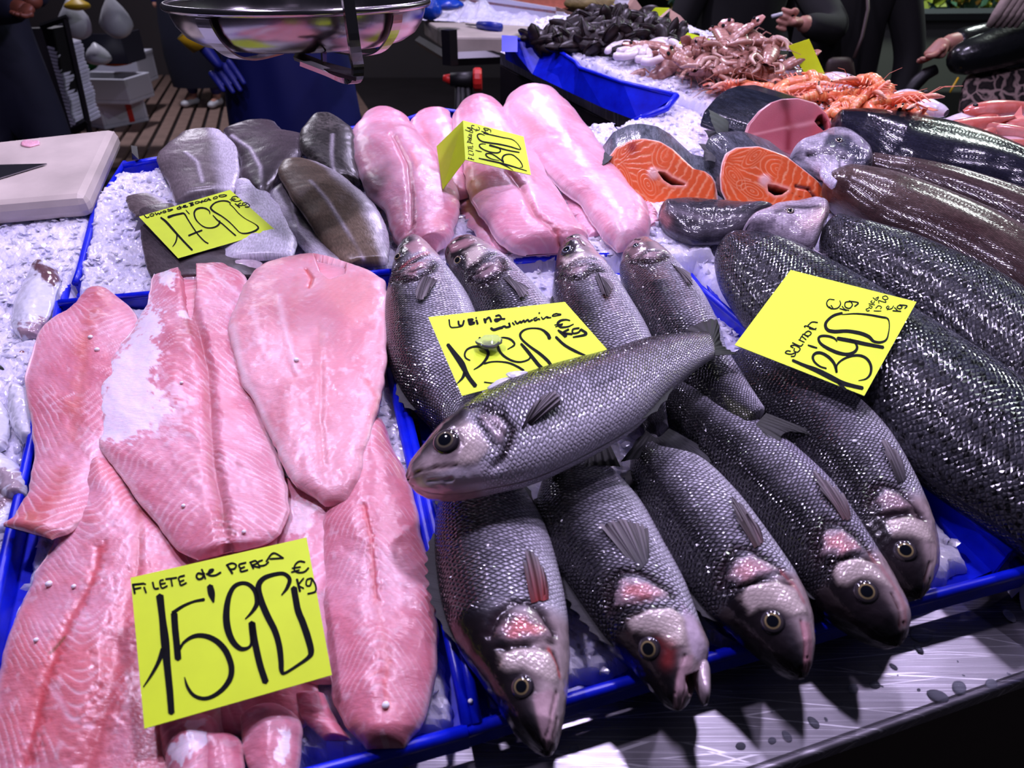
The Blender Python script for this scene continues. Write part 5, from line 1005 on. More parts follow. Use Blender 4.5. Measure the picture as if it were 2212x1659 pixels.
blob('silver_fin_flap', 'silvery fin flap hanging from the cut silver fish head', [(1768, 366, 1800, 352), (1775, 385, 1815, 372), (1790, 398, 1813, 390), (1802, 406, 1808, 404)], .065, .008, mix2((150, 146, 166), (210, 204, 222)), 'sleek', 'fish piece', seed=35)
# ------------------------------------------------------------- fillets
def flesh(S, seed, pale=(228, 160, 178), deep=(214, 128, 146), pitch=.011, k=1.5, sgn=1, amt=.5, vc=0.0, edge=(244, 206, 212), wline=.10, band=0.0):
    u, v = S.UV[..., 0], S.UV[..., 1] - vc; n = fbm(u * 16, v * 16, seed, 4); n2 = fbm(u * 45, v * 45, seed + 3, 4)
    q = sst(.35, .68, n)[..., None]; col = C(*pale) * (1 - q) + C(*deep) * q
    ph = (u + sgn * np.sqrt(v ** 2 + .00012) * k) / pitch + (n - .5) * 2.2 + (n2 - .5) * .7
    rg_ = ridge(ph, wline) * sst(.38, .62, n2) * amt; dk = ridge(ph + .28, .2) * amt * .30
    col = col * (1 - dk[..., None]) + C(208, 110, 108) * dk[..., None]
    col = col * (1 - rg_[..., None]) + C(250, 216, 226) * rg_[..., None]
    if band:
        b = np.exp(-(v / .012) ** 2) * band * sst(.3, .6, n2); col = col * (1 - b[..., None]) + C(196, 96, 88) * b[..., None]
    e = sst(.86, .99, np.abs(S.X))[..., None] * .6; col = col * (1 - e) + C(*edge) * e
    w = sst(.66, .78, fbm(u * 130, v * 130, seed + 8, 3)) * .30; col = col * (1 - w[..., None]) + C(248, 222, 234) * w[..., None]
    S.Cl[..., :3] = col
    S.V += UPN * (((n2 - .5) * .0028 - rg_ * .0003 + (n - .5) * .004) * (S.Zr > .2))[..., None]
def fillet(label, st, h, T, seed, tk=.62, paint=None, name='perch_fillet', cat='fish fillet', group='raw pink perch fillets', mat='flesh', ns=220, nt=110, rag=4.5, lift=None, dome=1.8, groove=None, post=None, endp=(.07, .07), **kw):
    T = [a * tk for a in T] if hasattr(T, '__len__') else T * tk
    S = loft(st, h, T, ns, nt, 'fillet', rag=rag, seed=seed, dome=dome, lift=lift, endp=endp)
    (paint or flesh)(S, seed, **kw)
    S.normals()
    if groove:
        for g in groove: S.line(*g[:1], C(176, 98, 104), g[1], g[2], dz=-g[3], jag=.3)
    if post: post(S)
    S.normals()
    o = S.build(name, M[mat]); tag(o, label, cat, group); return o, S
curve = lambda a, f=1.0: (lambda s, t: a * np.sin(s * PI * f) + 0 * t)
RED = C(206, 70, 76); WH = C(250, 236, 246)
fillet('pink perch fillet at the left, its folded tail over the tray wall', [(188, 624, 214, 619), (150, 670, 292, 672), (100, 702, 302, 740), (58, 790, 292, 830), (60, 880, 272, 920), (73, 970, 242, 990), (66, 1050, 218, 1062), (38, 1112, 172, 1135), (14, 1140, 110, 1166)],
       [.030, .034, .036, .036, .034, .032, .032, .036, .040], .014, 41, sgn=1, amt=.75, band=.6, vc=-.002, post=lambda S: (S.line([(185, 720), (180, 800), (165, 870), (160, 940)], C(206, 112, 104), 12, .45, dz=-.0015, jag=.8), S.line([(110, 875), (160, 850)], WH, 2, .7), S.line([(60, 1110), (90, 1150), (110, 1160)], C(190, 120, 90), 12, .4)))
fillet('huge perch fillet filling the lower left corner', [(205, 985, 240, 985), (172, 1065, 290, 1070), (128, 1150, 365, 1150), (78, 1250, 425, 1240), (36, 1340, 450, 1340), (4, 1440, 470, 1440), (-25, 1540, 485, 1540), (-50, 1640, 480, 1650), (-60, 1760, 440, 1780)],
       [.022, .024, .024, .022, .022, .022, .022, .020, .018], .026, 44, sgn=1, k=1.7, pitch=.0085, amt=.7, deep=(222, 128, 138), vc=-.012, nt=140, ns=260,
       post=lambda S: (S.line([(215, 1180), (195, 1260), (160, 1320), (125, 1400), (95, 1480), (75, 1560), (60, 1640)], RED, 13, .75, dz=-.002, jag=.9), S.line([(302, 1100), (300, 1180), (296, 1240)], C(200, 106, 100), 9, .5, dz=-.003), S.line([(285, 1240), (262, 1330), (250, 1400), (240, 1470), (190, 1659)], C(202, 84, 92), 20, .6, dz=-.003, jag=.9), S.line([(135, 1375), (118, 1400), (108, 1408)], C(96, 84, 40), 4, .8), S.line([(110, 1480), (150, 1550), (200, 1570)], C(242, 206, 220), 5, .5), S.poly([(280, 1240), (330, 1200), (420, 1300), (400, 1500), (300, 1560), (270, 1400)], C(224, 116, 124), soft=40, amt=.5)))
fillet('flat perch fillet hidden mostly under the card priced 15,90', [(405, 1130, 600, 1120), (400, 1230, 640, 1220), (410, 1330, 660, 1330), (430, 1430, 680, 1430), (450, 1520, 690, 1520), (470, 1590, 640, 1590)], .020, .014, 45, amt=.5, deep=(220, 130, 140))
fillet('perch fillet lying under the right-hand one, whitish top edge', [(600, 1030, 780, 1060), (596, 1110, 770, 1120), (600, 1200, 730, 1210), (620, 1300, 725, 1300), (640, 1400, 725, 1400), (650, 1480, 730, 1480)], .022, .018, 46, amt=.6, post=lambda S: S.poly([(600, 1090), (640, 1070), (690, 1100), (650, 1160), (612, 1150)], C(250, 226, 234), soft=14, amt=.7, jag=14))
fillet('long perch fillet at the bottom centre with a red centre line', [(788, 912, 826, 905), (742, 1000, 862, 985), (702, 1090, 893, 1080), (690, 1180, 920, 1170), (690, 1270, 938, 1260), (700, 1370, 947, 1360), (714, 1465, 946, 1450), (738, 1552, 920, 1550), (790, 1622, 870, 1618)],
       [.028, .028, .026, .025, .024, .024, .026, .028, .03], .028, 47, sgn=-1, k=1.8, pitch=.0080, amt=.55, vc=.0, nt=130, ns=260,
       post=lambda S: (S.line([(786, 1090), (800, 1160), (806, 1240), (812, 1290)], RED, 6, .8, dz=-.0015, jag=1.0), S.line([(838, 1430), (832, 1480), (840, 1530)], RED, 7, .7, jag=.8), S.line([(800, 1460), (835, 1440)], RED, 3, .6), S.line([(770, 1560), (740, 1590)], C(210, 120, 110), 12, .4), S.line([(812, 1300), (826, 1360), (836, 1420)], C(214, 120, 124), 8, .5, dz=-.001, jag=1)))
fillet('big butterflied perch fillet in the middle, left half covered by white skin', [(332, 590, 505, 562), (322, 645, 535, 612), (288, 712, 542, 700), (232, 790, 545, 790), (213, 880, 562, 880), (213, 965, 588, 960), (268, 1042, 612, 1040), (332, 1120, 622, 1110), (382, 1185, 590, 1165), (428, 1213, 500, 1192)],
       [.036, .038, .04, .04, .038, .037, .036, .036, .036, .036], .016, 42, sgn=-1, k=1.3, pitch=.010, amt=.7, nt=150, ns=260, band=.1,
       groove=[([(402, 590), (408, 650), (430, 720), (448, 800), (452, 900), (460, 1000), (478, 1090), (492, 1185)], 9, .6, .010)],
       post=lambda S: (S.poly([(330, 640), (350, 690), (330, 730), (345, 760), (330, 800), (330, 840), (370, 870), (345, 900), (330, 930), (300, 940), (270, 955), (225, 945), (210, 880), (218, 830), (250, 770), (290, 700)], C(246, 232, 246), soft=8, amt=.95, jag=16), S.poly([(340, 590), (362, 580), (382, 592), (372, 625), (348, 612)], C(250, 240, 250), soft=6, amt=.9, jag=6), S.poly([(386, 672), (408, 662), (408, 684), (392, 690)], C(250, 240, 250), soft=5, amt=.8, jag=6),
                       S.poly([(320, 840), (400, 850), (420, 880), (380, 930), (330, 950)], C(246, 226, 238), soft=30, amt=.45, jag=40), S.poly([(384, 550), (420, 550), (420, 620), (408, 680), (396, 640)], C(226, 140, 150), soft=7, amt=1, dz=-.034), S.line([(404, 690), (412, 720)], C(170, 90, 92), 7, .6), S.line([(450, 575), (470, 600), (520, 640)], C(250, 230, 240), 7, .5, jag=1), S.line([(480, 1100), (500, 1150)], C(150, 96, 96), 7, .6, jag=1)))
fillet('smooth pale perch fillet on top at the right of the perch tray', [(568, 574, 668, 548), (520, 630, 802, 592), (500, 700, 840, 640), (508, 780, 843, 730), (545, 860, 836, 810), (578, 930, 816, 880), (608, 1000, 797, 960), (645, 1056, 786, 1020), (698, 1094, 748, 1094)],
       [.044, .046, .048, .048, .046, .044, .042, .040, .038], .018, 43, sgn=1, pale=(234, 170, 182), deep=(224, 148, 160), amt=.18, nt=140, ns=240, dome=2.8, vc=.0,
       post=lambda S: (S.poly([(676, 535), (748, 545), (742, 588), (712, 600), (694, 585)], C(230, 150, 156), soft=7, amt=1, dz=-.036), S.line([(600, 640), (610, 690), (625, 740), (640, 800)], C(250, 214, 224), 8, .6, dz=.0015, jag=.8), S.line([(545, 660), (560, 720), (570, 760)], C(250, 214, 224), 7, .5, jag=1), S.line([(660, 580), (672, 600), (668, 620)], C(206, 70, 62), 5, .8, dz=-.002), S.line([(640, 600), (632, 700), (650, 780)], C(222, 140, 146), 10, .4), S.line([(690, 700), (694, 800), (690, 900), (700, 1000)], C(224, 150, 156), 8, .5, dz=-.002), S.line([(505, 700), (520, 790), (560, 880), (600, 960), (640, 1030)], C(248, 222, 226), 8, .5), S.line([(790, 820), (815, 860), (800, 900)], C(214, 96, 96), 7, .5, jag=1), S.poly([(700, 590), (800, 600), (830, 680), (760, 700), (700, 640)], C(240, 166, 166), soft=40, amt=.6)))
fillet('small ragged perch trimming with white skin at the bottom edge', [(352, 1585, 380, 1560), (350, 1620, 455, 1548), (365, 1670, 480, 1600), (380, 1730, 470, 1680)], .03, .022, 48, name='fillet_trimming', rag=.9, cat='fish piece', amt=.3, post=lambda S: S.poly([(400, 1550), (450, 1545), (440, 1600), (400, 1640), (360, 1659), (380, 1600)], C(250, 236, 248), soft=8, amt=.85, jag=14), group='perch trimmings')
fillet('rounded perch trimming left of the white-streaked one', [(425, 1610, 470, 1590), (420, 1650, 520, 1600), (425, 1720, 530, 1690)], .028, .018, 49, name='fillet_trimming', rag=.9, cat='fish piece', amt=.0, group='perch trimmings')
fillet('square perch trimming with a white streak near the tray rim', [(520, 1545, 600, 1520), (522, 1590, 650, 1560), (530, 1640, 650, 1640), (560, 1720, 640, 1720)], .026, .020, 50, name='fillet_trimming', rag=.9, cat='fish piece', amt=.1, group='perch trimmings', post=lambda S: S.poly([(605, 1565), (625, 1575), (622, 1630), (600, 1659), (590, 1630)], WH, soft=6, amt=.9, jag=8))
fillet('thin perch scrap beside the trimmings', [(640, 1500, 700, 1500), (650, 1550, 730, 1560), (700, 1600, 760, 1600)], .022, .012, 51, name='fillet_trimming', rag=.9, cat='fish piece', amt=.3, group='perch trimmings')
# pink fillets at the back (rosada)
ro = dict(name='pink_fillet', group='pale pink fillets behind the bass', pale=(234, 178, 198), deep=(224, 152, 174), edge=(244, 214, 226), amt=.28, ns=180, nt=110, dome=2.0, rag=4, tk=.72, endp=(.1, .13), k=.5, pitch=.009)
fillet('pale pink scrap fillet lying flat beneath the central pair', [(985, 430, 1035, 425), (1000, 470, 1060, 470), (1035, 520, 1085, 510), (1070, 550, 1095, 545)], .024, .012, 60, **ro)
fillet('pale pink scrap fillet under the rightmost pink one', [(1205, 410, 1250, 405), (1225, 450, 1275, 450), (1250, 490, 1290, 490), (1275, 515, 1295, 510)], .024, .012, 61, **ro)
fillet('small pink fillet end beside the dark salmon piece', [(1385, 455, 1400, 450), (1388, 480, 1420, 470), (1395, 505, 1425, 490)], .022, .018, 62, **ro)
fillet('pale pink fillet rolled up behind the leftmost pair', [(900, 246, 968, 240), (884, 280, 988, 280), (900, 340, 1005, 335), (930, 400, 1015, 390), (960, 440, 1010, 430)], .034, .026, 63, **ro, post=lambda S: S.line([(910, 262), (925, 300), (925, 340)], C(222, 130, 140), 7, .5, dz=-.002))
fillet('leftmost pale pink butterflied fillet beside the cod', [(800, 247, 850, 241), (763, 285, 893, 274), (768, 345, 940, 330), (792, 410, 985, 400), (832, 470, 995, 450), (848, 515, 985, 490), (875, 545, 970, 520), (905, 556, 945, 545)],
       [.035, .042, .046, .046, .042, .038, .034, .032], .034, 64, **ro, groove=[([(850, 290), (880, 350), (888, 420), (886, 480), (890, 540)], 7, .5, .009)], post=lambda S: (S.line([(940, 480), (975, 450), (985, 430)], C(226, 126, 136), 14, .5, jag=.8), S.line([(840, 500), (850, 545)], C(222, 120, 130), 12, .5), S.line([(890, 330), (905, 370)], C(216, 110, 110), 5, .5)))
fillet('central pale pink butterflied fillet under the folded yellow card', [(1000, 228, 1058, 217), (978, 258, 1096, 250), (985, 315, 1135, 310), (1003, 372, 1182, 375), (1020, 440, 1225, 445), (1055, 495, 1255, 490), (1090, 535, 1268, 518), (1135, 556, 1245, 545)],
       [.040, .050, .052, .05, .046, .040, .036, .032], .036, 65, **ro, groove=[([(1100, 370), (1130, 410), (1155, 460), (1200, 500), (1212, 540)], 7, .6, .009)], post=lambda S: (S.line([(1065, 228), (1090, 270), (1110, 300)], C(246, 226, 240), 8, .6, jag=1), S.line([(1205, 490), (1208, 530)], C(220, 110, 112), 7, .5)))
fillet('rightmost pale pink fillet, arched high over the ice', [(1110, 205, 1170, 194), (1086, 235, 1218, 222), (1103, 287, 1268, 278), (1145, 340, 1315, 340), (1195, 395, 1362, 410), (1245, 440, 1400, 455), (1290, 500, 1402, 500), (1330, 547, 1375, 540)],
       [.050, .058, .056, .05, .044, .038, .034, .030], .040, 66, **ro, post=lambda S: (S.line([(1120, 215), (1150, 240), (1180, 270)], C(246, 224, 236), 7, .5, jag=1), S.poly([(1120, 250), (1170, 250), (1190, 290), (1150, 300)], C(230, 134, 140), soft=26, amt=.5), S.line([(1180, 310), (1240, 380), (1300, 450), (1340, 520)], C(232, 150, 164), 10, .4, dz=-.002), S.line([(1285, 440), (1330, 470), (1340, 520)], C(246, 220, 230), 10, .5, jag=1)))
# cod loins
def codpaint(S, seed, a=(66, 58, 58), b=(124, 112, 110), pale=(206, 200, 214), edge=.75, side=1, spots=0, **kw):
    u, v = S.UV[..., 0], S.UV[..., 1]; n = fbm(u * 30, v * 30, seed, 4); n2 = fbm(u * 220, v * 90, seed + 2, 3)
    col = C(*a) * (1 - n[..., None]) + C(*b) * n[..., None]; col = col * (.75 + .5 * n2[..., None])
    if spots:
        w = cell_h(u, v, .007, seed, 0, 1.0); col = col * np.where(fbm(u * 260, v * 260, seed + 9, 2) > .55, .45, 1.1)[..., None]
    k = sst(edge - .35, edge + .1, side * S.X + (n - .5) * .3) if side else sst(edge, 1, np.abs(S.X)); k = k[..., None] * .85
    col = col * (1 - k) + C(*pale) * k
    S.Cl[..., :3] = col; S.V += UPN * (((n - .5) * .0025) * (S.Zr > .2))[..., None]
def cod(label, st, h, T, seed, latl=None, **kw):
    k = dict(name='cod_loin', group='cod loins, skin side up', mat='codskin', paint=codpaint, tk=.55, ns=150, nt=90, rag=1.5, dome=2.2)
    post = (lambda S: S.line(latl, C(196, 188, 200), 4, .75, dz=.0008)) if latl else None
    k.update(kw); return fillet(label, st, h, T, seed, post=post, **k)
cod('small brown cod scrap left of the card priced 17,90', [(272, 428, 330, 422), (278, 448, 368, 440), (295, 470, 395, 460)], .038, .012, 70)
cod('dark cod loin below the card priced 17,90', [(300, 452, 372, 440), (303, 500, 430, 500), (310, 545, 520, 556), (322, 590, 590, 586), (345, 606, 600, 604)], [.040, .038, .036, .034, .032], .014, 71, a=(44, 38, 42), b=(90, 80, 82), side=1, edge=1.2)
cod('speckled cod loin at the back of the cod pile', [(680, 253, 712, 251), (650, 285, 760, 280), (652, 325, 768, 325), (680, 360, 775, 385), (720, 400, 780, 400)], [.05, .052, .05, .045, .04], .024, 72, spots=1, a=(36, 34, 34), b=(88, 84, 80), edge=1.2, latl=[(718, 290), (716, 330), (720, 370)])
cod('dark cod loin with a white line, second from the left at the back', [(528, 272, 590, 265), (484, 285, 622, 290), (503, 315, 668, 300), (518, 352, 665, 330), (520, 388, 622, 372), (555, 432, 582, 425)], [.042, .044, .042, .04, .036, .034], .024, 73, a=(46, 40, 44), b=(84, 74, 78), edge=1.15, latl=[(500, 292), (540, 320), (562, 360), (566, 410)])
cod('grey cod loin with a pale side, at the left back above the card', [(398, 290, 474, 283), (352, 325, 507, 312), (340, 352, 518, 352), (362, 398, 518, 390), (378, 438, 505, 420)], [.040, .042, .040, .036, .034], .024, 74, a=(78, 70, 72), b=(120, 110, 112), edge=.6, latl=[(400, 328), (425, 350), (438, 390), (442, 425)])
cod('whitish cod loin under the brown one', [(580, 420, 612, 395), (595, 470, 665, 470), (635, 520, 720, 530), (680, 566, 760, 578)], .034, .016, 75, a=(90, 82, 88), b=(140, 130, 138), side=-1, edge=.2, latl=[(632, 440), (645, 500), (680, 540)])
cod('white-bellied cod loin sticking out to the right of the card', [(512, 394, 530, 390), (508, 430, 592, 428), (500, 480, 628, 480), (485, 535, 641, 532), (475, 570, 632, 558)], .036, .018, 76, a=(190, 184, 200), b=(222, 216, 232), side=1, edge=.1, pale=(226, 222, 238))
cod('brown cod loin lying on top at the right of the cod pile', [(612, 350, 652, 346), (602, 376, 722, 370), (625, 420, 772, 408), (662, 478, 808, 442), (698, 528, 836, 492), (735, 566, 843, 540), (762, 580, 838, 572)], [.046, .05, .05, .046, .042, .038, .034], .020, 77, a=(92, 78, 64), b=(142, 124, 106), edge=.72, latl=[(670, 390), (705, 430), (745, 490), (785, 560)])
fillet('pale rolled belly strip between the cod and the perch', [(470, 575, 475, 600), (510, 562, 515, 600), (550, 565, 552, 598), (572, 575, 572, 596)], .032, .014, 78, name='fish_strip', rag=.6, cat='fish piece', mat='squid', pale=(226, 210, 222), deep=(206, 184, 200), amt=.1, group=None)
fillet('pale folded skin strip behind the butterflied perch fillet', [(385, 575, 388, 602), (410, 570, 410, 606), (432, 572, 432, 606)], .034, .010, 79, name='fish_strip', rag=.6, cat='fish piece', mat='squid', pale=(206, 196, 208), deep=(176, 160, 172), amt=.1, group=None)
# squids at the left edge
def sq(label, st, h, T, seed, dark=.3, post=None, a=(206, 208, 222), b=(228, 228, 238)):
    def pt(S, seed, **k):
        n = fbm(S.UV[..., 0] * 60, S.UV[..., 1] * 60, seed, 4)
        S.Cl[..., :3] = C(*a) * (1 - n[..., None]) + C(*b) * n[..., None]; w = (sst(1 - dark, 1 - dark + .15, n) * .9)[..., None]
        S.Cl[..., :3] = S.Cl[..., :3] * (1 - w) + C(112, 74, 84) * w
        S.V += UPN * (((n - .5) * .006) * (S.Zr > .2))[..., None]
    return fillet(label, st, h, T, seed, paint=pt, name='small_squid', cat='squid', group='small squid at the left edge', mat='squid', ns=90, nt=60, rag=1.5, post=post, dome=2.0)
sq('upright little squid with a purple-brown tip on the ice at the left', [(82, 568, 105, 566), (58, 600, 130, 598), (38, 640, 122, 640), (24, 690, 108, 690), (30, 715, 90, 712), (52, 738, 88, 728)], .022, .018, 80, dark=.1,
   post=lambda S: (S.poly([(75, 560), (140, 590), (118, 622), (98, 612), (85, 590), (70, 580)], C(96, 54, 60), soft=8, amt=.95, jag=6), S.poly([(40, 700), (105, 690), (90, 745), (40, 730)], C(150, 110, 122), soft=8, amt=.8, jag=10)))
sq('white squid body tucked against the perch tray', [(22, 850, 45, 835), (20, 890, 76, 860), (30, 930, 78, 910), (50, 958, 80, 950)], .020, .018, 81)
sq('squid with brown skin hanging over the blue tray edge', [(-20, 1000, 10, 985), (-20, 1040, 45, 1010), (0, 1070, 58, 1040), (20, 1085, 60, 1072)], .022, .02, 82, post=lambda S: S.poly([(-20, 1010), (30, 1010), (58, 1040), (50, 1075), (10, 1060)], C(130, 80, 86), soft=14, amt=.6, jag=14))
sq('squid half out of the frame at the left edge', [(-50, 860, -30, 840), (-60, 910, 12, 880), (-50, 960, 22, 930), (-20, 985, 15, 975)], .018, .016, 83)
sq('dark wet squid lowest at the left edge', [(-30, 1070, 0, 1060), (-30, 1110, 40, 1085), (-20, 1150, 35, 1115), (-10, 1165, 15, 1150)], .018, .016, 84, dark=.6)
blob('squid_scrap', 'dark shell scrap on the ice near the left edge', [(-14, 792, -12, 804), (0, 792, 2, 806), (14, 800, 14, 806)], .016, .006, mix2((30, 40, 34), (80, 90, 84)), 'shell', 'shellfish', seed=85)
blob('squid_scrap', 'tiny purple tentacle scrap beside the upright squid', [(40, 770, 46, 776), (55, 755, 58, 768), (70, 757, 70, 764)], .016, .005, mix2((110, 60, 66), (150, 100, 110)), 'squid', 'squid', seed=86)
# ============================================================= cutting boards, knives, scale
def addto(root, o):
    o.parent = root; o.matrix_parent_inverse = Matrix.Translation(-root.location); return o
hb = .052
tp = [P(-260, 330, hb), P(252, 274, hb), P(183, 424, hb), P(-260, 462, hb)]
cb = empty('cutting_board', tuple(tp[2]), 'thick white cutting board at the left edge, stained beige', 'cutting board')
MB().slab(tp, .034, UPN).build('board', M['board'], cb, bevel=.012)
kn = empty('knife', tuple(P(-40, 370, hb)), 'grey pointed knife blade lying on the left cutting board', 'knife')
MB().slab([P(-60, 352, hb + .003), P(-20, 356, hb + .003), P(101, 353, hb + .003), P(0, 384, hb + .003), P(-60, 396, hb + .003)][1:5], .0015, UPN).build('blade', M['blade'], kn)
MB().tube([P(-20, 372, hb + .008), P(-90, 380, hb + .008), P(-150, 388, hb + .008)], [.009, .011, .010], 10).build('handle', M['black'], kn, smooth=True)
blob('fish_scrap', 'small pink scrap of flesh on the left cutting board', [(44, 309, 46, 316), (58, 302, 62, 318), (76, 304, 78, 314), (86, 306, 86, 312)], hb + .001, .003, mix2((225, 160, 175), (240, 190, 205)), 'flesh', 'fish piece', seed=90)
MB().hexa([P(285, 345, .02), P(300, 345, .02), P(300, 335, .02), P(285, 335, .02)], [P(285, 330, .05), P(300, 345, .05), P(296, 316, .05), P(283, 314, .05)]).build('bracket', M['darksteel'], cb)
YB = 2.6
def Zq(x, y, z=1.165): return Zp(x, y, z)
tp = [Zq(915, 42), Zq(1160, 57), Zq(1090, 80), Zq(975, 79)]
cb2 = empty('cutting_board', tuple(tp[2]), 'far cutting board with the blue-handled knife on it', 'cutting board')
MB().slab(tp, .062).build('board', M['board'], cb2, bevel=.008)
k2 = empty('knife', tuple(Zq(1050, 58, 1.175)), 'short knife with a blue handle on the far cutting board', 'knife')
MB().tube([Zq(1034, 54, 1.178), Zq(1058, 57, 1.18), Zq(1082, 60, 1.178)], [.013, .017, .015], 12).build('handle', simple('blue_handle', C(22, 40, 150), .4), k2, smooth=True)
MB().tube([Zq(1010, 53, 1.172), Zq(1036, 55, 1.176)], [.012, .010], 8, flat=.3).build('blade', M['blade'], k2, smooth=True)
stand = empty('board_stand', tuple(Zq(1040, 120, 1.1) * [1, 1, 0]), 'dark steel frame holding the far cutting board, with clamps under it', 'metal stand')
zz = 1.10
MB().tube([Zp(972, 128, zz), Zp(1112, 122, zz)], .022, 4).build('beam', M['darksteel'], stand)
MB().tube([Zp(905, 88, zz), Zp(972, 128, zz)], .018, 4).build('side_rail', M['darksteel'], stand)
a = Zp(973, 140, zz)
MB().tube([a, a + [0, 0, .105]], .026, 4).build('upright', M['darksteel'], stand)
c0 = D(1005, 172, a[1] + .02)
MB().tube([c0 + [-.05, 0, 0], c0 + [.03, 0, 0]], [.022, .026], 12).build('clamp_shaft', M['black'], stand, smooth=True)
kb = MB()
kb.lathe([(0, 0), (.034, 0), (.038, .006), (.038, .022), (.034, .028), (0, .028)], (0, 0, 0), 14)
o = kb.build('clamp_knob', M['red'], None, smooth=False); o.rotation_euler = (0, PI / 2, 0); o.location = c0 + [.028, 0, 0]; addto(stand, o)
MB().tube([c0 + [-.075, 0, .005], c0 + [-.045, 0, 0]], [.010, .020], 8).build('clamp_tip', M['red'], stand, smooth=True)
for dx in (-.05, -.02, .02):
    MB().tube([c0 + [dx * .4, 0, 0], c0 + [dx, .02, -.35], c0 + [dx * 1.4, .03, -1.0]], [.014, .011, .01], 8).build('leg', M['black'], stand, smooth=True)
# hanging scale pan
pd_ = .86; pc = CAM + ray(649, 6) * (pd_); pr_ = 273 / FPX * pd_
sp = empty('weighing_pan', tuple(pc), 'round stainless steel weighing pan hanging above the counter', 'scale pan')
prof = [(pr_ * .985, -.001), (pr_ * .975, -.010), (pr_ * .95, -.020), (pr_ * .89, -.032), (pr_ * .80, -.040), (pr_ * .70, -.0435), (.0, -.044), (0, -.042), (pr_ * .69, -.0415), (pr_ * .79, -.038), (pr_ * .88, -.030), (pr_ * .94, -.018), (pr_ * .965, -.009), (pr_ * .975, 0)]
MB().lathe(prof, (pc[0], pc[1], pc[2]), 96).build('bowl', M['pansteel'], sp, smooth=True)
ring = [pc + [pr_ * math.cos(w), pr_ * math.sin(w), 0] for w in np.linspace(0, 2 * PI, 97)]
MB().tube(ring, .0042, 10, cap=False).build('rolled_rim', M['pansteel'], sp, smooth=True)
def strip(name, pts, w, th, parent, mat='pansteel'):
    V = []; n = len(pts)
    for i, (p, s) in enumerate(pts):
        p = np.array(p); s = np.array(s, float); s /= np.linalg.norm(s); t = np.array(pts[min(i + 1, n - 1)][0]) - np.array(pts[max(i - 1, 0)][0]); nn = np.cross(t, s); nn /= np.linalg.norm(nn)
        V += [p - s * w / 2, p + s * w / 2, p + s * w / 2 + nn * th, p - s * w / 2 + nn * th]
    F = [(4 * i + k, 4 * i + (k + 1) % 4, 4 * i + 4 + (k + 1) % 4, 4 * i + 4 + k) for i in range(n - 1) for k in range(4)] + [(3, 2, 1, 0), (4 * n - 4, 4 * n - 3, 4 * n - 2, 4 * n - 1)]
    o = mesh(name, V, F, M[mat], parent, smooth=False); return o
def hook(name, az, w=.016):
    ca, sa = math.cos(az), math.sin(az); pts = []
    for r, z in [(.30, -.050), (.55, -.052), (.70, -.051), (.84, -.044), (.95, -.030), (1.01, -.016), (1.03, -.006)]:
        pts.append((pc + [pr_ * r * ca, pr_ * r * sa, z], (-sa, ca, 0)))
    q = crom([np.r_[p, s] for p, s in pts], 22); return strip(name, [(x[:3], x[3:]) for x in q], w, .0022, sp)
hook('cradle_arm', -2.02, .020); hook('cradle_arm', -.60, .015); hook('cradle_arm', 1.1, .018); hook('cradle_arm', 2.6, .018)
av = pc + [0, 0, 0]; xa = (765 - 649) / FPX * pd_
apx = [(740, -60), (752, 20), (762, 90), (770, 135), (768, 165), (745, 166), (706, 150), (660, 132)]
q = crom([np.r_[D(x, y, pc[1] - pr_ * (1.02 if y < 110 else .96)), 0] for x, y in apx], 34)
top_ = q[0][:3] + np.array([0, 0, .25])
strip('hanger_arm', [(top_, (1, .6, 0))] + [(x[:3], (1, .6, 0)) for x in q], .012, .006, sp)
strip('hanger_foot', [(D(640, 124, pc[1] - pr_ * .5), (0, 1, .2)), (D(705, 150, pc[1] - pr_ * .9), (0, 1, .2)), (D(772, 168, pc[1] - pr_ * .96), (0, 1, .2))], .02, .004, sp, 'darksteel')
strip('hook_clip', [(D(697, 112, pc[1] - pr_ * .8), (0, 1, 0)), (D(699, 145, pc[1] - pr_ * .8), (0, 1, 0)), (D(705, 158, pc[1] - pr_ * .8), (0, 1, 0)), (D(714, 156, pc[1] - pr_ * .8), (0, 1, 0))], .02, .002, sp)
# ============================================================= boxes, rack and bags behind the counter
def fz(px, py): return Zp(px, py, .03)
def foambox(label, px, py, w, d, h, rz, z0=.03, lid=False, marks=None, contents=None, open_=True):
    p = Zp(px, py, z0); t = empty('foam_box', tuple(p), label, 'styrofoam box', 'white styrofoam boxes behind the counter'); t.rotation_euler = (0, 0, rz)
    def loc(o): o.parent = t; return o
    th = .03
    b = MB(); b.box((0, 0, th / 2), (w, d, th))
    for sx, sy, lx, ly in ((0, 1, w, th), (0, -1, w, th), (1, 0, th, d - 2 * th), (-1, 0, th, d - 2 * th)):
        b.box((sx * (w - th) / 2, sy * (d - th) / 2, h / 2 + th / 2), (lx, ly, h - th))
    loc(b.build('box', M['foam'], None, bevel=.006))
    if not open_: loc(MB().box((0, 0, h + .012), (w * 1.01, d * 1.01, .03)).build('lid', M['foam'], None, bevel=.006))
    if contents: loc(MB().box((0, 0, h * .55), (w - .07, d - .07, h * .4)).build('contents', M[contents], None, bevel=.02))
    if marks:
        for c_, dm, mt in marks: loc(MB().box(c_, dm).build('tape', M[mt], None))
    return t
foambox('lowest white styrofoam box with red tape, on the slatted floor', 232, 262, .62, .44, .20, -.55, open_=False, marks=[((.31, .05, .12), (.012, .05, .2), 'red'), ((.22, .0, .228), (.2, .04, .006), 'red'), ((.05, .08, .228), (.18, .03, .006), 'blue')])
foambox('open white styrofoam box with dark fish in it', 240, 215, .60, .40, .20, -.1, z0=.26, contents='black')
foambox('white styrofoam box at the top of the floor stack', 250, 178, .66, .42, .24, .05, z0=.30, open_=False)
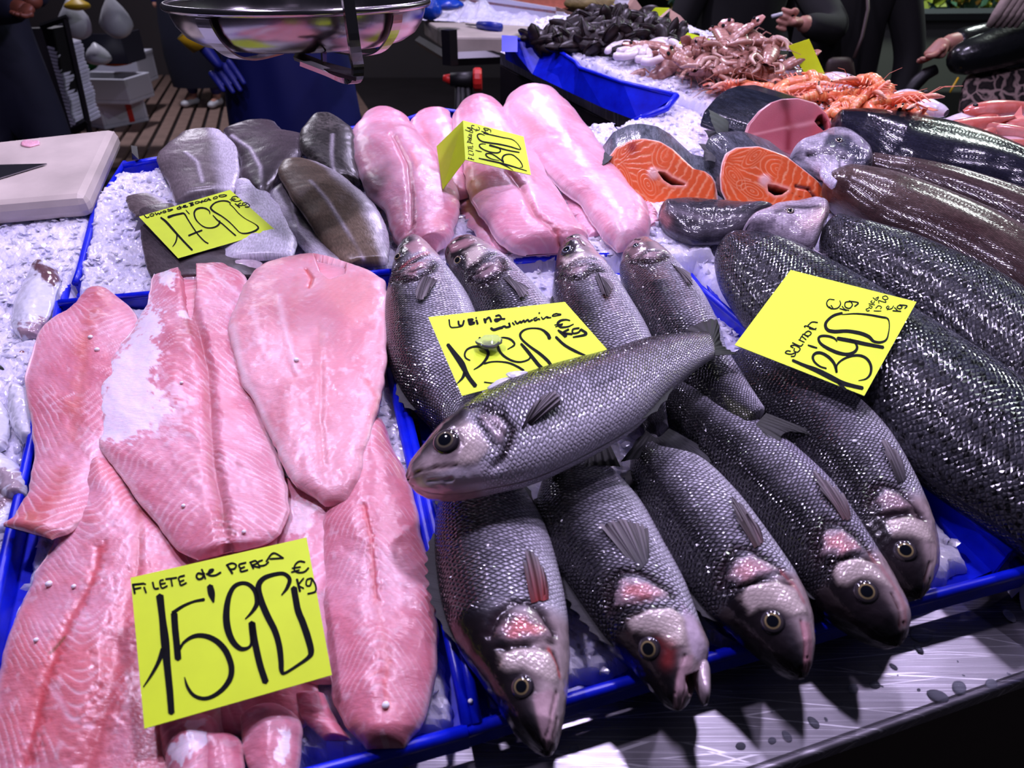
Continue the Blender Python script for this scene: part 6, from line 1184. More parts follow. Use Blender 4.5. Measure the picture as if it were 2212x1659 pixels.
foambox('white styrofoam lid leaning against the box stack', 185, 180, .36, .05, .40, .1, z0=.30)
rk = empty('rack_trolley', tuple(fz(150, 275) * [1, 1, 0]), 'tall dark metal rack holding a stack of white trays', 'rack')
YR = 3.2
def Dp(x, y, Y=YR): return D(x, y, Y)
for pts in ([(140, 40), (195, 290)], [(78, 60), (150, 300)]):
    MB().tube([Dp(*pts[0]), Dp(*pts[1])], .012 if pts[0][0] > 100 else .03, 6).build('post', M['darksteel'], rk)
q = [Dp(75, 60), Dp(112, 62), Dp(158, 292), Dp(84, 292)]
MB().hexa([p + np.array([0, .1, 0]) for p in q], q).build('side_panel', M['black'], rk)
MB().tube([Dp(150, 285), Dp(190, 262)], .02, 4).build('shelf_bar', M['darksteel'], rk)
MB().tube([Dp(88, 58), Dp(145, 38)], .012, 4).build('top_bar', M['darksteel'], rk)
tm = None
for k in range(22):
    f = k / 21; x = 112 + 44 * f; y = 92 + 165 * f; p = D(x + 12, y, YR + .12)
    if tm is None:
        o = MB().box((0, 0, 0), (.085, .26, .010)).build('foam_tray', M['foam'], None, bevel=.002); tm = o.data
    else:
        o = bpy.data.objects.new('foam_tray', tm); COL.objects.link(o)
    o.location = p; o.scale = (1 + .1 * math.sin(k), 1, 1); o.rotation_euler = (0, .25, .08)
    tag(o, 'thin white foam tray in the stack held by the dark rack', 'foam tray', 'stack of white foam trays in the rack')
def bag(name, label, px, py, Y, r, mat, sx=1, sz=1, seed=0, cat='bag'):
    bm = bmesh.new(); bmesh.ops.create_icosphere(bm, subdivisions=3, radius=r)
    for v in bm.verts:
        a = math.atan2(v.co.y, v.co.x); k = 1 + .22 * (float(fbm(np.array(a * 1.2 + 5), np.array(v.co.z / r * 1.5), seed, 3)) * 2 - 1) + .03 * math.sin(a * 9)
        zt = v.co.z / r; k *= (1 - .65 * max(0, zt) ** 1.5); v.co = (v.co.x * k * sx, v.co.y * k * sx, v.co.z * sz * (1.3 if zt > 0 else .8))
    me = bpy.data.meshes.new(name); bm.to_mesh(me); bm.free(); me.materials.append(M[mat]); me.polygons.foreach_set('use_smooth', [True] * len(me.polygons))
    o = bpy.data.objects.new(name, me); COL.objects.link(o); o.location = D(px, py, Y); return tag(o, label, cat)
bag('plastic_bag', 'white plastic bag hanging beside the dark rack', 163, 52, 5.4, .11, 'white', .9, 1.1, 1)
bag('plastic_bag', 'second white plastic bag, hanging nearer the grey panel', 250, 48, 5.4, .11, 'white', .9, 1.15, 2)
bag('plastic_bag', 'crumpled white bag in front of the orange net', 212, 122, 5.6, .09, 'white', 1, .8, 3)  # crumpled bundle set free in the air, nothing holds it up
bag('orange_net', 'orange net on top of the styrofoam boxes', 250, 132, 6.7, .12, 'orange', 1.1, .4, 4, 'net')
bag('plastic_bag', 'dark green bag behind the white tray rack', 168, 128, 6.6, .15, 'green', 1.1, .9, 5)  # placed at a set depth
bag('green_bag', 'small green bundle at the top of the white tray stack', 115, 84, 3.32, .045, 'green', 1.2, .5, 6)
bag('yellow_bundle', 'yellow cloth bundle hanging at the top left', 168, 12, 5.2, .06, 'cuff', 1.3, .6, 7, 'cloth')
cr = empty('clear_crate', tuple(D(225, 100, 5.9)), 'clear plastic crate behind the hanging bags', 'crate')
c_ = D(225, 100, 5.9)
for dx in (-.22, .22): MB().box((c_[0] + dx, c_[1], c_[2]), (.01, .3, .2)).build('side', simple('smoky_plastic', C(60, 60, 75), .3), cr)
MB().box((c_[0], c_[1], c_[2] - .1), (.44, .3, .01)).build('base', M['darksteel'], cr); MB().box((c_[0], c_[1] - .15, c_[2]), (.44, .01, .2)).build('front', bpy.data.materials['smoky_plastic'], cr)
# ============================================================= people
def skinm(name, pts, edges, mat, parent, sub=2):
    me = bpy.data.meshes.new(name); me.from_pydata([tuple(p[:3]) for p in pts], edges, []); me.update()
    o = bpy.data.objects.new(name, me); COL.objects.link(o)
    m = o.modifiers.new('skin', 'SKIN'); m.use_smooth_shade = True
    for v, p in zip(me.skin_vertices[0].data, pts): r = p[3]; v.radius = (r, p[4] if len(p) > 4 else r)
    me.skin_vertices[0].data[0].use_root = True
    s = o.modifiers.new('sub', 'SUBSURF'); s.levels = s.render_levels = sub
    dg = bpy.context.evaluated_depsgraph_get(); ev = o.evaluated_get(dg); nm = bpy.data.meshes.new_from_object(ev)
    bpy.data.objects.remove(o); nm.name = name; nm.materials.clear(); nm.materials.append(mat)
    nm.polygons.foreach_set('use_smooth', [True] * len(nm.polygons))
    o = bpy.data.objects.new(name, nm); COL.objects.link(o)
    if parent: addto(parent, o)
    return o
def handm(parent, wrist, tip, side, mat, curl=.4, name='hand', s=1.0):
    """hand from wrist towards tip; 'side' = unit vector across the palm towards the thumb"""
    w = np.array(wrist, float); d = np.array(tip, float) - w; L = np.linalg.norm(d); d /= L; a = np.array(side, float); a -= d * (a @ d); a /= np.linalg.norm(a); n = np.cross(d, a)
    pts, ed = [], []
    def ch(ps):
        i0 = len(pts)
        for p in ps: pts.append(p)
        for i in range(len(ps) - 1): ed.append((i0 + i, i0 + i + 1))
    pl = w + d * L * .45
    ob = [skinm(name, [(*(w - d * .02), .026 * s, .020 * s), (*(w + d * L * .12), .030 * s, .018 * s), (*(w + d * L * .32), .040 * s, .016 * s), (*(w + d * L * .47), .038 * s, .013 * s)], [(0, 1), (1, 2), (2, 3)], mat, parent)]
    fl = [.50, .56, .52, .42]
    for k in range(4):
        off = a * (.029 - .019 * k) * s; b = pl + off - d * .012; l = L * fl[k]
        c1 = d * math.cos(curl * .6) + n * math.sin(curl * .6); c2 = d * math.cos(curl * 1.5) + n * math.sin(curl * 1.5); c3 = d * math.cos(curl * 2.3) + n * math.sin(curl * 2.3)
        p1 = b + c1 * l * .48; p2 = p1 + c2 * l * .32; p3 = p2 + c3 * l * .24
        ob.append(skinm('finger', [(*b, .0100 * s), (*p1, .0092 * s), (*p2, .0082 * s), (*p3, .0070 * s)], [(0, 1), (1, 2), (2, 3)], mat, parent, 1))
    b = w + d * L * .16 + a * .024 * s; t1 = b + (d * .6 + a * .7) * L * .2; t2 = t1 + (d * .85 + n * .3) * L * .18
    ob.append(skinm('thumb', [(*b, .013 * s), (*t1, .011 * s), (*t2, .0085 * s)], [(0, 1), (1, 2)], mat, parent, 1))
    # one continuous hand
    bm = bmesh.new()
    for o in ob: bm.from_mesh(o.data)
    me = bpy.data.meshes.new(name); bm.to_mesh(me); bm.free()
    for o in ob: bpy.data.objects.remove(o)
    me.materials.append(mat); o = bpy.data.objects.new(name, me); COL.objects.link(o)
    r = o.modifiers.new('r', 'REMESH'); r.mode = 'VOXEL'; r.voxel_size = .0035; r.use_smooth_shade = True
    dg = bpy.context.evaluated_depsgraph_get(); nm = bpy.data.meshes.new_from_object(o.evaluated_get(dg)); bpy.data.objects.remove(o)
    nm.materials.clear(); nm.materials.append(mat); nm.polygons.foreach_set('use_smooth', [True] * len(nm.polygons))
    o = bpy.data.objects.new(name, nm); COL.objects.link(o); return addto(parent, o)
def person(label, x, y, face, H=1.70, arms=None, clothes=None, legs='coat', z0=0.0, shoes='black', lean=0.0, skin='skin', headdrop=0, spread=.11):
    """face: heading angle of the chest; arms: {'l':(elbow,wrist),'r':...} in world coordinates"""
    t = empty('person', (x, y, z0), label, 'person'); k = H / 1.70
    fx, fy = math.cos(face), math.sin(face); sx, sy = -fy, fx
    def w(f, s, z): return (x + (f * fx + s * sx) * k, y + (f * fy + s * sy) * k, z0 + z * k)
    ls = lean
    P_ = w(0, 0, .96); Cx = w(ls * .5, 0, 1.25); Sh = w(ls * .8, 0, 1.40); N = w(ls, 0, 1.49); Hd = w(ls + .02, 0, 1.60 - headdrop)
    pts = [(*P_, .13 * k, .11 * k), (*Cx, .135 * k, .11 * k), (*Sh, .09 * k, .08 * k), (*N, .052 * k)]; ed = [(0, 1), (1, 2), (2, 3)]
    clo = [(*P_, .175 * k, .14 * k), (*Cx, .17 * k, .135 * k), (*Sh, .115 * k, .10 * k), (*N, .065 * k)]; ced = [(0, 1), (1, 2), (2, 3)]
    for s, key in ((1, 'l'), (-1, 'r')):
        for lst, el, gr in ((pts, ed, 1.0), (clo, ced, 1.35)):
            i = len(lst); hp, kn_, an, toe = w(0, s * .09, .86), w(.03, s * spread, .48), w(0, s * spread, .09), w(.16, s * (spread + .02), .035)
            lst += [(*hp, .085 * k * gr), (*kn_, .058 * k * gr), (*an, .040 * k * gr)]; el += [(0, i), (i, i + 1), (i + 1, i + 2)]
            if gr == 1.0: lst.append((*toe, .032 * k)); el.append((i + 2, i + 3))
        skinm('shoe', [(*w(-.05, s * spread, .045), .045), (*w(.07, s * (spread + .01), .05), .048, .04), (*w(.20, s * (spread + .02), .035), .042, .03)], [(0, 1), (1, 2)], M[shoes], t, 1)
        el_, wr = (arms or {}).get(key) or (w(.02, s * .27, 1.12), w(.10, s * .26, .88))
        for lst, el, gr in ((pts, ed, 1.0), (clo, ced, 1.45)):
            i = len(lst); so = w(ls * .8, s * .17, 1.38)
            lst += [(*so, .05 * k * gr), (*el_, .040 * k * gr), (*(wr if gr == 1 else tuple(np.array(el_) * .12 + np.array(wr) * .88)), .028 * k * gr)]; el += [(2, i), (i, i + 1), (i + 1, i + 2)]
    skinm('body', pts, ed, M[skin], t)
    skinm('clothing', clo, ced, M[clothes or 'coat'], t)
    # head with face
    h = np.array(Hd); f = np.array([fx, fy, 0]); sd = np.array([sx, sy, 0])
    bm = bmesh.new(); bmesh.ops.create_icosphere(bm, subdivisions=4, radius=1)
    for v in bm.verts:
        a, b, c = v.co.x, v.co.y, v.co.z
        w_ = .076 * (1 - .22 * max(0, -c)); pr = .096
        X = a * pr * (1 + .06 * (c < 0) * a); Y = b * w_; Z_ = c * .118
        if a > .6: X += .020 * math.exp(-((b / .16) ** 2)) * math.exp(-(((c + .08) / .16) ** 2)); X -= .008 * math.exp(-(((abs(b) - .38) / .16) ** 2)) * math.exp(-(((c - .08) / .12) ** 2)); X += .004 * math.exp(-((b / .3) ** 2)) * math.exp(-(((c + .45) / .07) ** 2))
        v.co = tuple(h + f * X + sd * Y + np.array([0, 0, Z_]))
    me = bpy.data.meshes.new('head'); bm.to_mesh(me); bm.free(); me.materials.append(M[skin]); me.polygons.foreach_set('use_smooth', [True] * len(me.polygons)); o = bpy.data.objects.new('head', me); COL.objects.link(o); addto(t, o)
    for s in (-1, 1):
        e = h + f * .083 + sd * s * .030 + np.array([0, 0, .010]); MB().lathe([(0, -.010), (.007, -.007), (.010, 0), (.007, .007), (0, .010)], tuple(e), 10).build('eye', M['black'], t, smooth=True)
        MB().tube([h + sd * s * .074 + [0, 0, -.03], h + sd * s * .082 + [0, 0, 0], h + sd * s * .074 + [0, 0, .03]], [.008, .014, .008], 8).build('ear', M[skin], t, smooth=True)
    MB().tube([h + f * .090 - sd * .022 + [0, 0, -.055], h + f * .097 + [0, 0, -.057], h + f * .090 + sd * .022 + [0, 0, -.055]], .005, 6).build('mouth', simple('lips', C(140, 70, 66), .5), t, smooth=True)
    hr = MB(); q = []
    bm = bmesh.new(); bmesh.ops.create_icosphere(bm, subdivisions=3, radius=1)
    for v in bm.verts:
        a, b, c = v.co; c2 = max(c, -.35 if a < .1 else .35); v.co = tuple(h + f * (a * .104 - .008) + sd * b * .084 + np.array([0, 0, c2 * .128]))
    me = bpy.data.meshes.new('hair'); bm.to_mesh(me); bm.free(); me.materials.append(M['hair']); me.polygons.foreach_set('use_smooth', [True] * len(me.polygons)); o = bpy.data.objects.new('hair', me); COL.objects.link(o); addto(t, o)
    return t
# fishmonger with navy apron and blue glove
YA = 2.62; wr = D(436, 96, YA - .10); tip = D(522, 205, YA - .06); xA = D(612, 150, YA)[0]
fm = person('fishmonger in a navy apron with blue gloves, behind the weighing pan', xA, YA + .12, -PI / 2, 1.74, {'r': (tuple(D(395, -20, YA + .02)), tuple(wr)), 'l': (tuple(D(860, -40, YA)), tuple(D(800, 60, YA - .25)))}, 'navy')
ap = MB(); V = []; F = []
rows = [(1.42, .15), (1.25, .20), (1.05, .235), (.85, .25), (.60, .27), (.35, .29)]
for z, hw in rows:
    for k in range(13):
        a = (k / 12 - .5) * 2.5; V.append((xA + hw * math.sin(a) * 1.03, YA + .10 - .17 * math.cos(a) - .01 * math.sin(k * 2.3 + z * 6), z))
n = len(rows); F = [(i * 13 + k, i * 13 + k + 1, (i + 1) * 13 + k + 1, (i + 1) * 13 + k) for i in range(n - 1) for k in range(12)]
o = mesh('apron', V, F, M['navy'], fm); md = o.modifiers.new('s', 'SOLIDIFY'); md.thickness = .004; md = o.modifiers.new('ss', 'SUBSURF'); md.levels = md.render_levels = 2
handm(fm, wr, wr + (tip - wr) * 1.0, (1, .2, .6), M['glove'], .25, 'glove', 1.25)
MB().tube([wr - (tip - wr) * .28, wr - (tip - wr) * .12, wr + (tip - wr) * .02], [.050, .046, .040], 14).build('glove_cuff', M['cuff'], fm, smooth=True)
handm(fm, D(800, 60, YA - .25), D(850, 95, YA - .3), (-1, 0, .3), M['glove'], .5, 'glove', 1.1)
pB = Zp(432, 228, .03)
pb = person('second fishmonger far behind in dark navy with white shoes', pB[0] + .08, pB[1], -PI / 2 - .2, 1.70, None, 'navy', z0=.03, shoes='white', spread=.13)
V = []
for z, hw in [(1.35, .16), (1.1, .22), (.8, .27), (.5, .29), (.22, .27)]:
    for k in range(13): a = k / 13 * 2 * PI; V.append((pB[0] + .06 + hw * math.sin(a), pB[1] - .02 + hw * .62 * math.cos(a), z))
o = mesh('apron', V, [(i * 13 + k, i * 13 + (k + 1) % 13, (i + 1) * 13 + (k + 1) % 13, (i + 1) * 13 + k) for i in range(4) for k in range(13)], M['navy2'], pb)
pC = D(20, 150, 2.9)
pc_ = person('person in dark clothes at the far left, bare forearms', pC[0] - .06, pC[1], -PI / 2 + .4, 1.72, {'r': (tuple(D(-30, 20, 2.7)), tuple(D(60, 20, 2.6))), 'l': (tuple(D(90, -60, 2.8)), tuple(D(66, 14, 2.62)))}, 'navy2', skin='darkskin')
handm(pc_, D(60, 20, 2.6), D(30, 52, 2.55), (1, 0, .2), M['darkskin'], .6, 'hand', 1.0)
pD = D(1597, 60, 3.25)
person('shopper in a black coat standing left of the other black coat', pD[0], pD[1], -PI / 2 + .1, 1.70, None, 'coat')
pE = D(1790, 80, 2.95); we = D(1722, 48, 2.66)
pe = person('shopper in a black coat holding something white in one hand', pE[0] + .03, pE[1], -PI / 2 - .35, 1.66, {'r': (tuple(D(1810, 70, 2.72)), tuple(we)), }, 'coat')
handm(pe, we, D(1676, 44, 2.62), (0, -.3, 1), M['skin'], .75, 'hand', .95)
MB().tube([D(1667, 36, 2.60), D(1690, 30, 2.6)], [.006, .006], 8).build('white_tube', M['white'], pe, smooth=True)
hbg = empty('handbag', tuple(D(1812, 145, 2.62)), 'brown shoulder bag hanging against the black coat', 'bag')
hb_ = [(D(1812, 145, 2.62) + np.array([.085 * math.cos(a), 0, .06 * math.sin(a)])) for a in np.linspace(0, PI, 9)]
S_ = MB(); S_.hexa([D(1778, 180, 2.6), D(1852, 185, 2.6), D(1852, 185, 2.7), D(1778, 180, 2.7)], [D(1786, 124, 2.6), D(1842, 122, 2.6), D(1842, 122, 2.7), D(1786, 124, 2.7)])
S_.build('bag_body', simple('brown_leather', C(62, 44, 40), .6, noise=.3, nscale=20), hbg, bevel=.02, smooth=True)
MB().tube([D(1845, 125, 2.62), D(1862, 80, 2.64), D(1875, 20, 2.7), D(1872, -60, 2.8)], .006, 8).build('strap', bpy.data.materials['brown_leather'], hbg, smooth=True)
# woman with leather jacket, hand on a black handle
YF = 2.45; wf = D(2035, 95, YF + .02); tf_ = D(1990, 158, YF - .02); pF = D(2290, 60, YF + .2)
pf = person('woman in a shiny black leather jacket gripping a trolley handle, at the right edge', pF[0], pF[1], PI + .5, 1.64, {'r': (tuple(D(2200, 70, YF + .12)), tuple(wf)), 'l': (tuple(D(2170, 108, YF - .05)), tuple(D(2052, 138, YF - .02)))}, 'leather')
handm(pf, wf, tf_, (-.2, -1, .1), M['skin'], .55, 'hand', 1.0)
V = skinm('jacket_sleeve', [(*D(2290, 40, YF), .10), (*D(2205, 88, YF - .04), .075), (*D(2120, 118, YF - .06), .060), (*D(2040, 134, YF - .05), .052)], [(0, 1), (1, 2), (2, 3)], M['leather'], pf)
skinm('inner_sleeve', [(*D(2250, 40, YF + .12), .08), (*D(2150, 80, YF + .08), .05), (*D(2050, 92, YF + .05), .042)], [(0, 1), (1, 2)], M['leather'], pf)
sc_ = MB()
for k in range(5):
    x0 = 2168 + k * 14; sc_.tube([D(x0 + 30, -60, YF - .05), D(x0 + 6, 0, YF - .10), D(x0 - 14, 30, YF - .10), D(x0 - 32, 58, YF - .09)], [.016, .016, .015, .010], 8)
sc_.build('scarf', M['scarf'], pf, smooth=True)
def leo():
    m, nt, b = nmat('leopard_print'); setp(b, rough=.8)
    tc = node(nt, 'ShaderNodeTexCoord'); nz = node(nt, 'ShaderNodeTexNoise', i_Scale=20.0); nt.links.new(tc.outputs['Object'], nz.inputs['Vector'])
    mx = node(nt, 'ShaderNodeMixRGB', blend_type='ADD'); mx.inputs[0].default_value = .06; nt.links.new(tc.outputs['Object'], mx.inputs[1]); nt.links.new(nz.outputs['Color'], mx.inputs[2])
    v = node(nt, 'ShaderNodeTexVoronoi', feature='DISTANCE_TO_EDGE', i_Scale=26.0); nt.links.new(mx.outputs[0], v.inputs['Vector'])
    r = node(nt, 'ShaderNodeValToRGB'); e = r.color_ramp.elements; e[0].position = .05; e[0].color = c4(C(176, 150, 142)); e[1].position = .16; e[1].color = c4(C(14, 12, 14)); x = e.new(.42); x.color = c4(C(60, 46, 44)); nt.links.new(v.outputs['Distance'], r.inputs[0]); nt.links.new(r.outputs[0], b.inputs['Base Color']); return m
lg = empty('leopard_bag', tuple(D(2150, 200, YF - .05)), 'black and beige leopard print bag at the right edge', 'bag')
q0 = [(2066, 262), (2260, 262)]; q1 = [(2082, 158), (2260, 138)]
MB().hexa([D(*q0[0], YF - .12), D(*q0[1], YF - .12), D(*q0[1], YF + .08), D(*q0[0], YF + .08)], [D(*q1[0], YF - .06), D(*q1[1], YF - .06), D(*q1[1], YF + .08), D(*q1[0], YF + .08)]).build('bag_body', leo(), lg, bevel=.03, smooth=True)
MB().tube([D(2070, 168, YF - .1), D(2060, 185, YF - .11), D(2052, 200, YF - .11)], .0035, 6).build('zip_pull', M['cuff'], lg, smooth=True)
tr_ = empty('shopping_trolley', tuple(D(1990, 190, YF) * [1, 1, 0]), 'black curved trolley handle held by the woman in leather', 'trolley')
MB().tube([D(2022, 150, YF), D(2000, 160, YF), D(1980, 178, YF), D(1958, 205, YF), D(1950, 250, YF), D(1950, 500, YF)], [.016, .020, .022, .022, .022, .02], 12).build('handle', M['black'], tr_, smooth=True)
b0 = D(1960, 560, YF)
MB().box((b0[0] + .15, b0[1] + .1, .45), (.34, .26, .6)).build('trolley_body', M['black'], tr_, bevel=.03)
# far display counter with greenery
YG = 4.6
fc = empty('far_display_counter', tuple(D(1950, 200, YG) * [1, 1, 0]), 'grey-green market counter with greenery on top, in the far right background', 'counter')
q = [D(1440, 232, YG), D(2400, 232, YG), D(2400, 42, YG), D(1440, 42, YG)]
MB().hexa([q[0] + [0, .8, 0], q[1] + [0, .8, 0], q[1], q[0]], [q[3] + [0, .8, 0], q[2] + [0, .8, 0], q[2], q[3]]).build('front_panel', simple('grey_green_panel', C(92, 96, 88), .5, noise=.1, nscale=1.5), fc)
MB().tube([D(1440, 36, YG - .04), D(2400, 28, YG - .04)], .03, 4).build('ledge', simple('ledge_metal', C(90, 95, 98), .35, .5), fc)
kmat = simple('dark_base', C(12, 12, 12), .7)
q = [D(1440, 300, YG - .05), D(2400, 300, YG - .05), D(2400, 200, YG - .05), D(1440, 200, YG - .05)]
MB().hexa([q[0] + [0, .5, 0], q[1] + [0, .5, 0], q[1], q[0]], [q[3] + [0, .5, 0], q[2] + [0, .5, 0], q[2], q[3]]).build('plinth', kmat, fc)
rg = np.random.RandomState(12); gm = [simple('leaf_a', C(150, 170, 50), .5), simple('leaf_b', C(70, 110, 84), .5), simple('flower_a', C(210, 170, 70), .5), simple('leaf_c', C(90, 130, 135), .5)]
for j, m_ in enumerate(gm):
    mb = MB()
    for _ in range(260):
        x = rg.uniform(1450, 2330); p = D(x, rg.uniform(-45, 26), YG + rg.uniform(0, .3)); r = rg.uniform(.012, .035)
        dv_ = rg.normal(0, 1, (3, 3)) * r; mb.add([p - dv_[0], p + dv_[1], p + dv_[0], p - dv_[1] + [0, 0, r]], [(0, 1, 2), (0, 2, 3), (0, 3, 1), (1, 3, 2)])
    o = mb.build('greenery', m_, fc); o['kind'] = 'stuff'
# ============================================================= shellfish at the far end
def segbody(mb_parts, name, pts, radii, mat, parent, colf, seg=14, ribs=0, flat=.75, n=48, amp=.10):
    q = crom([tuple(p) + (r,) for p, r in zip(pts, radii)], n); s = np.linspace(0, 1, n); T = np.gradient(q[:, :3], axis=0); T /= np.linalg.norm(T, axis=1, keepdims=True)
    up = np.array([0, 0, 1.0]); A = np.cross(T, up); A /= np.linalg.norm(A, axis=1, keepdims=True); B = np.cross(A, T)
    rr = q[:, 3] * (1 + (amp * ((s * ribs) % 1.0) if ribs else 0)); w = np.linspace(0, 2 * PI, seg, endpoint=False)
    V = q[:, None, :3] + rr[:, None, None] * (np.cos(w)[None, :, None] * A[:, None] + flat * np.sin(w)[None, :, None] * B[:, None])
    cl = np.ones((n, seg, 4)); cl[..., :3] = colf(s[:, None], w[None, :], ((s * ribs) % 1.0)[:, None] if ribs else s[:, None] * 0)
    V = V.reshape(-1, 3); F = grid_faces(n, seg, True); return mesh(name, V, F, M[mat], parent, col=cl.reshape(-1, 4))
def mixc(a, b, t): t = np.asarray(t)[..., None]; return C(*a) * (1 - t) + C(*b) * t
def mk_mantis():
    t = empty('mantis_shrimp')
    segbody(0, 'body', [(-.060, 0, .004), (-.035, 0, .010), (0, 0, .012), (.035, 0, .010), (.052, 0, .006)], [.006, .012, .0145, .013, .009], 'shell', t, lambda s, w, f: mixc((132, 84, 72), (186, 138, 122), f * .7 + .3 * np.sin(w) ** 2 + 0 * s), ribs=12, flat=.55)
    segbody(0, 'tail_fan', [(.050, 0, .006), (.062, 0, .006), (.078, 0, .004)], [.010, .017, .008], 'shell', t, lambda s, w, f: mixc((130, 74, 62), (170, 112, 96), s + 0 * w), flat=.25, n=12)
    for sy in (-1, 1): MB().lathe([(0, .002), (.0035, .0015), (.0035, 0), (0, 0)], (.062, sy * .008, .011), 8).build('tail_spot', M['ink'], t)
    for sy in (-1, 1):
        o = segbody(0, 'claw', [(-.050, sy * .008, .006), (-.040, sy * .024, .008), (-.062, sy * .030, .006), (-.078, sy * .018, .004)], [.004, .0055, .005, .002], 'shell', t, lambda s, w, f: mixc((160, 116, 100), (196, 160, 144), s + 0 * w), n=14, seg=8)
    lg_ = MB()
    for sy in (-1, 1):
        for i in range(4): x = -.03 + i * .018; lg_.tube([(x, sy * .011, .004), (x - .004, sy * .026, .008), (x - .010, sy * .032, .000)], [.0018, .0014, .0008], 5)
        lg_.tube([(-.058, sy * .004, .006), (-.080, sy * .014, .014), (-.108, sy * .020, .010)], [.001, .0008, .0004], 4)
    lg_.build('legs', simple('shrimp_leg', C(168, 118, 102), .5), t)
    return t
def mk_lango():
    t = empty('langoustine')
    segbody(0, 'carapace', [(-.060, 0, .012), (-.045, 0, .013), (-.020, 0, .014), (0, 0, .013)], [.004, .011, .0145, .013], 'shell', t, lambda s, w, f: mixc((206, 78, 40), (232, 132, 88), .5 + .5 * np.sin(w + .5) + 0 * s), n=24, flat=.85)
    segbody(0, 'tail', [(-.002, 0, .013), (.020, 0, .015), (.040, 0, .010), (.052, 0, -.002)], [.0125, .012, .010, .007], 'shell', t, lambda s, w, f: mixc((222, 104, 50), (246, 180, 120), f + 0 * w), ribs=6, n=40, flat=.8)
    segbody(0, 'tail_fan', [(.050, 0, -.001), (.058, 0, -.008), (.066, 0, -.014)], [.007, .013, .006], 'shell', t, lambda s, w, f: mixc((226, 108, 64), (240, 160, 120), s + 0 * w), n=8, flat=.3)
    for sy in (-1, 1):
        segbody(0, 'claw', [(-.040, sy * .010, .010), (-.056, sy * .022, .012), (-.070, sy * .020, .010), (-.086, sy * .012, .006)], [.004, .0055, .0065, .002], 'shell', t, lambda s, w, f: mixc((232, 128, 92), (246, 196, 170), s + 0 * w), n=20, seg=8)
        MB().lathe([(0, -.003), (.003, 0), (0, .003)], (-.058, sy * .006, .020), 8).build('eye', M['black'], t)
    lg_ = MB()
    for sy in (-1, 1):
        for i in range(4): x = -.036 + i * .010; lg_.tube([(x, sy * .010, .008), (x - .010, sy * .030, .016), (x - .022, sy * .046, .002)], [.0022, .0017, .0009], 5)
        lg_.tube([(-.060, sy * .004, .014), (-.085, sy * .02, .024), (-.11, sy * .035, .020)], [.0007, .0005, .0003], 4)
    lg_.build('legs', simple('lango_leg', C(238, 146, 116), .45), t)
    return t
def mk_mullet():
    t = empty('red_mullet'); L = .075
    segbody(0, 'body', [(-.085, 0, .010), (-.070, 0, .012), (-.035, 0, .014), (.01, 0, .013), (.05, 0, .011), (.075, 0, .010)], [.003, .011, .0160, .0140, .0065, .003], 'squid', t, lambda s, w, f: mixc((196, 96, 84), (238, 190, 186), np.clip(.5 - .5 * np.sin(w) + .5 * (fbm(s * 12 + 0 * w, w * 3 + 0 * s, 3, 3) - .5) * 2, 0, 1)), n=36, seg=16, flat=.7)
    for sy in (1,): MB().lathe([(0, .004), (.003, .003), (.0046, 0), (0, 0)], (-.068, .002, .0185), 10).build('eye', M['black'], t, smooth=True)
    m = simple('mullet_fin', C(226, 130, 120), .5) if 'mullet_fin' not in bpy.data.materials else bpy.data.materials['mullet_fin']
    mesh('tail_fin', [(.072, 0, .010), (.100, .020, .010), (.090, 0, .009), (.100, -.020, .010), (.072, 0, .0085), (.100, .020, .0085), (.090, 0, .0075), (.100, -.020, .0085)], [(0, 1, 2), (0, 2, 3), (6, 5, 4), (7, 6, 4), (0, 4, 5, 1), (3, 7, 4, 0), (1, 5, 6, 2), (2, 6, 7, 3)], m, t, smooth=False)
    return t
def mk_mussel():
    t = empty('mussel')
    for sz in (1, -1):
        nu, nv = 12, 14; V = []; cl = []
        for i in range(nu):
            f = i / (nu - 1); x = (f - .5) * .052; hw = .0125 * math.sin(PI * f ** .75) ** .6 * (1 if 0 < i < nu - 1 else 0)
            for j in range(nv):
                a = PI * j / (nv - 1); V.append((x, hw * math.cos(a) + .004 * math.sin(f * 3), sz * (hw * .62 * math.sin(a) + .0006))); cl.append((*(C(14, 13, 17) + (C(62, 44, 40) - C(14, 13, 17)) * (abs(math.sin(f * 22)) * .35)), 1))
        mesh('shell_half', V, grid_faces(nu, nv), M['musselshell'], t, col=np.array(cl))
    return t
def dup(root):
    r = root.copy(); COL.objects.link(r)
    for ch in list(root.children):
        c_ = ch.copy(); COL.objects.link(c_); c_.parent = r
    return r
DS = math.atan(SL)
def scatter(proto, spots, cat, group, labels, smin=.9, smax=1.1, tilt=.25, seed=0, roll=.3):
    rg = np.random.RandomState(seed); kids = list(proto.children)
    for c_ in kids: c_.matrix_parent_inverse = Matrix.Identity(4)
    for i, sp_ in enumerate(spots):
        x, y, h = sp_[:3]; a = sp_[3] if len(sp_) > 3 else rg.uniform(0, 2 * PI)
        o = proto if i == 0 else dup(proto)
        o.location = P(x, y, h); k = sp_[4] if len(sp_) > 4 else rg.uniform(smin, smax); o.scale = (k, k, k)
        o.rotation_euler = (Matrix.Rotation(DS, 3, 'X') @ Matrix.Rotation(a, 3, 'Z') @ Matrix.Rotation(rg.normal(0, tilt), 3, 'Y') @ Matrix.Rotation(rg.normal(0, roll), 3, 'X')).to_euler()
        tag(o, labels if isinstance(labels, str) else labels[i], cat, group)
rg = np.random.RandomState(5); mp_ = [(1140, 82), (1200, 62), (1262, 34), (1340, 22), (1400, 30), (1448, 55), (1490, 92), (1450, 102), (1390, 96), (1340, 118), (1290, 104), (1230, 104), (1165, 96)]
ms = []
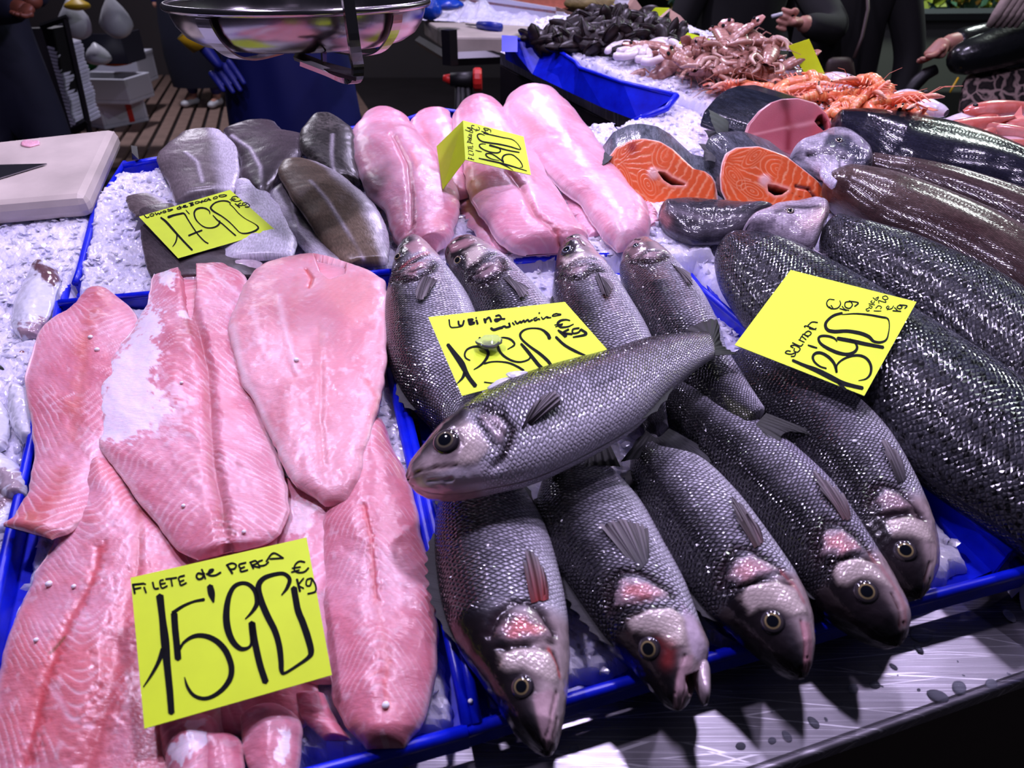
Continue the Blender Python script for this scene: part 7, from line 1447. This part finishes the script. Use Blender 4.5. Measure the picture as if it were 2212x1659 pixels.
while len(ms) < 190:
    x, y = rg.uniform(1140, 1490), rg.uniform(20, 118); s_ = float(polysd(np.array(x), np.array(y), mp_))
    if s_ > 0: ms.append((x, y, .047 + min(s_, 30) * .0006 + rg.uniform(-.006, .006), rg.uniform(0, 6.3), rg.uniform(1.15, 1.55)))
ms += [(1150, 80, .055, .3, 1.1), (1360, 112, .05, 1, .9), (1385, 104, .05, 2.2, .9)]
ms.sort(key=lambda q: q[2])
scatter(mk_mussel(), ms, 'mussel', 'heap of black mussels', 'black mussel in the heap beside the wooden crates', tilt=.5, roll=.7, seed=1)
# mound of ice that carries the mussels
mo = [(1425, 115, .058, 2.9, 1.0), (1445, 150, .050, .1, 1.1), (1500, 165, .052, 2.9, 1.1), (1560, 178, .052, -.15, 1.1), (1610, 168, .060, .35, 1.1), (1480, 128, .070, 2.6, 1.0), (1520, 140, .072, 1.1, .9), (1560, 120, .085, 1.9, 1.0), (1590, 150, .075, .5, 1.0), (1640, 140, .075, 2.8, 1.0), (1600, 112, .095, 1.4, 1.0), (1650, 110, .095, .2, 1.1),
      (1560, 92, .098, 1.6, .9), (1620, 88, .105, 2.2, 1.0), (1690, 160, .065, .3, 1.0), (1535, 112, .09, 2.4, .9), (1585, 98, .10, .2, .9), (1640, 165, .065, -.3, 1.0), (1540, 155, .065, 2.4, 1.), (1660, 125, .09, 1.2, 1.)]
scatter(mk_mantis(), mo, 'mantis shrimp', 'heap of pale brown mantis shrimps', 'pale brown ridged mantis shrimp in the heap behind the steaks', tilt=.3, roll=.5, seed=2)
langscale = .72
lo = [(1545, 198, .046, 1.2, .7), (1595, 195, .052, .3, 1.0), (1640, 200, .052, -.4, 1.0), (1620, 212, .050, 2.8, .8), (1690, 200, .060, .9, 1.1), (1735, 185, .070, -.4, 1.1), (1755, 205, .066, 1.5, 1.0), (1800, 225, .062, 2.6, 1.0), (1840, 235, .066, .4, 1.1), (1880, 200, .085, .1, 1.15), (1905, 225, .080, 1.0, 1.2), (1870, 260, .060, 2.9, 1.2), (1930, 245, .075, -.9, 1.1),
      (1965, 255, .066, -1.1, 1.1), (1810, 255, .060, .2, 1.0), (1850, 215, .082, 2.0, 1.0), (1900, 265, .06, .5, 1.), (1945, 275, .058, -.7, 1.)]
lo = [q[:4] + (q[4] * langscale,) for q in lo] + [(q[0] + 18, q[1] + 9, q[2] + .004, q[3] + 1.9, q[4] * langscale) for q in lo[3:]]
scatter(mk_lango(), lo, 'langoustine', 'orange langoustines on the ice', 'orange langoustine among the shellfish behind the black fish', tilt=.25, roll=.4, seed=3)
mu = [(2180, 250, .070, .1, 1.2), (2090, 285, .066, .2, 1.15), (2050, 300, .062, 2.6, .95), (2110, 310, .062, .7, 1.0), (2160, 300, .060, -.2, 1.1), (2020, 295, .060, 1.0, .8), (2200, 330, .058, .3, 1.0), (2150, 340, .052, -.3, .9), (2080, 330, .055, .4, .8), (2210, 285, .066, 2.8, 1.1), (2130, 268, .064, .5, .9), (2215, 310, .06, -.4, 1.1)]
mu = [q[:4] + (q[4] * .85,) for q in mu]
scatter(mk_mullet(), mu, 'red mullet', 'small red fish at the right edge', 'small red mullet in the pile at the right edge', tilt=.15, roll=.5, seed=4)
# white squid strips beside the mussels, grey octopus and pale squids
wm = simple('squid_white', C(238, 226, 230), .22, coat=.5, coatr=.1, sss=.2, sssr=(1, .8, .8), ssss=.01, noise=.05, nscale=40, bmp=.1)
for k, pts in enumerate([[(1310, 112), (1330, 98), (1360, 100), (1372, 116), (1350, 122), (1325, 120)], [(1352, 118), (1375, 106), (1400, 112), (1400, 126), (1372, 128)], [(1385, 118), (1400, 98), (1425, 92), (1440, 104), (1420, 118)], [(1395, 100), (1425, 88), (1455, 92), (1470, 106)], [(1320, 104), (1350, 94), (1385, 98)], [(1385, 132), (1405, 134), (1430, 126), (1450, 122)], [(1335, 112), (1352, 108), (1366, 112)]]):
    q = crom([tuple(P(x, y, .064 + .003 * (k % 3))) for x, y in pts], 26)
    tag(MB().tube(q, [.005] + [.0075] * 24 + [.005], 10).build('squid_ring', wm, smooth=True), 'white squid ring on the ice between the mussels and mantis shrimps', 'squid', 'white squid rings')
def pale(label, pts, h, r, c1=(206, 196, 206), c2=(232, 222, 230), name='pale_squid', seed=0):
    t = empty(name, tuple(P(*pts[0], h)), label, 'squid'); V = crom([tuple(P(x, y, h)) + (rr,) for (x, y), rr in zip(pts, r)], 30)
    segbody(0, 'body', [v[:3] for v in V[::3]], [v[3] for v in V[::3]], 'squid', t, lambda s, w, f: mixc(c1, c2, fbm(s * 9 + 0 * w, w * 2 + 0 * s, seed, 3)), n=40, seg=16, flat=.7); return t
pale('grey-violet octopus head right of the mantis shrimps', [(1655, 178), (1680, 170), (1700, 166), (1730, 160), (1745, 170)], .062, [.006, .020, .018, .012, .004], (120, 104, 120), (176, 160, 170), 'octopus', 1)
pale('translucent squid behind the langoustines', [(1770, 172), (1800, 172), (1835, 182), (1860, 196)], .068, [.008, .020, .020, .008], seed=2)
pale('second translucent squid, nearer the upright yellow card', [(1758, 188), (1785, 196), (1815, 205), (1840, 216)], .060, [.006, .016, .016, .006], seed=3)
pale('long white squid lying behind the langoustines at the right', [(1930, 205), (1960, 212), (2000, 232), (2030, 240), (2050, 246)], .066, [.008, .022, .022, .016, .005], (214, 206, 220), (238, 232, 240), seed=4)
pale('pale squid beneath the red mullets', [(2040, 262), (2080, 260), (2120, 258), (2150, 262)], .056, [.006, .018, .018, .006], seed=5)
pale('pale pink squid at the right edge below the red mullets', [(2120, 318), (2160, 312), (2200, 318), (2240, 330)], .056, [.006, .018, .020, .008], (220, 170, 176), (236, 204, 208), seed=6)
# ------------------------------------------------------------- small far price cards
def bcard(label, corners, Y, label_strokes=None, flap=None):
    q = [D(x, y, Y + (dy if len(c) > 2 else 0)) for c in corners for x, y, dy in [c if len(c) > 2 else (c[0], c[1], 0)]]
    t = empty('price_card', tuple(q[3]), label, 'price card', 'fluorescent yellow price cards')
    nn = np.cross(np.array(q[1]) - q[0], np.array(q[3]) - q[0]); nn /= np.linalg.norm(nn)
    if nn @ (CAM - q[0]) < 0: nn = -nn
    mesh('card_face', q + [p - nn * .0008 for p in q], [(0, 1, 2, 3), (7, 6, 5, 4), (0, 4, 5, 1), (1, 5, 6, 2), (2, 6, 7, 3), (3, 7, 4, 0)], M['yellow'], t, smooth=False)
    if flap:
        f_ = [D(x, y, Y + dy) for x, y, dy in flap]; mesh('folded_flap', f_ + [p - nn * .0008 for p in f_], [(0, 1, 2, 3), (7, 6, 5, 4), (0, 4, 5, 1), (1, 5, 6, 2), (2, 6, 7, 3), (3, 7, 4, 0)], M['yellow'], t, smooth=False)
    return t, q, nn
bcard('blank upright yellow card standing behind the mantis shrimps', [(1703, 99), (1748, 84), (1782, 160), (1745, 170)], 1.44)
bcard('yellow card half buried behind the mantis shrimp heap', [(1486, 70), (1545, 88, .04), (1510, 110, 0), (1466, 93, -.03)], 1.64)
bcard('yellow card on the front wooden crate', [(1416, 16), (1447, 17), (1426, 35), (1398, 34)], 1.92)
bcard('tiny yellow tag at the foot of the wooden crate', [(1468, 60), (1481, 67), (1474, 75), (1462, 70)], 1.82)
t, q, nn = bcard('crumpled yellow card with a scribble in front of the langoustines', [(1885, 248, .03), (1962, 252, .03), (1962, 280, -.02), (1873, 268, -.02)], 1.36, flap=[(1962, 252, .03), (1984, 284, .02), (1975, 290, -.01), (1962, 280, -.02)])
V, F = [], []
for pts in ([(1900, 262), (1906, 258), (1914, 260), (1910, 265), (1899, 264)], [(1916, 265), (1922, 261), (1926, 266)], [(1966, 262), (1970, 270), (1966, 276)], [(1970, 264), (1974, 274)]): ribbon(V, F, pts, 1.6, q[3], nn, .0012, (0, 0, 1))
for i in range(len(V)): pass
mesh('handwriting', V, F, M['ink'], t, smooth=False)
# ------------------------------------------------------------- crates and boxes at the far end
def dslab(name, q, th, mat, parent, dirv=(0, 1, 0)):
    q = [np.array(p) for p in q]; d = np.array(dirv) * th; return MB().hexa([p + d for p in q], q).build(name, M[mat] if isinstance(mat, str) else mat, parent)
wc = empty('wooden_crate', tuple(D(1400, 50, 2.05)), 'thin wooden crate with a printed end, behind the mussels', 'crate')
dslab('front_board', [D(1345, 54, 1.98), D(1448, 64, 1.93), D(1450, 40, 1.93), D(1265, 16, 2.1)], .008, 'wood', wc)
dslab('end_board', [D(1446, 64, 1.93), D(1512, 80, 1.90), D(1470, 34, 1.93), D(1448, 20, 1.96)], .008, 'wood', wc)
dslab('rear_post', [D(1398, 38, 2.10), D(1428, 40, 2.08), D(1450, 20, 2.1), D(1412, 16, 2.12)], .008, 'wood', wc)
dslab('printed_mark', [D(1466, 60, 1.905), D(1484, 64, 1.90), D(1482, 50, 1.905), D(1474, 46, 1.91)], .001, 'red', wc)
dslab('printed_mark', [D(1452, 56, 1.915), D(1463, 58, 1.91), D(1463, 49, 1.91), D(1455, 47, 1.915)], .001, simple('print_blue', C(40, 60, 140), .6), wc)
wc2 = empty('wooden_crate', tuple(D(1330, 20, 2.25)), 'rear wooden crate with a white paper label on its end', 'crate')
dslab('end_board', [D(1350, 30, 2.14), D(1398, 32, 2.12), D(1372, -4, 2.14), D(1345, -4, 2.2)], .008, 'wood', wc2)
dslab('side_board', [D(1205, 40, 2.3), D(1262, 52, 2.2), D(1262, 36, 2.2), D(1200, 14, 2.3)], .008, 'wood', wc2)
dslab('paper_label', [D(1322, 18, 2.13), D(1350, 22, 2.12), D(1360, 0, 2.13), D(1330, -3, 2.13)], .001, 'white', wc2)
wc3 = empty('net_label', tuple(D(1190, 35, 2.2)), 'white paper labels tied to the net beside the mussels', 'label')  # net labels float free over the gap, no string modelled
dslab('paper_label', [D(1176, 48, 2.1), D(1195, 50, 2.1), D(1197, 30, 2.1), D(1180, 28, 2.1)], .001, 'white', wc3)
dslab('paper_label', [D(1199, 44, 2.08), D(1218, 46, 2.08), D(1220, 26, 2.08), D(1201, 24, 2.08)], .001, 'white', wc3)
for x, y, lab in ((1262, 8, 'olive-green shellfish net behind the mussels, left one'), (1306, 6, 'olive-green shellfish net behind the mussels, right one')):
    bag('shellfish_net', lab, x, y, 2.28, .045, 'netg', 1.3, .6, int(x), 'net') if 'netg' in M else (M.__setitem__('netg', simple('olive_net', C(120, 104, 50), .7, noise=.4, nscale=60, bmp=.5)), bag('shellfish_net', lab, x, y, 2.28, .045, 'netg', 1.3, .6, int(x), 'net'))
tag(MB().tube([D(1325, 12, 2.05), D(1345, 26, 2.0), D(1362, 34, 1.97)], .004, 6).build('yellow_stick', simple('stick', C(180, 170, 60), .5), smooth=True), 'thin yellow-green stick poking out of the mussel heap', 'stick')
fb = empty('foam_tray_box', tuple(D(1080, 10, 2.7)), 'long low white styrofoam box with shrimps, behind the far cutting board', 'styrofoam box')
zt = D(1000, 22, 2.9)[2]
A, B_ = D(993, 22, 3.7), D(1200, 50, 3.3)
dslab('front_wall', [A, B_, B_ + [0, 0, .055], A + [0, 0, .075]], .03, 'foam', fb); A2, B2_ = A + [.15, .5, 0], B_ + [.15, .5, 0]
dslab('back_wall', [A2, B2_, B2_ + [0, 0, .06], A2 + [0, 0, .06]], .03, 'foam', fb)
MB().slab([A, B_, B2_, A2], .02).build('bottom', M['foam'], fb)
MB().slab([A + [0, 0, .05], B_ + [0, 0, .045], B2_ + [0, 0, .05], A2 + [0, 0, .05]], .01).build('shrimp_filling', simple('shrimp_fill', C(200, 110, 90), .5, noise=.6, nscale=60, bmp=1), fb)['kind'] = 'stuff'
bag('blue_bag', 'crumpled blue plastic bag right of the weighing pan', 928, 20, 2.9, .045, 'bluep', 1.0, 1, 8) if 'bluep' in M else (M.__setitem__('bluep', simple('blue_film', C(20, 70, 190), .25, noise=.3, nscale=60, bmp=.4)), bag('blue_bag', 'crumpled blue plastic bag right of the weighing pan', 928, 20, 2.9, .045, 'bluep', 1.0, 1, 8))
bag('blue_bag', 'smaller dark blue bag behind the snowy ice heap', 965, 10, 3.0, .05, 'bluep', 1.3, .5, 9)
# loose ice beside the far board
def mound(label, px0, px1, y0, y1, Y0, Y1, amp, seed):
    n, m = 90, 30; V = []
    g = np.linspace(0, 1, n)[None, :] + np.zeros((m, 1)); f = np.linspace(0, 1, m)[:, None] + np.zeros((1, n))
    X = px0 + (px1 - px0) * g; Yp = (y1 + (y0 - y1) * f) + 20 * g; dep = Y0 + (Y1 - Y0) * f
    W = D(X, Yp, dep) + np.stack([0 * g, 0 * g, amp * np.sin(g * PI) ** .5 * np.sin(np.clip(f * 1.2, 0, 1) * PI) ** .5 * fbm(g * 9, f * 3, seed, 4) + .006 * fbm(g * 70, f * 25, seed + 3, 2)], -1)
    return tag(mesh('loose_ice', W.reshape(-1, 3), grid_faces(m, n), M['ice'], smooth=False), label, 'ice', kind='stuff')
mound('white mound of ice behind the far cutting board', 905, 1215, 22, 44, 3.25, 3.9, .10, 3)
# small foam beads scattered on the fish
bd = [(640, 779, .065), (397, 1094, .05), (161, 1268, .045), (833, 1525, .055), (1017, 1516, .03), (1845, 955, .08), (108, 1262, .045), (80, 1384, .04), (527, 1150, .05), (196, 730, .042), (393, 828, .055), (1250, 570, .085), (210, 757, .042)]
bpy.context.view_layer.update(); dg = bpy.context.evaluated_depsgraph_get(); b0 = None
for k, (x, y, h) in enumerate(bd):
    d = ray(x, y); d = d / np.linalg.norm(d)
    hit, loc_, nr_, ix_, ob_, mt_ = SC.ray_cast(dg, Vector(CAM), Vector(d))
    if not hit: continue
    if b0 is None: o = MB().lathe([(.0021 * math.cos(a), .0021 * math.sin(a)) for a in np.linspace(-PI / 2, PI / 2, 7)], (0, 0, 0), 10).build('foam_bead', M['bead'], smooth=True); b0 = o.data
    else: o = bpy.data.objects.new('foam_bead', b0); COL.objects.link(o)
    o.location = loc_ + nr_ * .0012; k_ = 1.25 if k % 3 == 0 else .85; o.scale = (k_, k_, k_ * .8)
    tag(o, 'tiny white styrofoam bead stuck on the wet fish', 'bead', 'white foam beads on the fish')
